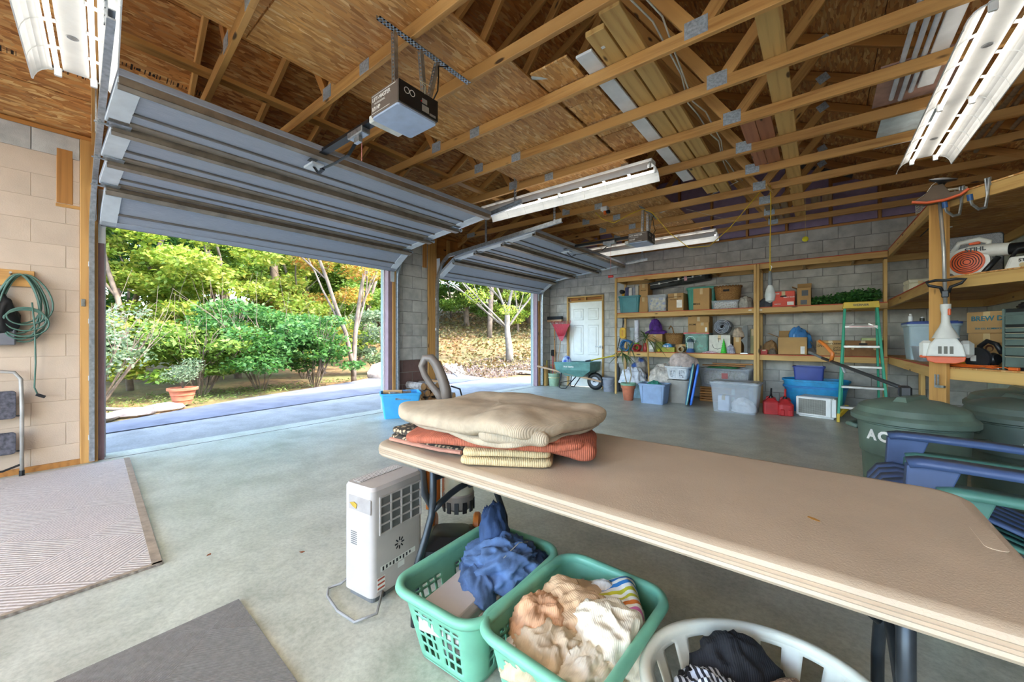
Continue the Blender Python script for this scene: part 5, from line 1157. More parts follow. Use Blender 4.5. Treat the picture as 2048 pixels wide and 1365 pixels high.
c_clear = clear('clear_bin', '#c9d0d8', .3); c_green = clear('clear_bin_green', '#7fb0a0', .5); c_bag = clear('clear_bag', '#dcdcd8', .5, .3)
f_mix = fabric('mixed_fabric', '#c4b48a', .3, 20, c2='#6a7ca8', spot=14); f_whitef = fabric('paper_white', '#e6e6ea'); f_shells = fabric('pale_tissue', '#cdc5b2', .2, 40, c2='#a89478', spot=30)

# ---- top tier
Z1 = 1.716
tote(-3.155, 7.93, Z1, .44, .42, .36, m_teal, 'teal bin with books standing in it on the top shelf tier', ribs=2)
for k, (dx, c, h_) in enumerate(((-.10, '#3a3f66', .22), (-.02, '#cfc9c0', .2), (.06, '#8a8f9a', .21), (.12, '#b8b0a0', .23))):
    t = thing('book', ['dark blue book standing in the teal bin', 'white covered book standing in the teal bin', 'grey covered book standing in the teal bin', 'tan covered book standing in the teal bin'][k], 'book', (-3.13 + dx, 8.1, Z1 + .13), 0)
    obj('cover', MB().box(-.034, .034, -.09, .09, 0, h_ + .2), mat('book_%d' % k, c, .6), t, bev=.002); obj('page_block', MB().box(-.03, .03, -.086, .092, .002, h_ + .201), m_print, t)
t = thing('hand_tool', 'yellow cordless drill leaning in the teal bin', 'drill', (-3.30, 8.02, Z1 + .22), 0, ry=-6)
obj('grip', MB().tube([(0, 0, 0), (.005, 0, .1), (.01, 0, .2)], .028, 10), mat('tool_yellow', '#d0a53a', .5), t, smooth='all'); obj('motor_head', MB().lathe([(.03, -.06), (.045, -.04), (.045, .05), (.025, .07)], 16, T(0, -.01, .24, rx=90)), m_black, t, smooth=30)
carton(-2.87, 8.0, Z1, .19, .3, .31, 'lower tall narrow carton beside the teal bin'); carton(-2.865, 8.0, Z1 + .316, .18, .3, .27, 'upper narrow carton with printed side beside the guitar case', words=(('FRAGILE', 0, .14, .03),))
tote(-2.575, 7.93, Z1, .38, .4, .34, c_clear, 'clear bin of fabric with bluish lid between cartons', ribs=0, fill=f_mix, taper=.1)
carton(-2.21, 7.93, Z1, .29, .38, .34, 'square carton with white shipping label below the guitar case', sticker=(.02, .06, .1, .15), words=(('HANDLE WITH CARE', -.02, .27, .026), ('THIS SIDE UP', -.03, .22, .026)))
carton(-1.745, 7.92, Z1, .28, .19, .40, 'tall plain carton in front of the seafoam tote', words=(('MEDS', -.08, .11, .05),))
tote(-1.80, 8.125, Z1, .50, .27, .44, m_tealb, 'seafoam green lidded tote behind the tall carton', lid=m_tealb, ribs=2)
# guitar case
t = thing('guitar_case', 'black guitar case lying along the top shelf boxes', 'guitar case', (-2.8, 8.2, 2.20), 3, ry=-6)
m_case = mat('case_black', '#20231f', .5, var=.2); m_chrome = mat('case_trim_chrome', '#c9c9c4', .3, .6)
ol = [(0, .06), (.35, .075), (.58, .10), (.68, .16), (.78, .17), (.88, .15), (.98, .17), (1.08, .19), (1.15, .15), (1.18, .0)]
poly = [(x, -y) for x, y in ol] + [(x, y) for x, y in ol[:-1][::-1]]
obj('shell', MB().prism(poly, 0, .14, None, top=[(x * .995 + .003, y * .93) for x, y in poly]), m_case, t, bev=.012)
obj('valance', MB().prism([(x * 1.002 - .001, y * 1.012) for x, y in poly], .075, .083), m_chrome, t)
for x in (.22, .62, .88, 1.02): obj('latch', MB().box(x - .018, x + .018, -.205 if x > .6 else -.085, -.15 if x > .6 else -.06, .062, .1, None, .004), m_chrome, t)
obj('handle', MB().tube([(.40, -.085, .06), (.41, -.12, .06), (.5, -.13, .06), (.51, -.095, .06)], .012, 8), m_case, t, smooth='all'); obj('sticker', MB().box(.72, .77, -.185, -.178, .03, .13), mat('sticker_pink', '#d9a3a6', .6), t)
# wicker baskets
def wickermat():
    m, nt, b = _base('wicker'); v = _coords(nt, (1, 1, 1)); w1 = nt.nodes.new('ShaderNodeTexBrick'); w1.inputs['Scale'].default_value = 28
    w1.inputs['Color1'].default_value = (*lin('#b98a50'), 1); w1.inputs['Color2'].default_value = (*lin('#8e6232'), 1); w1.inputs['Mortar'].default_value = (*lin('#5d3f1e'), 1)
    tc = nt.nodes.new('ShaderNodeTexCoord'); sp = nt.nodes.new('ShaderNodeSeparateXYZ'); nt.links.new(tc.outputs['Object'], sp.inputs[0]); at = nt.nodes.new('ShaderNodeMath'); at.operation = 'ARCTAN2'; nt.links.new(sp.outputs[1], at.inputs[0]); nt.links.new(sp.outputs[0], at.inputs[1])
    sc = nt.nodes.new('ShaderNodeMath'); sc.operation = 'MULTIPLY'; sc.inputs[1].default_value = .22; nt.links.new(at.outputs[0], sc.inputs[0]); cb = nt.nodes.new('ShaderNodeCombineXYZ'); nt.links.new(sc.outputs[0], cb.inputs[0]); nt.links.new(sp.outputs[2], cb.inputs[1]); nt.links.new(cb.outputs[0], w1.inputs['Vector'])
    nt.links.new(w1.outputs['Color'], b.inputs['Base Color']); b.inputs['Roughness'].default_value = .8; _bump(nt, b, w1.outputs['Fac'], .8, .006); return m
m_wick = wickermat()
def wicker(x, y, z, rx_, ry_, h, label, handle=False, flare=.8):
    t = thing('wicker_basket', label, 'basket', (x, y, z)); pr = [(flare, 0), (flare + .1, h * .2), (.96, h * .7), (1.0, h), (.95, h), (.9, h * .7), (flare, .02)]
    obj('woven_body', MB().lathe(pr, 36, sx=rx_, sy=ry_), m_wick, t, smooth=30)
    for q in range(26):
        a = 2 * math.pi * q / 26; obj('braid', MB().tube([(rx_ * math.cos(a), ry_ * math.sin(a), h - .012), (rx_ * 1.0 * math.cos(a + .13), ry_ * 1.0 * math.sin(a + .13), h + .008), (rx_ * math.cos(a + .27), ry_ * math.sin(a + .27), h - .012)], .012, 6), mat('wicker_dark', '#7d552b', .8), t, smooth='all')
    if handle: obj('handle', MB().tube([(rx_ * .2, -ry_, h * .9), (-rx_ * .0, -ry_ * .9, h + .12), (-rx_ * .3, -ry_ * .4, h + .16), (-rx_ * .6, 0, h + .1)], .011, 8), m_wick, t, smooth='all')
    else: obj('hand_hole', MB().box(-.05, .05, -ry_ * .98, -ry_ * .93, h * .62, h * .78, None, .006), m_dark, t)
    return t
tote(-1.355, 7.93, Z1, .44, .36, .155, c_clear, 'shallow clear tray of tissue under the wicker basket', ribs=0, fill=f_shells, taper=.08)
wicker(-1.335, 8.11, Z1 + .162, .225, .17, .25, 'wide wicker basket with braided rim on the clear tray')
cloth('plastic_bag', 'grey plastic bag of linens next to the shelf divider', 'bag', (-1.05, 8.08, Z1), 0, (.10, .14, .2), 61, fabric('bag_grey', '#a8a59c', .15), .35, 4)
cloth('dark_bag', 'slate grey cloth bag beside the red box', 'bag', (-.73, 8.06, Z1), 0, (.11, .12, .15), 62, fabric('bag_slate', '#4a4e56', .15), .35, 4)
t = carton(-.48, 7.94, Z1, .31, .26, .25, 'bright red orange box with carry hole on the top tier', m=mat('box_red_orange', '#d8472c', .55, var=.04), words=(('LARGE', -.1, .215, .03), ('HEAVY DUTY', .08, .15, .026), ('CARTON', -.08, .04, .022)), ink='#f2ece0')
obj('hand_hole', MB().prism(rr2(.09, .024, .01), 0, .002, T(0, -.0005, .17, rx=90)), m_dark, t); obj('barcode', MB().box(.05, .14, -.0018, .0005, .02, .075), m_print, t)
t = carton(-.205, 7.95, Z1, .19, .26, .29, 'tall open brown box with black print next to the red box', open_=True); obj('print_block', MB().box(-.045, .04, -.002, .0005, .02, .09), m_black, t); obj('print_block', MB().box(-.03, .055, -.002, .0005, .16, .25), m_black, t)
t = thing('garland', 'artificial leafy green garland lying along the shelf', 'garland', (.30, 8.15, Z1))
obj('foliage', leafmesh('foliage', blobs(3200, [(-.38, -.06, .05), (-.2, 0, .07), (0, .02, .1), (.18, .03, .12), (.34, .05, .14), (-.3, .1, .06), (.1, -.06, .06)], [.11, .12, .13, .14, .12, .1, .12], .75), .05), leafmat('silk_leaf', ['#2f6a34', '#4c8a3c', '#285a30', '#64a04a', '#3d7a50'], .2), t, kind='stuff')
obj('wire_stem', MB().tube([(-.45, -.05, .03), (-.2, .02, .07), (.1, .0, .08), (.4, .04, .12)], .008, 6), mat('garland_wire', '#3a4a2c', .7), t, smooth='all')
# ---- middle tier
Z2 = .906
t = thing('yellow_float', 'yellow moulded paddle hanging at the shelf end', 'paddle', (-3.31, 8.0, 1.17)); obj('blade', MB().prism(rr2(.14, .24, .06), -.02, .02, T(0, 0, .12, rx=90)), mat('moulded_yellow', '#dfae20', .45), t, bev=.008); obj('shaft', MB().cyl((0, 0, .22), (0, .02, .55), .012, 8), m_black, t)
obj('cut_out', MB().prism(rr2(.03, .13, .014), .02, .0215, T(0, 0, .12, rx=90)), mat('moulded_orange', '#c98a1c', .45), t)
def rope(x, y, z, r, label, m, n=5, name='rope_coil'):
    t = thing(name, label, 'rope', (x, y, z)); rnd = random.Random(int(x * 100))
    for k in range(n):
        pts = [(r * (1 + .12 * rnd.uniform(-1, 1)) * math.cos(a), .035 * (k - n / 2) + .02 * math.sin(3 * a), r + r * (1 + .15 * rnd.uniform(-1, 1)) * math.sin(a)) for a in (2 * math.pi * q / 18 for q in range(18))]
        obj('loop', MB().tube(pts, .011, 6, closed=True), m, t, smooth='all')
    return t
rope(-3.24, 8.05, Z2 + .012, .11, 'blue rope coil on the middle tier by the plant', mat('rope_blue', '#3f7fb8', .7), 6); rope(-3.0, 8.02, Z2 + .012, .065, 'red strap coil next to the blue rope', mat('strap_red', '#c23c40', .7), 5)
t = thing('paper_roll', 'white gift wrap roll standing on the middle tier', 'roll', (-3.08, 8.2, Z2)); obj('roll', MB().lathe([(.05, 0), (.05, .66), (.042, .66), (.042, .6)], 20, cap1=False), mat('roll_white', '#d2d2dc', .5), t, smooth=30); obj('printed_band', MB().lathe([(.0508, .0), (.0508, .18)], 20, cap0=False, cap1=False), mat('roll_green', '#7fae3e', .6), t, smooth=30)
t = thing('glass_vase', 'clear glass vase behind the yellow paddle', 'vase', (-3.2, 8.25, Z2)); obj('glass', MB().lathe([(.04, 0), (.05, .1), (.045, .3), (.06, .5), (.055, .5), (.04, .3), (.04, .02)], 20, cap1=False), clear('vase_glass', '#d5dde0', .35, .1), t, smooth=30)
f_pur = fabric('satin_purple', '#4f2a78', .3, 8, bump=.1)
t = thing('witch_hat', 'crumpled purple cloth hat drooping on the middle tier', 'hat', (-2.66, 8.15, Z2 + .36)); obj('crown', crumple(.12, .1, .30, 71, .35, 4, 60, 34), f_pur, t, smooth='all'); obj('brim', crumple(.22, .16, .09, 72, .2, 3, 70, 20), f_pur, t, smooth='all')
carton(-2.64, 8.02, Z2 + .205, .3, .24, .15, 'low brown carton under the purple hat')
tote(-2.64, 8.0, Z2, .34, .26, .2, mat('bin_olive', '#8a8f34', .5), 'olive green bin below the purple hat', ribs=0)
t = thing('planter_can', 'small grey square planter on the middle tier', 'planter', (-2.67, 7.95, Z2)); obj('pot', MB().prism(rr2(.1, .09, .01), 0, .2, None, top=rr2(.13, .11, .01)), mat('galv_pot', '#b0ada2', .6), t); obj('label', MB().box(-.035, .035, -.056, -.05, .05, .13), m_print, t)
t = thing('red_jar', 'round red jar with lid behind the planter', 'jar', (-2.83, 8.02, Z2)); obj('jar', MB().lathe([(.045, 0), (.05, .02), (.05, .13), (.04, .15)], 18), mat('jar_red', '#a82c2a', .4), t, smooth=30); obj('lid', MB().lathe([(.046, .15), (.046, .165), (.02, .18)], 18), m_red, t, smooth=30)
t = thing('tennis_ball', 'yellow ball resting on the shelf rail', 'ball', (-2.53, 7.94, Z2)); obj('felt', MB().lathe([(.033 * math.sin(math.pi * k / 10) + .0001, .033 - .033 * math.cos(math.pi * k / 10)) for k in range(11)], 18), mat('ball_yellow', '#c9c028', .9), t, smooth='all'); obj('seam', MB().tube([(.0335 * math.cos(a), .02 * math.sin(2 * a) , .033 + .028 * math.sin(a)) for a in (2 * math.pi * k / 20 for k in range(20))], .0015, 4, closed=True), m_print, t)
wicker(-2.28, 8.1, Z2 + .16, .175, .14, .2, 'honey wicker basket with handle on the middle tier', True, .78)
carton(-2.36, 7.95, Z2, .25, .2, .09, 'flat yellow green carton under the honey wicker basket', m=mat('box_lime', '#a9ab3c', .6)); cloth('blue_bundle', 'bright blue and white packet on the lime carton', 'packet', (-2.38, 8.0, Z2 + .096), 0, (.09, .06, .07), 73, fabric('packet_blue', '#4a90c8', .2, c2='#e6eef2', spot=18), .3, 4)
carton(-2.15, 8.06, Z2, .2, .28, .155, 'plain brown carton supporting the honey wicker basket')
t = thing('tape_roll', 'thick tan roll of webbing lying on its side', 'roll', (-2.1, 7.93, Z2 + .062)); obj('webbing', MB().lathe([(.06, -.07), (.062, -.06), (.062, .06), (.06, .07), (.04, .07), (.04, -.07), (.06, -.07)], 24, T(rx=90), cap0=False, cap1=False), mat('webbing_tan', '#a89878', .85, bump=.5), t, smooth=30); obj('core', MB().lathe([(.04, -.068), (.036, -.068), (.036, .068), (.04, .068)], 20, T(rx=90), cap0=False, cap1=False), m_card, t, smooth=30)
tote(-1.85, 8.0, Z2, .42, .36, .37, c_green, 'green tinted clear bin with red lid edge', ribs=0, fill=fabric('dark_goods', '#4d6a60', .3, 10), taper=.08); obj('rim_band', MB().box(-.225, .225, -.012, .012, .355, .385), m_red, bpy.data.objects[[o.name for o in bpy.data.objects if o.get('label') == 'green tinted clear bin with red lid edge'][0]], T(0, -.185, 0))
carton(-1.83, 8.08, Z2 + .378, .38, .3, .31, 'large carton on the green tinted bin', words=(('HOME', -.1, .16, .05),)); carton(-1.74, 7.97, Z2 + .378, .22, .1, .19, 'small carton with white label in front of the large one', sticker=(.05, .02, .035, .08))
t = thing('camp_lantern', 'blue based camping lantern on the middle tier', 'lantern', (-1.94, 7.945, Z2)); obj('base', MB().lathe([(.075, 0), (.08, .02), (.06, .06), (.05, .08)], 22), mat('lantern_blue', '#3c639c', .4), t, smooth=30); obj('globe', MB().lathe([(.055, .08), (.06, .14), (.055, .2)], 22), clear('lantern_glass', '#d8e0e0', .4, .1), t, smooth=30); obj('cap', MB().lathe([(.065, .2), (.07, .215), (.04, .25), (.02, .27)], 22), mat('lantern_cap', '#3f5560', .4), t, smooth=30)
obj('bail', MB().tube([(-.07, 0, .18), (-.08, 0, .25), (-.04, 0, .31), (.04, 0, .31), (.08, 0, .25), (.07, 0, .18)], .003, 6), m_galv, t)
for k in range(4): obj('guard_wire', MB().cyl((.062 * math.cos(k * 1.57 + .8), .062 * math.sin(k * 1.57 + .8), .07), (.062 * math.cos(k * 1.57 + .8), .062 * math.sin(k * 1.57 + .8), .21), .003, 6), m_galv, t)
carton(-1.45, 7.98, Z2, .35, .34, .33, 'white carton with black line drawing under the rolled mat', m=mat('box_white', '#d0ccc0', .7))
obj('printed_drawing', MB().tube([(-.12, 0, .16), (-.1, 0, .1), (-.03, 0, .07), (.04, 0, .1), (.08, 0, .06)], .004, 4).tube([(-.01, 0, .2), (-.01, 0, .27), (-.03, 0, .27), (.02, 0, .27)], .003, 4), m_black, bpy.data.objects[[o.name for o in bpy.data.objects if o.get('label') == 'white carton with black line drawing under the rolled mat'][0]], T(0, -.002, 0))
t = thing('rolled_mat', 'rolled silver picnic mat lying on the white carton', 'mat', (-1.42, 8.0, Z2 + .34)); m_foil = mat('foil_silver', '#a9adb6', .4, .3, var=.2, scale=14)
sp = [((.14 - .11 * k / 60) * math.cos(k * .42), (.14 - .11 * k / 60) * math.sin(k * .42)) for k in range(61)]; vs = []
for x, z in sp: vs += [(x, 0, z + .145), (x * 1.02, .34, z + .145)]
obj('rolled_sheet', MB().add(vs, [(2 * i, 2 * i + 1, 2 * i + 3, 2 * i + 2) for i in range(60)]), m_foil, t, smooth='all', solid=.008)
obj('tie', MB().lathe([(.149, .1), (.149, .13)], 30, T(0, 0, .145, rx=-90), cap0=False, cap1=False), m_black, t)
t = thing('green_ornament', 'bright green spiral tree ornament on the middle tier', 'ornament', (-1.375, 7.945, Z2)); obj('cone', MB().lathe([(.05 * (1 - k / 20) * (1 + .18 * math.sin(k * 2.1)) + .002, .01 + .26 * k / 20) for k in range(21)], 20), mat('lime_green', '#3fc437', .4), t, smooth='all'); obj('base', MB().lathe([(.045, 0), (.045, .012)], 18), mat('lime_green', '#3fc437', .4), t)
cloth('grey_bundle', 'small grey and white wool ball beside the green ornament', 'wool', (-1.265, 7.97, Z2), 0, (.06, .05, .15), 74, fabric('wool_grey', '#9a98a4', .3, 20), .35, 5)
cloth('patterned_cloth', 'folded pink patterned cloth lying flat on the shelf edge', 'cloth', (-1.6, 7.935, Z2), 0, (.12, .035, .03), 75, fabric('cloth_pink', '#b79aa4', .3, 30), .3, 4)
carton(-1.165, 8.0, Z2, .12, .3, .29, 'narrow tan carton behind the dark bracket'); cloth('plastic_bag', 'clear plastic bag lying on the narrow tan carton', 'bag', (-1.16, 8.1, Z2 + .297), 0, (.09, .1, .17), 63, fabric('bag_clear_tan', '#b3a08c', .2), .35, 4)
t = thing('shelf_bracket', 'dark curved metal bracket standing near the divider', 'bracket', (-1.05, 7.96, Z2)); pr = [(-.05, 0), (.045, 0), (.05, .5), (-.02, .49), (-.045, .43), (-.01, .37), (.005, .3), (-.055, .24), (-.02, .19), (.0, .12), (-.01, .03)]
obj('plate', MB().prism(pr, -.03, .0, T(rx=90)), mat('bracket_dark', '#4b4b48', .45, .3), t); obj('foot_plate', MB().box(-.06, .055, -.04, .05, 0, .012), m_galv, t)
carton(-.945, 8.16, Z2, .08, .16, .44, 'patterned olive box squeezed against the divider', m=mat('box_olive', '#98936a', .7))
cloth('paper_bag', 'crumpled brown paper bag behind the divider post', 'bag', (-.68, 8.14, Z2), 0, (.10, .12, .22), 64, mat('kraft_paper', '#94714a', .85), .35, 4); carton(-.755, 7.935, Z2, .10, .1, .075, 'small red packet in front of the paper bag', m=mat('packet_red', '#a8322c', .6))
cloth('bark_pieces', 'bunch of small bark pieces beside the red packet', 'bark', (-.635, 7.965, Z2), 0, (.05, .045, .09), 65, m_bark, .5, 6)
carton(-.36, 7.94, Z2, .40, .3, .29, 'wide carton with raised flap and shipping label', open_=True, sticker=(.11, .02, .055, .12))
cloth('blue_bottle_pack', 'shrink wrapped blue bottles in the wide open carton', 'bottle pack', (-.27, 8.08, Z2 + .12), 0, (.15, .1, .33), 66, clear('blue_wrap', '#4a8fd0', .75, .15), .3, 5)
tag(obj('metal_rod', MB().cyl((-.12, 8.0, Z2 + .22), (-.03, 8.2, Z2 + .01), .009, 8), m_galv), 'short steel rod leaning behind the wide carton', 'rod')
carton(.13, 7.93, Z2, .35, .3, .235, 'tan carton with handwritten DVD note on the middle tier', words=(("rogen's Juicers", .03, .19, .036), ('DVD', -.11, .15, .05), ('DVDs', .08, .125, .034), ('Sunny', .09, .09, .05), ('Box 2', .1, .035, .034)))
t = carton(.515, 7.94, Z2, .42, .3, .235, 'brown carton with hand holes behind the stepladder', m=mat('cardboard_dark', '#8d6440', .85)); obj('hand_hole', MB().prism(rr2(.1, .03, .013), 0, .002, T(.0, -.0005, .185, rx=90)), m_dark, t)
for x in (-.12, .13): obj('air_hole', MB().lathe([(.018, 0), (.018, .002)], 16, T(x, -.0005, .115, rx=90)), m_tape, t)
t = thing('paper_stack', 'pale green folded paper on the brown carton', 'paper', (.62, 8.05, Z2 + .241)); obj('sheets', MB().box(-.12, .12, -.06, .06, 0, .035, None, .003), mat('paper_green', '#b7c089', .8), t); obj('top_sheet', MB().box(-.11, .115, -.055, .06, .035, .038, T(rz=3)), mat('paper_green2', '#c4cb98', .8), t)
# ------------------------------------------------------------------ floor level under and before the shelves
t = thing('terracotta_pot', 'terracotta flower pot with green saucer rim by the shelf', 'pot', (-2.87, 7.2, 0)); obj('pot', MB().lathe([(.085, 0), (.09, .02), (.115, .22), (.13, .225), (.135, .29), (.12, .29), (.115, .26)], 28, cap1=False), m_terra, t, smooth=30); obj('liner', MB().lathe([(.14, .285), (.145, .30), (.145, .325), (.125, .325), (.12, .29)], 28, cap0=False, cap1=False), mat('liner_green', '#7fa88a', .5), t, smooth=30); obj('soil', MB().lathe([(.001, .27), (.12, .27)], 20, cap0=False, cap1=False), mat('potting_soil', '#4a3a2c', .95), t)
t = thing('dragon_tree', 'spiky dracaena with two thin stems in the terracotta pot', 'plant', (-2.87, 7.2, .272)); m_drac = leafmat('dracaena_leaf', ['#5f7a40', '#8a9a60', '#4c6a3a', '#a8a878'], .2)
rnd = random.Random(9)
for sx, top in ((-.05, (-.10, -.02, .62)), (.03, (.02, .03, .72))):
    pts = [(sx * .4, 0, 0), (sx * 1.6 + .01, 0, .2), (top[0] * .9, top[1], .45), top]; obj('stem', MB().tube(pts, .009, 7), mat('stem_tan', '#9a8a6a', .8), t, smooth='all')
def tuft(par, c, n, L):
    for k in range(n):
        a = rnd.uniform(0, 6.28); el = rnd.uniform(-.3, 1.2); l = L * rnd.uniform(.6, 1.1); d = Vector((math.cos(a) * math.cos(el), math.sin(a) * math.cos(el), math.sin(el))); s = Vector((-math.sin(a), math.cos(a), 0)) * .012; p = Vector(c); vs = []
        for q in range(6):
            f = q / 5; w_ = math.sin(math.pi * min(.97, f * .8 + .15)); pt = p + d * l * f + Vector((0, 0, -.5 * l * f * f)); vs += [pt - s * w_, pt + s * w_]
        obj('leaf', MB().add(vs, [(2 * i, 2 * i + 1, 2 * i + 3, 2 * i + 2) for i in range(5)]), m_drac, par)
tuft(t, (-.10, -.02, .62), 26, .36); tuft(t, (.02, .03, .72), 16, .3)
t = thing('tall_dracaena', 'tall dracaena on a bare cane stem behind the flower pot', 'plant', (-2.62, 7.55, .0)); obj('stem', MB().tube([(0, 0, 0), (.02, 0, .5), (.0, 0, 1.0), (-.02, -.02, 1.18)], .017, 8), mat('cane_tan', '#b08a4c', .8, bump=.4), t, smooth='all'); obj('base_pot', MB().lathe([(.08, 0), (.1, .18), (.09, .18)], 20), m_black, t, smooth=30)
tuft(t, (-.02, -.02, 1.18), 34, .45)
tote(-2.37, 7.0, 0, .46, .36, .36, m_slate, 'slate blue storage bin standing before the shelf', ribs=2, taper=.16)
cloth('green_tarp', 'green cloth heaped in the slate blue bin', 'cloth', (-2.36, 7.18, .2), 0, (.16, .12, .19), 81, fabric('tarp_green', '#2f7a68', .2), .35, 4)
cloth('clear_trash_bag', 'full translucent trash bag behind the slate blue bin', 'bag', (-2.36, 7.62, .25), 0, (.24, .2, .42), 82, fabric('bag_translucent', '#bdb4aa', .2, 12, bump=.1), .35, 4.5, nu=90, nv=50)
tote(-2.32, 7.42, 0, .5, .4, .25, m_gbin, 'low grey bin holding the translucent trash bag', ribs=0)
tote(-2.93, 7.52, 0, .4, .36, .34, mat('bin_pale_aqua', '#9fc0cc', .45), 'pale aqua bin behind the flower pot', ribs=0)
cloth('white_trash_bag', 'white plastic bags piled on the pale aqua bin', 'bag', (-2.95, 7.66, .28), 0, (.25, .2, .3), 83, fabric('bag_white', '#d3d6de', .1, 10, bump=.1), .4, 4.5, nu=90, nv=50)
cloth('striped_tote_bag', 'grey cloth tote bag with blue lining on the shelf floor', 'bag', (-2.95, 8.0, .3), 0, (.2, .16, .45), 84, fabric('tote_grey', '#a39a90', .2, c2='#39589c', spot=5), .3, 3.5)
tote(-2.02, 7.38, 0, .36, .36, .42, m_gbin, 'grey kitchen bin under the white laundry basket', ribs=0, taper=.2, r=.06)
basket((-2.03, 7.52, .43), 0, .40, .34, .24, .2, mat('basket_white', '#cfd0d2', .45), 'white laundry basket stacked on the grey bin')
cloth('laundry_heap', 'white plastic wrap filling the white laundry basket', 'linen', (-2.03, 7.52, .445), 0, (.145, .125, .2), 85, fabric('wrap_white', '#d5dae2', .12), .4, 5)
cloth('pillow_bag', 'bagged beige pillow on top of the white laundry basket', 'pillow', (-2.0, 7.66, .65), 10, (.24, .14, .24), 86, fabric('pillow_beige', '#b9a8a0', .15), .3, 3.5)
for k, (x, y, tl, c, lb) in enumerate(((-1.86, 7.33, 9, '#2b6f9c', 'teal blue foam boogie board leaning by the grey bin'), (-1.80, 7.36, 10, '#2f63cf', 'bright blue foam kickboard leaning behind the teal one'))):
    t = thing('foam_board', lb, 'board', (x, y, .004), 104, rx=0, ry=0); M = Matrix.Rotation(R(tl), 4, 'X')
    obj('deck', MB().prism(rr2(.5, .72, .12, 6), -.02, .02, M @ T(0, 0, .37, rx=90)), mat('foam_%d' % k, c, .5), t, bev=.012); obj('edge_stripe', MB().ring([(a, b_, p, q) for a, b_, p, q in rrect(.5, .72, .12, 6)], [(.001, -.008), (.004, -.004), (.004, .004), (.001, .008)], M @ T(0, 0, .37, rx=90)), mat('foam_stripe_%d' % k, ['#9fd0c0', '#4a8ae8'][k], .5), t)
tote(-1.36, 7.83, .29, .82, .42, .34, c_clear, 'long clear bin stacked on crates below the middle tier', ribs=0, fill=f_shells, taper=.1, lid=None)
obj('sticker', MB().box(-.05, .05, -.0035, .0, .16, .26), mat('sticker_red', '#b0605c', .6), [o for o in bpy.data.objects if o.get('label') == 'long clear bin stacked on crates below the middle tier'][0], T(.02, -.205, 0))
for k, (y, z) in enumerate(((7.95, 0), (7.97, .14))):
    t = thing('wooden_crate', ['dark slatted wooden crate on the floor below the clear bin', 'upper slatted wooden crate directly under the clear bin'][k], 'crate', (-1.4, y, z))
    for q in range(3): beam('slat', (-.38, 0, .022 + q * .047), (.38, 0, .022 + q * .047), .014, .036, m_lumberd, t); beam('slat', (-.38, .3, .022 + q * .047), (.38, .3, .022 + q * .047), .014, .036, m_lumberd, t)
    for x in (-.36, .36): beam('end_board', (x, .012, .07), (x, .288, .07), .014, .13, m_lumberd, t)
    obj('label', MB().box(.15, .2, -.009, -.006, .02, .12), m_print, t)
t = thing('green_tray', 'flat green plastic tray lying on the long clear bin', 'tray', (-1.4, 8.02, .636)); obj('tray_panel', MB().prism(rr2(.5, .3, .03), 0, .02, None, top=rr2(.46, .26, .03)), mat('lid_green', '#2f7a4c', .5), t); obj('tray_grip', MB().box(-.06, .06, -.012, .012, .02, .03, None, .004), mat('lid_green', '#2f7a4c', .5), t)
for k in range(2): tag(beam('cedar_board', (-1.75 + k * .15, 8.05 + k * .12, .675 + k * .028), (-1.05 + k * .1, 8.1 + k * .12, .675 + k * .028), .09, .022, m_lumberd), ['short reddish board lying over the green tray', 'second reddish board behind the green tray'][k], 'board')
tote(-1.06, 6.93, 0, .66, .44, .47, c_clear, 'big clear storage bin with lid standing on the floor', ribs=0, taper=.12, lid=clear('clear_lid', '#b9c0c6', .7))
carton(-1.22, 7.03, .012, .16, .12, .24, 'white and blue carton inside the big clear bin', m=mat('box_pale_blue', '#c9d4ea', .6)); cloth('paper_bundle', 'white paper bundles inside the big clear bin', 'paper', (-.95, 7.15, .012), 0, (.16, .13, .2), 87, f_whitef, .3, 5)
def gas_can(x, y, s, label, fat):
    t = thing('gas_can', label, 'gas can', (x, y, 0), 12); m = mat('gas_can_red', '#b32a2c', .45, var=.08)
    if fat: b = MB().prism(rr2(.2, .24, .05), 0, .17, None).prism(rr2(.2, .24, .05), .17, .25, None, top=rr2(.06, .1, .02)); obj('foot_lobe', MB().box(-.085, -.02, -.135, -.1, .0, .1, None, .015), m, t); obj('foot_lobe', MB().box(.02, .085, -.135, -.1, .0, .1, None, .015), m, t)
    else: b = MB().prism(rr2(.21, .16, .03), 0, .19, None).prism(rr2(.21, .16, .03), .19, .25, None, top=rr2(.07, .06, .02))
    obj('body', b, m, t, bev=.01); obj('neck', MB().lathe([(.03, .245), (.03, .275), (.022, .28)], 16), m_black, t, smooth=30)
    obj('spout', MB().tube([(0, 0, .27), (0, .0, .33), (.005, .0, .40)], .016, 10, radii=[.018, .014, .012]), m_black if not fat else m_red, t, smooth='all'); obj('grip', MB().tube([(-.06, 0, .22), (-.05, 0, .26), (.0, .02, .265), (.05, .02, .25), (.07, .02, .21)], .013, 8), m, t, smooth='all'); return t
gas_can(-.60, 7.27, 1, 'square red gas can with black spout', False); gas_can(-.42, 7.30, 1, 'rounded red gas can with red spout cap', True)
t = tote(-.07, 7.7, 0, .80, .46, .42, m_tubb, 'large blue oval tub on the floor under the shelf', ribs=0, taper=.22, r=.18, name='wash_tub')
tote(-.06, 7.68, .16, .84, .5, .36, mat('tub_cyan', '#2d93c8', .4), 'second bright blue tub nested in the large one', ribs=0, taper=.16, r=.2, name='wash_tub')
tote(-.14, 7.75, .44 + .02, .39, .3, .27, m_navyb, 'navy blue open bin standing in the nested tubs', ribs=0, taper=.1)
t = thing('window_air_conditioner', 'white window air conditioner with mesh grille on the floor', 'air conditioner', (-.06, 7.33, .0), -12)
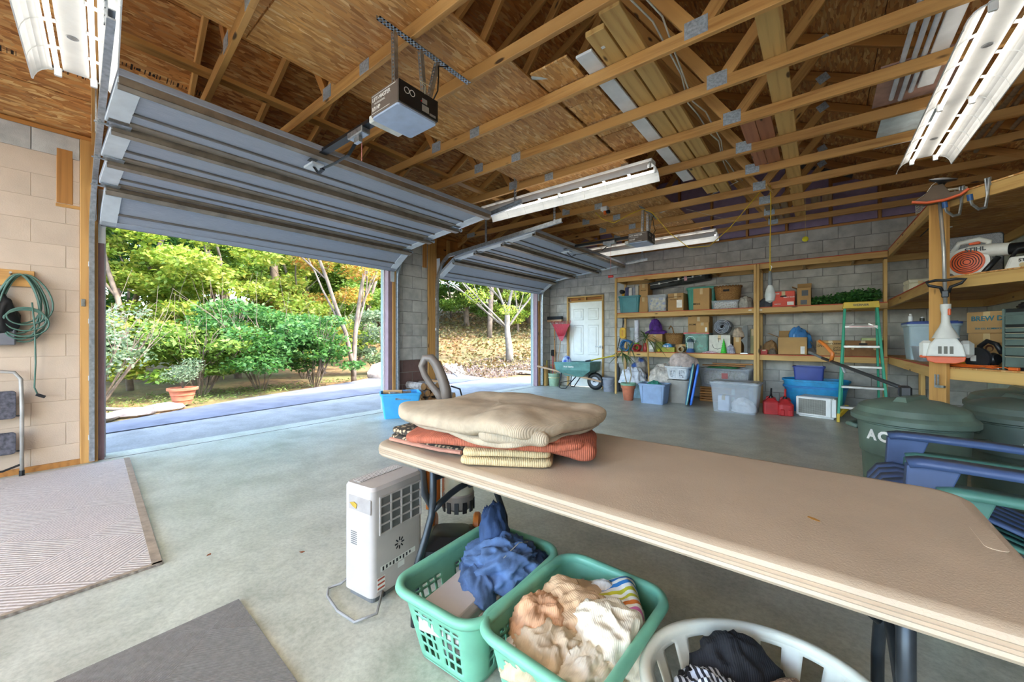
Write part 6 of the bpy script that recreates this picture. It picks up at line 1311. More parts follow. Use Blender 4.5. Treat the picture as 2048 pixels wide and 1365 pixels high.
obj('cabinet', MB().box(-.21, .23, .02, .34, .02, .30, None, .012), mat('ac_ivory', '#cfccc2', .45), t); obj('front_frame', MB().box(-.23, .2, -.02, .02, .02, .30, None, .012), m_white, t); g = obj('mesh_panel', MB().box(-.195, .135, -.024, -.018, .05, .27), mat('mesh_dark', '#77756c', .6), t)
for k in range(14): obj('mesh_wire', MB().box(-.195, .135, -.0265, -.0235, .057 + k * .0155, .0595 + k * .0155), mat('wire_pale', '#a5a399', .5), g)
for k in range(16): obj('mesh_wire', MB().box(-.187 + k * .0208, -.1848 + k * .0208, -.0262, -.0232, .05, .27), mat('wire_pale', '#a5a399', .5), g)
obj('drain_pan', MB().box(-.2, .22, .0, .32, 0, .022, None, .006), m_white, t); obj('side_panel', MB().box(.2, .25, -.005, .02, .03, .29, None, .006), m_white, t)
# stepladder
t = thing('stepladder', 'green fibreglass stepladder with yellow cap before the shelf', 'ladder', (.45, 7.25, 0)); m_fib = mat('fibreglass_green', '#2f9e7c', .45, var=.06); m_lyel = mat('ladder_yellow', '#d6b32c', .5, var=.05); m_alu = mat('aluminium', '#b9b4ac', .4, .6)
def lp(s, f): return Vector(((-.165 - .085 * (1 - f)) if s < 0 else (.175 + .09 * (1 - f)), -.12 + .32 * f, .02 + 1.62 * f))
for s in (-1, 1):
    r_ = obj('front_rail', MB().bar(lp(s, 0), lp(s, 1), .03, .07, (0, 1, 0), .004), m_fib, t); a, c = Vector(((-.2 if s < 0 else .22), .42, .02)), lp(s, 1) + Vector((0, .06, -.02)); obj('rear_rail', MB().bar(a, c, .025, .045, (0, 1, 0), .003), m_fib, t)
    obj('foot', MB().bar(lp(s, 0) + Vector((0, 0, -.02)), lp(s, .06), .034, .078, (0, 1, 0), .004), m_lyel if s < 0 else m_black, t)
    obj('spreader_brace', MB().bar(lp(s, .80), lp(-s, .80).lerp(lp(s, .86), .72), .008, .02), m_alu, t)
for k in range(5):
    f = .12 + k * .175; obj('step', MB().box(lp(-1, f).x + .012, lp(1, f).x - .012, lp(1, f).y - .04, lp(1, f).y + .045, lp(1, f).z - .02, lp(1, f).z + .012, None, .003), m_alu, t)
obj('warning_label', MB().box(-.12, .14, lp(1, .82).y - .0415, lp(1, .82).y - .04, lp(1, .82).z - .012, lp(1, .82).z + .008), mat('label_pink', '#d9b4ae', .6), t)
cp = obj('top_cap', MB().prism([(-.19, 0), (.205, 0), (.195, .09), (-.18, .09)], -.09, .10, T(0, .24, 1.61, rx=90)), m_lyel, t, bev=.006); text('lettering', 'WERNER', .042, m_black, t, T(.005, .1385, 1.652, rx=90), bold=.001)
obj('foot_guard', MB().bar((-.24, -.1, .10), (-.14, .08, .2), .05, .07, (0, 0, 1), .01), m_lyel, t)
# trimmer pole saw lying over the trash can
t = thing('pole_tool', 'long black handled pole tool leaning over the trash can lid', 'pole tool', (.44, 3.62, .795)); A_, B_ = Vector((0, 0, .05)), Vector((-.42, 1.0, .2))
obj('shaft', MB().tube([A_, (A_ + B_) / 2, B_], .014, 8), mat('pole_black', '#2b2d2e', .4), t, smooth='all'); obj('tip', MB().tube([B_, B_ + Vector((-.1, .14, .05))], .012, 8), m_galv, t); obj('loop_grip', MB().tube([B_.lerp(A_, .14), B_.lerp(A_, .14) + Vector((.01, -.02, .07)), B_.lerp(A_, .10) + Vector((-.02, 0, .13)), B_.lerp(A_, .06) + Vector((-.05, 0, .17))], .016, 8), m_orange, t, smooth='all'); obj('shoulder_clip', MB().tube([B_.lerp(A_, .3), B_.lerp(A_, .3) + Vector((.02, 0, -.06))], .012, 8), m_galv, t); obj('head', MB().box(-.03, .03, -.04, .05, -.005, .07, None, .01), m_black, t)

# ------------------------------------------------------------------ corner by the passage door
t = thing('wheelbarrow', 'green wheelbarrow with wooden handles before the passage door', 'wheelbarrow', (-4.4, 8.1, 0), 0); m_tub = mat('barrow_green', '#5d8a82', .45, var=.1); m_hand = wood('barrow_handle', '#c7a480', '#96704a', knots=False)
lo = [(-.28, -.17), (.16, -.17), (.16, .17), (-.28, .17)]; hi = [(-.50, -.30), (.40, -.27), (.40, .27), (-.50, .30)]
b = MB(); vs = [(x, y, .30) for x, y in lo] + [(x * .97, y * .92, .45) for x, y in hi] + [(x, y, .61 if x < 0 else .63) for x, y in hi]
b.add(vs, [(3, 2, 1, 0)] + [(i, (i + 1) % 4, 4 + (i + 1) % 4, 4 + i) for i in range(4)] + [(4 + i, 4 + (i + 1) % 4, 8 + (i + 1) % 4, 8 + i) for i in range(4)]); obj('tray', b, m_tub, t, solid=.006, bev=.02)
obj('tray_rim', MB().tube([(x, y, .61 if x < 0 else .63) for x, y in hi], .012, 8, closed=True), m_tub, t); text('lettering', 'TRUE TEMPER', .045, m_print, t, T(-.14, -.285, .52, rx=80), bold=.001)
for s in (-1, 1):
    M_, L_ = frame((-1.0, s * .29, .50), (.58, s * .08, .21)); obj('handle', MB().box(0, L_, -.016, .016, -.02, .02, M_, .006), m_hand, t)
    obj('leg', MB().tube([(-.35, s * .25, .37), (-.40, s * .26, .03), (-.36, s * .24, .008), (-.26, s * .2, .012), (-.02, s * .13, .30)], .012, 8), m_leg, t, smooth='all'); obj('tray_strut', MB().tube([(.28, s * .12, .26), (.36, s * .2, .5)], .009, 6), m_leg, t)
obj('cross_brace', MB().cyl((-.39, -.26, .14), (-.39, .26, .14), .008, 8), m_leg, t)
wh = obj('tyre', MB().lathe([(.10, -.035), (.15, -.045), (.19, -.03), (.20, 0), (.19, .03), (.15, .045), (.10, .035)], 30, T(.40, 0, .202, rx=90), cap0=False, cap1=False), m_black, t, smooth='all'); obj('wheel_rim', MB().lathe([(.02, -.045), (.03, -.02), (.105, -.03), (.105, .03), (.03, .02), (.02, .045)], 24, T(.40, 0, .202, rx=90)), mat('rim_white', '#c4c6cc', .5), wh, smooth=30); obj('axle', MB().cyl((.40, -.12, .202), (.40, .12, .202), .009, 8), m_leg, t)
cloth('blue_package', 'blue and white plastic package lying in the wheelbarrow', 'package', (-4.75, 8.12, .46), 20, (.12, .08, .28), 91, fabric('package_blue', '#9fb0d8', .25, c2='#4a66c0', spot=9), .3, 4)
for k, (y0, lb, c) in enumerate(((8.15, 'wooden handled shovel lying across the wheelbarrow', '#c9963f'), (8.05, 'yellow gripped loppers lying across the wheelbarrow', '#c9b52c'))):
    t = thing('garden_tool', lb, 'tool', (-4.2, y0, .655), 0, ry=-12); obj('shaft', MB().cyl((0, 0, 0), (.85, -.05, .0), .013, 8), mat('tool_shaft_%d' % k, c, .6), t, smooth=True); obj('collar', MB().cyl((-.02, 0, 0), (.12, -.007, 0), .018, 8), m_leg, t); obj('grip', MB().cyl((.62, -.036, 0), (.85, -.05, 0), .019, 8), mat('tool_grip_%d' % k, ['#a8813c', '#d8b828'][k], .5), t)
tag(obj('hedge_pole', MB().cyl((-3.6, 8.33, .82), (-3.425, 8.365, 1.6), .012, 8).box(-3.64, -3.56, 8.3, 8.36, .74, .84, None, .008), m_black), 'black pole tool with yellow end leaning on the shelf side', 'pole')
t = thing('green_bucket', 'green plastic bucket standing in the corner with tools', 'bucket', (-5.17, 8.2, 0)); obj('pail', MB().lathe([(.11, 0), (.115, .02), (.14, .27), (.15, .275), (.15, .31), (.135, .31), (.13, .27), (.105, .02)], 26, cap1=False), mat('bucket_green', '#8aa386', .5), t, smooth=30); obj('band', MB().lathe([(.1435, .2), (.1455, .2), (.147, .225), (.1445, .225)], 26, cap0=False, cap1=False), mat('bucket_band', '#b9b58a', .5), t)
t = thing('push_broom', 'push broom standing head up in the green bucket', 'broom', (-5.2, 8.2, .03), 0); obj('handle', MB().cyl((.06, .0, 0), (-.04, .14, 1.56), .013, 8), m_lumberd, t, smooth=True); obj('head_block', MB().box(-.26, .18, .11, .17, 1.56, 1.62, None, .006), m_hand, t); obj('bristles', MB().box(-.26, .18, .112, .168, 1.62, 1.70), mat('bristle_black', '#26282b', .9, bump=.8), t, kind='stuff')
for x in (-.14, .06): obj('bolt', MB().lathe([(.02, 0), (.016, .012)], 12, T(x, .108, 1.52, rx=90)), m_white, t)
t = thing('leaf_rake', 'red plastic leaf rake standing head up in the green bucket', 'rake', (-5.12, 8.16, .03), 0); obj('handle', MB().cyl((0, 0, 0), (.12, .08, 1.12), .012, 8), m_hand, t, smooth=True); m_rake = mat('rake_red', '#b82a3a', .45, var=.08)
fan = [(-.03, 1.08), (.03, 1.08), (.25, 1.5), (-.25, 1.5)]; obj('fan', MB().prism(fan, -.004, .004, T(.13, .085, 0, rx=90)), m_rake, t); 
for k in range(14):
    a = -.25 + k * .0385; obj('tine', MB().tube([(.13 + a * .3, .08, 1.2), (.13 + a, .078, 1.5), (.13 + a * 1.08, .072, 1.56), (.13 + a * 1.1, .05, 1.575)], .006, 5), m_rake, t)
t = thing('cultivator', 'red handled tool leaning in the corner bucket', 'tool', (-5.25, 8.26, .03)); obj('shaft', MB().cyl((0, 0, 0), (-.05, .1, .75), .013, 8), m_red, t); obj('head', MB().box(-.1, .01, .06, .12, .7, .86, None, .02), m_black, t)
t = thing('post_offcut', 'short pine post standing against the corner wall', 'timber', (-5.36, 8.12, 0)); beam('timber', (0, 0, 0), (-.03, .05, .5), .09, .07, m_lumber2, t, up=(1, 0, 0)); obj('paint_end', MB().box(-.045, .045, -.038, .038, 0, .01), m_lumberd, t)
tag(beam('yellow_lath', (-5.40, 8.2, 0), (-5.41, 8.25, .62), .03, .02, mat('lath_yellow', '#b8a83c', .7), up=(1, 0, 0)), 'thin yellow lath leaning next to the short pine post', 'lath')
t = thing('grey_pail', 'grey lidded pail standing next to the wheelbarrow wheel', 'pail', (-3.66, 8.08, 0)); obj('pail', MB().lathe([(.115, 0), (.12, .02), (.135, .27), (.14, .275)], 26), mat('pail_grey', '#8a8e98', .5, var=.08), t, smooth=30); obj('lid', MB().lathe([(.145, .27), (.15, .28), (.148, .31), (.12, .318), (.001, .32)], 26), mat('pail_grey', '#8a8e98', .5), t, smooth=30); obj('bail', MB().tube([(.14, -.02, .25), (.12, -.12, .16), (.0, -.16, .1), (-.1, -.13, .14), (-.138, -.03, .24)], .003, 6), m_galv, t)
t = thing('propane_bottle', 'dark slim bottle behind the grey pail', 'bottle', (-3.56, 8.3, 0)); obj('bottle', MB().lathe([(.06, 0), (.06, .5), (.03, .56), (.025, .62)], 18), mat('bottle_dark', '#44474a', .5), t, smooth=30); obj('valve', MB().lathe([(.018, .62), (.018, .66)], 12), m_galv, t)

# ------------------------------------------------------------------ by the pier: tote of kindling and the firewood pile
tote(-4.98, 3.36, 0, .56, .40, .37, m_sky, 'bright blue tote of kindling at the foot of the pier', rz=58, ribs=0, taper=.18)
m_kind = wood('split_wood', '#c79a68', '#8a5e38', knots=False); m_logb = mat('log_bark', '#8a8078', .95, var=.3, scale=12, bump=1., bscale=40)
def log(x, y, z, L_, r, rz, label, group, seed, half=False, tilt=0.):
    t = thing('firewood_log', label, 'firewood', (x, y, z), rz, group, ry=tilt); rnd = random.Random(seed); n = 9; a0 = rnd.uniform(0, 6); arc = math.pi * (1.0 if half else 2)
    pts = [(r * (1 + .18 * rnd.uniform(-1, 1)) * math.cos(a0 + arc * k / n), r * (1 + .18 * rnd.uniform(-1, 1)) * math.sin(a0 + arc * k / n)) for k in range(n + (1 if half else 0))]
    obj('bark', MB().prism(pts, -L_ / 2, L_ / 2, T(ry=90)), m_logb if not half or seed % 2 else m_kind, t)
    for e_ in (L_ / 2, -L_ / 2 - .002): obj('cut_face', MB().prism([(a * .93, b_ * .93) for a, b_ in pts], e_, e_ + .002, T(ry=90)), m_kind, t)
    return t
rnd = random.Random(4)
for k, (dx, dy, dz, rz, L_) in enumerate(((-.12, .06, .33, 20, .3), (.02, -.02, .34, 75, .32), (-.05, -.09, .38, 40, .28), (-.16, -.05, .30, 100, .26), (.1, .05, .29, 15, .3), (.15, -.06, .28, 60, .22))):
    log(-4.98 + dx, 3.56 + dy, dz, L_, .04, rz, 'split kindling stick in the bright blue tote', 'kindling in the tote', 40 + k, True)
k = 0
for row in range(4):
    for q in range(6 - row // 2):
        log(-5.2 + rnd.uniform(-.04, .04), 3.95 + q * .125 + (row % 2) * .06, .062 + row * .112, .42, .058, rnd.uniform(-6, 6), 'weathered split log in the pile against the pier', 'firewood pile against the pier', 60 + k, k % 2 == 0); k += 1

# ------------------------------------------------------------------ hung on the beige wall
t = thing('cord_hook', 'small pine block with hook on the beige wall', 'hook', (XW, -.06, 1.7)); beam('block', (.012, -.16, .0), (.012, .13, .0), .022, .14, m_lumber, t); obj('peg', MB().cyl((.02, 0, .03), (.08, 0, .04), .008, 8), m_galv, t)
t = thing('extension_cord', 'green extension cord coiled on the beige wall hook', 'cord', (XW + .05, .0, 1.47)); m_cord = mat('cord_green', '#4c6b5c', .5); rnd = random.Random(12)
for k in range(7):
    rx_, rz_ = .125 + rnd.uniform(-.02, .03), .27 + rnd.uniform(-.06, .04); top = .26; cx = rnd.uniform(-.03, .03)
    obj('loop', MB().tube([(.012 * k * .5 + .006 * math.sin(2 * a), cx + rx_ * math.sin(a) * (1 - .25 * math.cos(a)), top - rz_ + rz_ * math.cos(a)) for a in (2 * math.pi * q / 26 for q in range(26))], .0065, 6, closed=True), m_cord, t, smooth='all')
for k in range(3): obj('loop', MB().tube([(.05, .02 + (.1 + .015 * k) * math.cos(a), -.1 + (.075 + .02 * k) * math.sin(a) - .03 * k) for a in (2 * math.pi * q / 22 for q in range(22))], .0065, 6, closed=True), m_cord, t, smooth='all')
obj('tail', MB().tube([(.055, .055, .02), (.05, .07, -.2), (.03, .075, -.5), (.03, .068, -.72), (.035, .085, -.78)], .0065, 6), m_cord, t, smooth='all'); obj('plug', MB().box(-.012, .012, -.01, .05, -.012, .012, T(.035, .085, -.785, rx=-30), .003), m_black, t)
t = thing('step_stool', 'folded grey step stool leaning on the beige wall', 'step stool', (XW + .10, -.22, 0)); m_stl = mat('stool_grey', '#a9a49c', .45, .2); 
obj('frame_tube', MB().tube([(.0, .22, .01), (.0, .22, .6), (-.01, .215, .83), (-.015, .18, .89), (-.02, .08, .905), (-.02, -.2, .905)], .0135, 10), m_stl, t, smooth='all'); obj('foot', MB().cyl((0, .22, 0), (0, .22, .05), .017, 10), m_black, t); obj('frame_tube', MB().tube([(.0, -.22, .01), (.0, -.22, .83), (-.02, -.2, .905)], .0135, 10), m_stl, t, smooth='all')
m_tread = mat('tread_speckled', '#4c4a50', .8, var=.3, scale=40)
for z0, z1 in ((.5, .735), (.2, .385)):
    s_ = obj('tread', MB().prism(rr2(.38, z1 - z0, .025), -.012, .012, T(.0, -.0, (z0 + z1) / 2, rz=90) @ T(rx=90)), m_tread, t, bev=.004); obj('pivot', MB().cyl((0, .19, z0 + .02), (0, .225, z0 + .02), .007, 8), m_black, t)
obj('lower_brace', MB().tube([(.0, .21, .1), (.02, .12, .07), (.02, -.2, .07)], .009, 8), m_black, t)
t = thing('hand_duster', 'black and grey dustpan set hanging beside the coiled cord', 'dustpan', (XW + .06, -.12, 1.12)); obj('pan', MB().box(-.02, .03, -.16, .09, 0, .15, None, .01), mat('pan_grey', '#6d6c70', .5), t); obj('bag', crumple(.05, .11, .3, 95, .3, 4), m_black, t, T(0, -.01, .12), smooth='all')
tag(obj('light_switch', MB().box(XW + .02, XW + .032, .345, .372, 1.48, 1.55, None, .003).box(XW + .032, XW + .038, .353, .364, 1.505, 1.525), mat('switch_brass', '#7a766a', .5)), 'small grey switch on the timber door post', 'switch')
tag(obj('threshold_board', MB().box(XW, XW + .018, -3.2, .34, 0, .05), m_lumberd), 'dark wooden strip along the foot of the beige wall', 'board')
# ------------------------------------------------------------------ things on the corner shelf
def onf(s, n_=0.): p = P2 + dirf * s + Vector((-dirf.y, dirf.x, 0)) * n_; return p.x, p.y
ZL, ZM, ZH = .921, 1.741, 2.481
t = tote(1.04, 6.2, ZL, .38, .40, .17, c_clear, 'shallow clear bin of stones on the low corner shelf', ribs=0, taper=.12)
cloth('stone_heap', 'heap of brown stones in the shallow clear bin', 'stones', (1.03, 6.4, ZL + .01), 0, (.12, .12, .2), 101, m_bark, .5, 7)
carton(1.05, 6.15, ZL, .12, .02, .1, 'blue and white packet leaning on the shallow clear bin', m=mat('packet_bluewhite', '#4a7ab0', .6), sticker=(-.05, .01, .1, .05))
tote(1.05, 6.63, ZL, .42, .46, .44, m_litb, 'pale grey blue bin with navy lid on the low corner shelf', ribs=0, lid=mat('lid_navy', '#2f4a94', .45), taper=.12)
for k, (x, y, h_, c, lb) in enumerate(((.86, 6.68, .09, '#d8d8d4', 'white cap bottle standing on the navy lid'), (.96, 6.7, .05, '#33352f', 'squat dark jar standing on the navy lid'), (1.08, 6.72, .07, '#c9b03a', 'small yellow bottle standing on the navy lid'))):
    t = thing('small_bottle', lb, 'bottle', (x, y, ZL + .463)); obj('bottle', MB().lathe([(.02, 0), (.022, .01), (.022, h_ * .7), (.01, h_ * .8)], 14), mat('bottle_c%d' % k, c, .4), t, smooth=30); obj('cap', MB().lathe([(.012, h_ * .8), (.012, h_)], 12), m_white, t)
x, y = onf(.17, .30); carton(x, y, ZL, .28, .24, .30, 'carton with printed face logo under the blue lettered carton', rz=ang2, words=(('Jolly', .02, .08, .05),), ink='#4a2418')
o_ = [o for o in bpy.data.objects if o.get('label') == 'carton with printed face logo under the blue lettered carton'][0]
obj('printed_mark', MB().lathe([(.03, 0), (.03, .0015)], 20, T(.02, -.0005, .17, rx=90)), mat('box_ink_brown', '#5a2f1f', .8), o_); obj('printed_mark_fill', MB().lathe([(.02, 0), (.02, .0025)], 20, T(.022, -.0005, .163, rx=90)), m_card, o_)
t = carton(x, y - .0, ZL + .306, .30, .24, .19, 'carton lettered in blue green on top of the face logo carton', rz=ang2, words=(('BREW DR', .02, .13, .062), ('TEA CO. KOMBUCHA', .02, .04, .022)), ink='#2a6f80')
obj('printed_mark', MB().prism([(0, 0), (.05, .01), (.06, .04), (.03, .06), (.0, .045)], 0, .0015, T(-.1505, .16, .06, rz=-90) @ T(rx=90)), mat('box_ink_sky', '#4fa6b8', .7), t)
x, y = onf(.72, .05); t = thing('tool_chest', 'grey green steel tool chest with drawers on the corner shelf', 'tool chest', (x, y, ZL), ang2); m_chest = mat('chest_grey_green', '#5f6f68', .4, .2, var=.1)
obj('cabinet', MB().box(-.26, .26, .01, .30, 0, .50, None, .004), m_black, t); obj('side_panel', MB().box(-.265, -.25, 0, .30, 0, .50).box(.25, .265, 0, .30, 0, .50), m_chest, t); obj('lid', MB().prism([(0, .44), (.3, .44), (.3, .5), (.02, .5)], -.262, .262, T(rz=90) @ T(rx=90) @ T(0, 0, 0)), m_chest, t)
zz = .025
for h_ in (.095, .08, .065, .045, .045):
    d_ = obj('drawer', MB().box(-.245, .245, -.004, .012, zz, zz + h_ - .012, None, .003), m_chest, t); obj('drawer_pull', MB().box(-.24, .24, -.014, -.002, zz + h_ - .016, zz + h_ - .008, None, .002), mat('pull_chrome', '#b5b09c', .3, .6), d_); zz += h_
obj('lock', MB().lathe([(.009, 0), (.009, .006)], 12, T(-.02, 0, .415, rx=90)), m_black, t); obj('front_panel', MB().box(-.245, .245, -.004, .012, .37, .445, None, .003), m_chest, t); text('lettering', 'HUSKY', .042, m_print, t, T(.15, -.0055, .42, rx=90), bold=.0015)
carton(onf(.72, .34)[0], onf(.72, .34)[1], ZL + .47, .34, .2, .09, 'flat carton lying behind the tool chest lid', rz=ang2) if False else None
x, y = onf(.30, .10); t = thing('circular_saw', 'black circular saw with orange cord on the corner shelf', 'power saw', (x, y, ZL), ang2)
obj('shoe', MB().box(-.12, .14, -.06, .07, 0, .012, None, .004), m_galv, t); obj('motor_housing', MB().lathe([(.03, -.07), (.05, -.06), (.055, .04), (.04, .06)], 18, T(.02, .02, .075, ry=80)), m_black, t, smooth=30); obj('blade_guard', MB().lathe([(.09, -.014), (.095, 0), (.09, .014), (.02, .016)], 26, T(-.02, -.03, .085, rx=90)), mat('saw_guard', '#2d2e31', .35, .3), t, smooth=30)
obj('rear_handle', MB().tube([(-.06, .03, .11), (-.05, .03, .19), (.0, .03, .235), (.06, .03, .21), (.1, .03, .13)], .019, 10), m_black, t, smooth='all'); obj('badge', MB().box(-.06, -.02, -.048, -.045, .06, .11), m_print, t)
t = thing('orange_cord', 'orange extension cord lying in loops along the shelf edge', 'cord', (*onf(.16, .06), ZL), ang2); m_oc = mat('cord_orange', '#e0661f', .5)
for k in range(4): obj('loop', MB().tube([(.16 * math.cos(a) + .03 * k, .035 * math.sin(a) * (1 + .3 * k) + .012 * math.sin(3 * a), .008 + .006 * k) for a in (2 * math.pi * q / 24 for q in range(24))], .005, 6, closed=True), m_oc, t, smooth='all')
obj('cord_end', MB().tube([(.15, -.02, .012), (.25, -.03, .01), (.3, .0, .02), (.36, -.04, .012)], .005, 6), m_oc, t, smooth='all'); obj('plug', MB().box(.36, .42, -.055, -.025, 0, .024, None, .004), m_oc, t)
carton(*onf(.14, .12), ZL, .09, .05, .14, 'yellow box of blades next to the circular saw', rz=ang2, m=mat('box_yellow', '#c9a92c', .6), words=(('16', 0, .08, .05),))
# middle level
x, y = onf(.10, .22); t = thing('leaf_blower', 'white and orange handheld leaf blower on the middle corner shelf', 'leaf blower', (x + .03, y + .05, ZM), -22); m_bw = mat('blower_white', '#d8d5cb', .45, var=.04); m_bo = mat('blower_orange', '#d95a24', .45, var=.05)
obj('fan_housing', MB().lathe([(.10, -.06), (.135, -.05), (.14, 0), (.135, .05), (.1, .06)], 34, T(-.02, 0, .14, rx=90)), m_bw, t, smooth=30)
fg = obj('fan_grille', MB().lathe([(.001, 0), (.105, 0), (.11, .008), (.1, .012), (.001, .012)], 34, T(-.02, -.055, .14, rx=90), cap0=False, cap1=False), m_bo, t, smooth=30)
for k in range(5): obj('grille_slot', MB().lathe([(.02 + k * .017, .0125), (.026 + k * .017, .0135), (.026 + k * .017, .0125)], 34, T(-.02, -.055, .14, rx=90), cap0=False, cap1=False), m_dark, fg)
obj('engine_cover', MB().prism(rr2(.16, .12, .04), .0, .2, T(-.12, .03, .05), top=rr2(.12, .1, .04)), m_bw, t, smooth=30); obj('nozzle_neck', MB().tube([(-.02, 0, .24), (.1, -.01, .23), (.22, -.02, .22)], .058, 18, radii=[.055, .06, .055]), m_bw, t, smooth=40); obj('blower_tube', MB().tube([(.2, -.02, .22), (.5, -.05, .2), (.9, -.09, .17)], .047, 18, radii=[.05, .047, .04]), m_black, t, smooth='all')
obj('top_handle', MB().tube([(-.12, .0, .25), (-.08, 0, .33), (.04, 0, .345), (.1, 0, .31), (.09, 0, .26)], .022, 10), m_bw, t, smooth='all'); obj('trigger', MB().box(-.02, .05, -.012, .012, .30, .325, None, .006), m_bo, t); text('lettering', 'STIHL', .05, m_black, t, T(.03, -.069, .245, rx=90), bold=.0015); obj('strut_foot', MB().tube([(.16, -.04, .16), (.1, -.06, .06), (.07, -.06, .01)], .02, 8), m_black, t, smooth='all')
t = thing('mesh_speaker', 'large grey mesh fronted speaker case on the middle corner shelf', 'speaker', (1.2, 6.1, ZM), -8); obj('case', MB().prism(rr2(.46, .46, .03), -.09, .09, T(0, 0, .26, rx=90)), m_black, t, bev=.006); obj('mesh_grille', MB().prism(rr2(.44, .44, .028), .09, .096, T(0, 0, .26, rx=90)), mat('mesh_grey', '#7f7f82', .5, var=.2, scale=200), t); obj('badge', MB().prism(rr2(.055, .028, .012), .096, .099, T(0, 0, .3, rx=90)), m_black, t); obj('foot', MB().box(-.2, .2, -.08, .08, 0, .032), m_black, t)
x, y = onf(.52, .2); t = thing('chainsaw', 'white and red chainsaw in its scabbard beside the leaf blower', 'chainsaw', (x, y, ZM), ang2 + 20); obj('body', MB().prism(rr2(.26, .12, .03), 0, .11, None, top=rr2(.2, .1, .03)), m_bw, t, bev=.008); obj('scabbard', MB().box(.13, .6, -.03, .03, .02, .1, None, .01), mat('scabbard_red', '#c03a26', .5), t); text('lettering', 'STIHL', .034, m_black, t, T(.0, -.0615, .075, rx=86), bold=.001)
for q in (-.04, .04): obj('cap', MB().lathe([(.018, 0), (.018, .008)], 16, T(.02 + q, -.06, .035, rx=90)), mat('cap_gold', '#b09a6a', .4), t)
obj('handle', MB().tube([(-.1, 0, .1), (-.06, 0, .18), (.05, 0, .19), (.1, 0, .1)], .014, 8), m_black, t, smooth='all')
t = thing('tan_case', 'flat tan hard case lying on the middle corner shelf', 'case', (1.02, 6.6, ZM), 4); obj('shell', MB().box(-.21, .21, -.14, .14, 0, .085, None, .01), mat('case_tan', '#c9c0a4', .5), t); obj('lid', MB().box(-.212, .212, -.142, .142, .085, .13, None, .01), mat('case_tan2', '#d2caaf', .5), t)
for q in (-.12, .12): obj('latch', MB().box(q - .02, q + .02, -.148, -.14, .07, .105, None, .003), m_tape, t)
obj('label', MB().box(-.06, .1, -.1425, -.139, .015, .06), mat('label_red', '#a8402c', .6), t)
cloth('work_gloves', 'white and black work gloves lying on the shelf end', 'gloves', (.93, 7.35, ZM), 60, (.12, .07, .07), 102, fabric('glove_grey', '#b9bdc4', .2, c2='#22252b', spot=12), .4, 5)
cloth('cable_bundle', 'tangled black cables tucked under the middle shelf', 'cables', (*onf(.55, .32), ZL + .508 - .0), ang2, (.16, .08, .07), 103, m_black, .5, 6) if True else None
# top level
t = thing('wire_rack', 'pale wire crate standing on the top of the corner shelf', 'crate', (.95, 5.75, ZH), 10); m_wire = mat('wire_pale2', '#c4c2b4', .5)
for k in range(6): obj('wire', MB().tube([(-.14, -.12, .02 + k * .025), (.14, -.12, .02 + k * .025), (.14, .12, .02 + k * .025), (-.14, .12, .02 + k * .025)], .004, 5, closed=True), m_wire, t)
for k in range(8): obj('wire', MB().tube([(-.14 + k * .04, -.12, .15), (-.14 + k * .04, -.12, .004), (-.14 + k * .04, .12, .004), (-.14 + k * .04, .12, .15)], .003, 5), m_wire, t)
obj('face_frame', MB().tube([(-.08, -.125, .06), (.14, -.125, .06), (.14, -.125, .155), (-.08, -.125, .155)], .008, 6, closed=True), m_wire, t)
t = thing('round_pole', 'orange pole with mint green end lying on the top shelf', 'pole', (*onf(.62, .10), ZH + .052), 0); obj('shaft', MB().cyl((0, 0, 0), (.3, 1.6, .0), .05, 20), mat('pole_tan', '#d0a878', .6), t, smooth=True); obj('painted_end', MB().cyl((-.0008, -.004, 0), (-.0018, -.01, 0), .05, 20), mat('mint_paint', '#9fd8b0', .6), t)
t = thing('fishing_reel', 'black fishing reel hung below the top corner shelf', 'fishing reel', (.93, 5.85, ZH - .112)); obj('rod', MB().cyl((-.02, .6, -.01), (.0, -.5, -.01), .006, 6), m_black, t); obj('reel_body', MB().lathe([(.02, -.02), (.03, -.01), (.03, .02), (.018, .03)], 16, T(0, 0, -.075, rx=90)), m_black, t, smooth=30); obj('reel_foot', MB().cyl((0, 0, -.01), (0, 0, -.06), .008, 8), m_black, t); obj('crank', MB().tube([(.03, 0, -.075), (.08, 0, -.08), (.085, 0, -.06), (.12, 0, -.06)], .006, 6), m_galv, t)
# ------------------------------------------------------------------ string trimmer on the post
t = thing('string_trimmer', 'white and orange string trimmer hanging upside down on the shelf post', 'string trimmer', (.868, 5.06, .96), -9)
pr = [(.0, 0), (.09, .0), (.115, .03), (.118, .055)]; 
obj('starter_cover', MB().prism([(-.11, .02), (-.06, 0), (.06, 0), (.11, .02), (.118, .06), (-.118, .06)], -.06, .07, T(rx=90)), m_bo, t, bev=.006)
obj('engine_housing', MB().prism([(-.118, .06), (.118, .06), (.10, .16), (.06, .225), (-.06, .225), (-.10, .16)], -.055, .072, T(rx=90)), m_bw, t, bev=.012); obj('muffler_cover', MB().box(.07, .165, -.02, .06, .05, .2, None, .03), mat('blower_white2', '#b5b4ac', .5), t); obj('air_filter', MB().box(-.16, -.07, -.05, .05, .04, .2, None, .025), m_bw, t); obj('filter_base', MB().box(-.158, -.072, -.048, .048, .045, .07, None, .008), m_bo, t)
b = MB()
for k in range(3): obj('cooling_slot', MB().box(-.045 + k * .034, -.045 + k * .034 + .022, -.075, -.07, .085, .15), mat('slot_dark', '#6d6a60', .7), t)
obj('clutch_cone', MB().lathe([(.085, .22), (.06, .28), (.04, .32), (.028, .36), (.026, .44), (.034, .48), (.034, .52)], 20), m_bw, t, smooth=40)
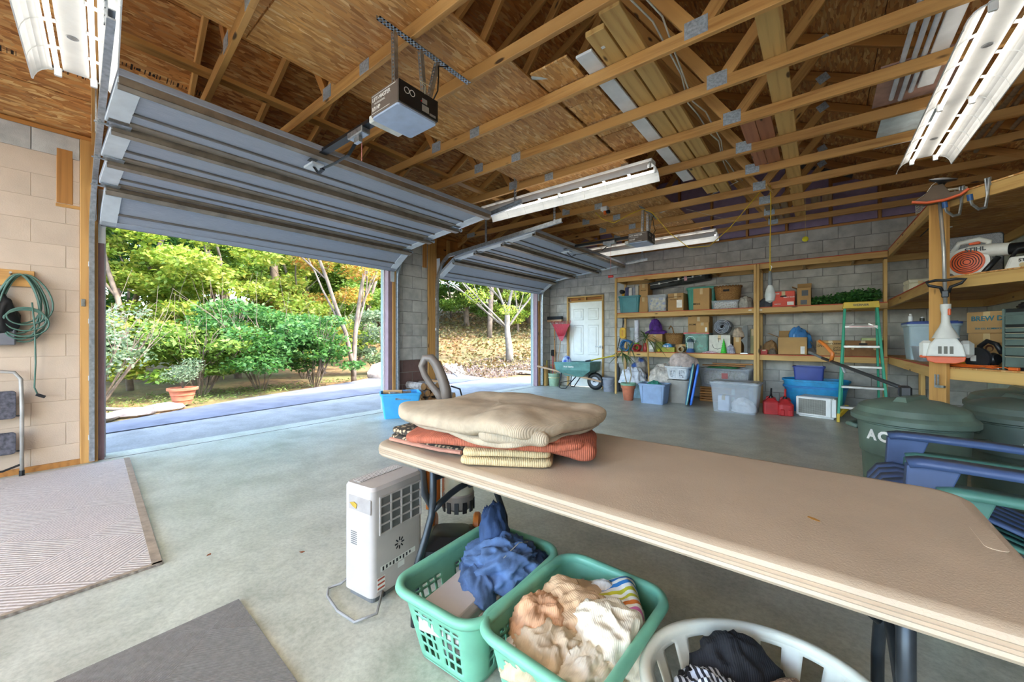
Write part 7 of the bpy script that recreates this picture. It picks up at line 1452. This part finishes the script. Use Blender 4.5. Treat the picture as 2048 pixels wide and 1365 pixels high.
for k in range(5): obj('cooling_slot', MB().box(-.012, .012, -.006, .002, .235, .27, T(0, 0, 0, rz=(k - 2) * 26) @ T(0, -.074, 0, rx=-20)), mat('slot_dark', '#6d6a60', .7), t)
obj('throttle_lock', MB().box(.012, .032, -.036, -.02, .42, .48, None, .006), m_bo, t); obj('shaft', MB().tube([(0, 0, .5), (-.01, .01, 1.0), (-.035, .02, 1.46)], .0135, 12), m_alu, t, smooth='all')
obj('loop_handle', MB().tube([(-.015, 0, .62), (-.03, -.01, .67), (-.10, -.03, .69), (-.115, -.04, .72), (-.06, -.02, .735), (-.0, -.01, .73), (.06, -.02, .735), (.115, -.04, .725), (.09, -.03, .695), (.03, -.01, .67), (.018, 0, .62)], .013, 8), m_black, t, smooth='all')
obj('handle_clamp', MB().box(-.025, .02, -.025, .03, .58, .64, None, .006), m_black, t)
g = [(-.17, 0), (-.08, -.028), (.03, -.03), (.12, -.008), (.165, .03), (.06, .035), (.02, .12), (-.05, .12), (-.1, .035)]
obj('guard', MB().prism(g, -.05, .06, T(-.035, .02, 1.46, rx=90)), mat('guard_dark', '#5a4630', .5), t, bev=.004); obj('guard_edge', MB().tube([(x - .035, -.075, z + 1.455) for x, z in g[:5]], .012, 6), m_bo, t); obj('trimmer_head', MB().lathe([(.02, 0), (.03, .02), (.085, .035), (.09, .05), (.03, .06)], 26, T(-.025, .0, 1.58, ry=14, rx=18)), m_black, t, smooth=30); obj('cutting_line', MB().tube([(-.03, -.05, 1.62), (-.08, -.06, 1.58), (-.11, -.05, 1.53)], .002, 5), m_print, t)
# ------------------------------------------------------------------ stored in the trusses
ZD = ZC + .0905
for k, (x0, x1, y0, y1, m, z, lb) in enumerate(((-1.225, -1.09, 2.33, 5.9, m_lumber2, 0, 'long yellow pine plank stored on the trusses next to the white board'), (-1.075, -.94, 2.22, 6.0, m_lumber2, .0, 'long yellow pine plank stored on the trusses away from the white board'))):
    t = thing('pine_plank', lb, 'plank', (0, 0, ZD)); beam('plank', ((x0 + x1) / 2, y0, .02 + z), ((x0 + x1) / 2, y1, .02 + z), x1 - x0, .038, m, t)
    if k == 0: obj('price_label', MB().box(-1.18, -1.155, y0 + .14, y0 + .165, -.0008, .0005), m_print, t)
tag(obj('white_board', MB().box(-1.37, -1.245, 2.46, 5.25, ZD, ZD + .02, None, .003), m_white), 'long white painted board stored on the trusses', 'board')
for k in range(2): tag(slab('cedar_board', 1.3, .12, .02, wood('cedar_red', '#b87a58', '#8f5238'), None, T(-.53 + k * .125, 4.65, ZD + .0105, rz=90)), ['reddish cedar board lying on the trusses away from the catwalk plank', 'reddish cedar board lying right next to the catwalk plank'][k], 'board')
for k, (x, y0, y1, r_) in enumerate(((.47, 3.0, 4.55, .016), (.53, 2.9, 4.6, .016), (.58, 2.85, 4.5, .016))): tag(obj('plastic_pipe', MB().cyl((x, y0, ZD + .0165), (x + .0, y1, ZD + .0165), r_, 12), mat('pvc_white', '#c9ccd0', .45), smooth=True), 'white plastic pipe lying on the trusses by the shop light', 'pipe', 'white pipes on the trusses')
tag(obj('white_trim_board', MB().box(.61, .70, 2.8, 4.45, ZD, ZD + .02, None, .003), m_white), 'white moulding board lying next to the plastic pipes', 'board')
tag(obj('pink_panel', MB().box(.36, .86, 4.02, 4.68, ZD + .033, ZD + .045), mat('hardboard_pink', '#b08a78', .7)), 'pinkish hardboard sheet lying over the plastic pipes', 'panel')
tag(obj('melamine_board', MB().box(.44, .88, 4.7, 5.6, ZD, ZD + .012), mat('panel_white', '#c5d0d0', .6)), 'pale white melamine panel lying on the trusses', 'panel')
for k, (x, y0, y1) in enumerate(((1.25, 4.7, 6.3), (1.32, 4.6, 6.4), (1.45, 4.5, 5.9))): tag(obj('timber_dowel', MB().cyl((x, y0, ZD + .02), (x, y1, ZD + .02), .02, 10), m_lumberw, smooth=True), 'round weathered stake lying on the trusses near the side wall', 'stake', 'stakes on the trusses')
for k, (x, y) in enumerate(((-.05, 6.7), (.08, 6.75))): tag(beam('weathered_offcut', (x, y, ZD + .02), (x, y + .8, ZD + .02), .11, .035, m_lumberw), 'weathered grey board offcut lying next to the catwalk plank', 'board', 'weathered offcuts on the trusses')
for k in range(3): tag(beam('fence_picket', (-.62 + k * .1, 6.9, ZD + .01), (-.62 + k * .1, 8.1, ZD + .01), .085, .018, m_lumberw), 'grey fence picket lying on the trusses by the back wall', 'picket', 'fence pickets on the trusses')
tag(obj('roll_of_cord', MB().tube([(-1.75, 2.45, ZD + .03), (-1.6, 2.6, ZD + .05), (-1.45, 2.66, ZD + .05)], .025, 10), mat('pvc_grey', '#b9bab0', .5), smooth='all'), 'short grey plastic conduit lying by the loft decking edge', 'conduit')
m_rom = mat('cable_white', '#d5d0c0', .5); rnd = random.Random(2)
for k, x in enumerate((-.86, -.82)):
    pts = [(x - .12 + .05 * k, .9, ZC + .13)] + [(x + .03 * math.sin(i * 1.3 + k), .9 + i * .33, ZC + .105 + (.05 if i % 2 else .0)) for i in range(1, 16)] + [(-1.2, 6.0, ZC + .1), (-1.9, 6.0, ZC - .01)] * (1 if k == 0 else 0)
    tag(obj('house_wiring', MB().tube(pts, .006, 6), m_rom, smooth='all'), ['white cable crossing the trusses down to the far opener', 'white cable running straight along the trusses'][k], 'cable')
m_yel = mat('cord_yellow', '#d6b21e', .5)
t = thing('drop_light', 'caged work light hanging from the trusses on a yellow cord', 'work light', (-.5, 5.98, ZC)); obj('cord', MB().tube([(0, -.03, .05), (.01, -.035, -.2), (0, -.03, -.7), (.0, -.03, -1.06)], .006, 6), m_yel, t, smooth='all'); obj('handle', MB().lathe([(.012, -1.05), (.02, -1.08), (.026, -1.2), (.022, -1.24)], 14, T(0, -.03, 0)), mat('handle_grey', '#6d7070', .5), t, smooth=30); obj('globe', MB().lathe([(.022, -1.23), (.045, -1.28), (.06, -1.36), (.05, -1.43), (.001, -1.46)], 18, T(0, -.03, 0)), clear('globe_frost', '#dfe4e0', .7, .3), t, smooth=30); obj('hook', MB().tube([(0, -.03, -1.05), (.02, -.03, -1.0), (0, -.03, -.97)], .003, 6), m_galv, t)
beam('cord_arm', (-.02, -.25, -.005), (.02, .05, -.02), .02, .03, m_lumber2, t)
tag(obj('yellow_extension_cord', MB().tube([(-2.62, 5.3, 3.05), (-2.5, 5.28, 2.93), (-2.35, 5.36, 2.86), (-2.2, 5.5, 2.98), (-2.02, 5.6, 3.06), (-1.9, 5.66, 3.0), (-1.68, 5.75, 2.68), (-1.45, 5.85, 2.46), (-1.2, 5.92, 2.46), (-.95, 5.95, 2.68), (-.75, 5.96, 2.92), (-.6, 5.97, 3.1)], .006, 6), m_yel, smooth='all'), 'yellow extension cord drooping from the far opener to the work light', 'cord')
t = thing('outlet_box', 'white ceiling outlet with orange plug near the far opener', 'outlet', (-2.45, 5.26, ZC - .03)); obj('box', MB().box(-.05, .05, -.04, .04, -.03, .03, None, .006), m_print, t); obj('plug', MB().cyl((.0, 0, -.03), (.01, 0, -.08), .022, 10), m_oc, t); obj('adapter', MB().box(.03, .08, -.02, .02, -.075, -.03, None, .006), m_black, t)
t = thing('parking_ball', 'yellow tennis ball hanging on a string as a parking guide', 'ball', (-.155, 6.6, ZC)); obj('string', MB().cyl((0, 0, 0), (0, 0, -.53), .0018, 5), mat('string_tan', '#c9b060', .8), t); obj('felt', MB().lathe([(.036 * math.sin(math.pi * k / 10) + .0001, -.6 + .036 - .036 * math.cos(math.pi * k / 10)) for k in range(11)], 18), mat('ball_yellow', '#c9c028', .9), t, smooth='all')
tag(obj('door_cable', MB().tube([(-1.0, 7.2, 3.05), (-1.2, 6.4, 2.98), (-1.5, 5.9, 3.03)], .002, 5), m_rom), 'thin pale wire strung below the trusses', 'wire')
# floor bits
for k, (x, y) in enumerate(((-1.15, .75), (-2.25, .95), (-1.75, 4.1), (-2.6, .62))):
    tag(obj('dry_leaf', MB().prism([(0, 0), (.015, .008), (.03, .002), (.018, -.01)], .0006, .0022, T(x, y, 0, rz=40 * k)), mat('dry_leaf', '#8a4f2c', .9)), 'small dry leaf lying on the concrete floor', 'leaf', 'dry leaves on the floor')
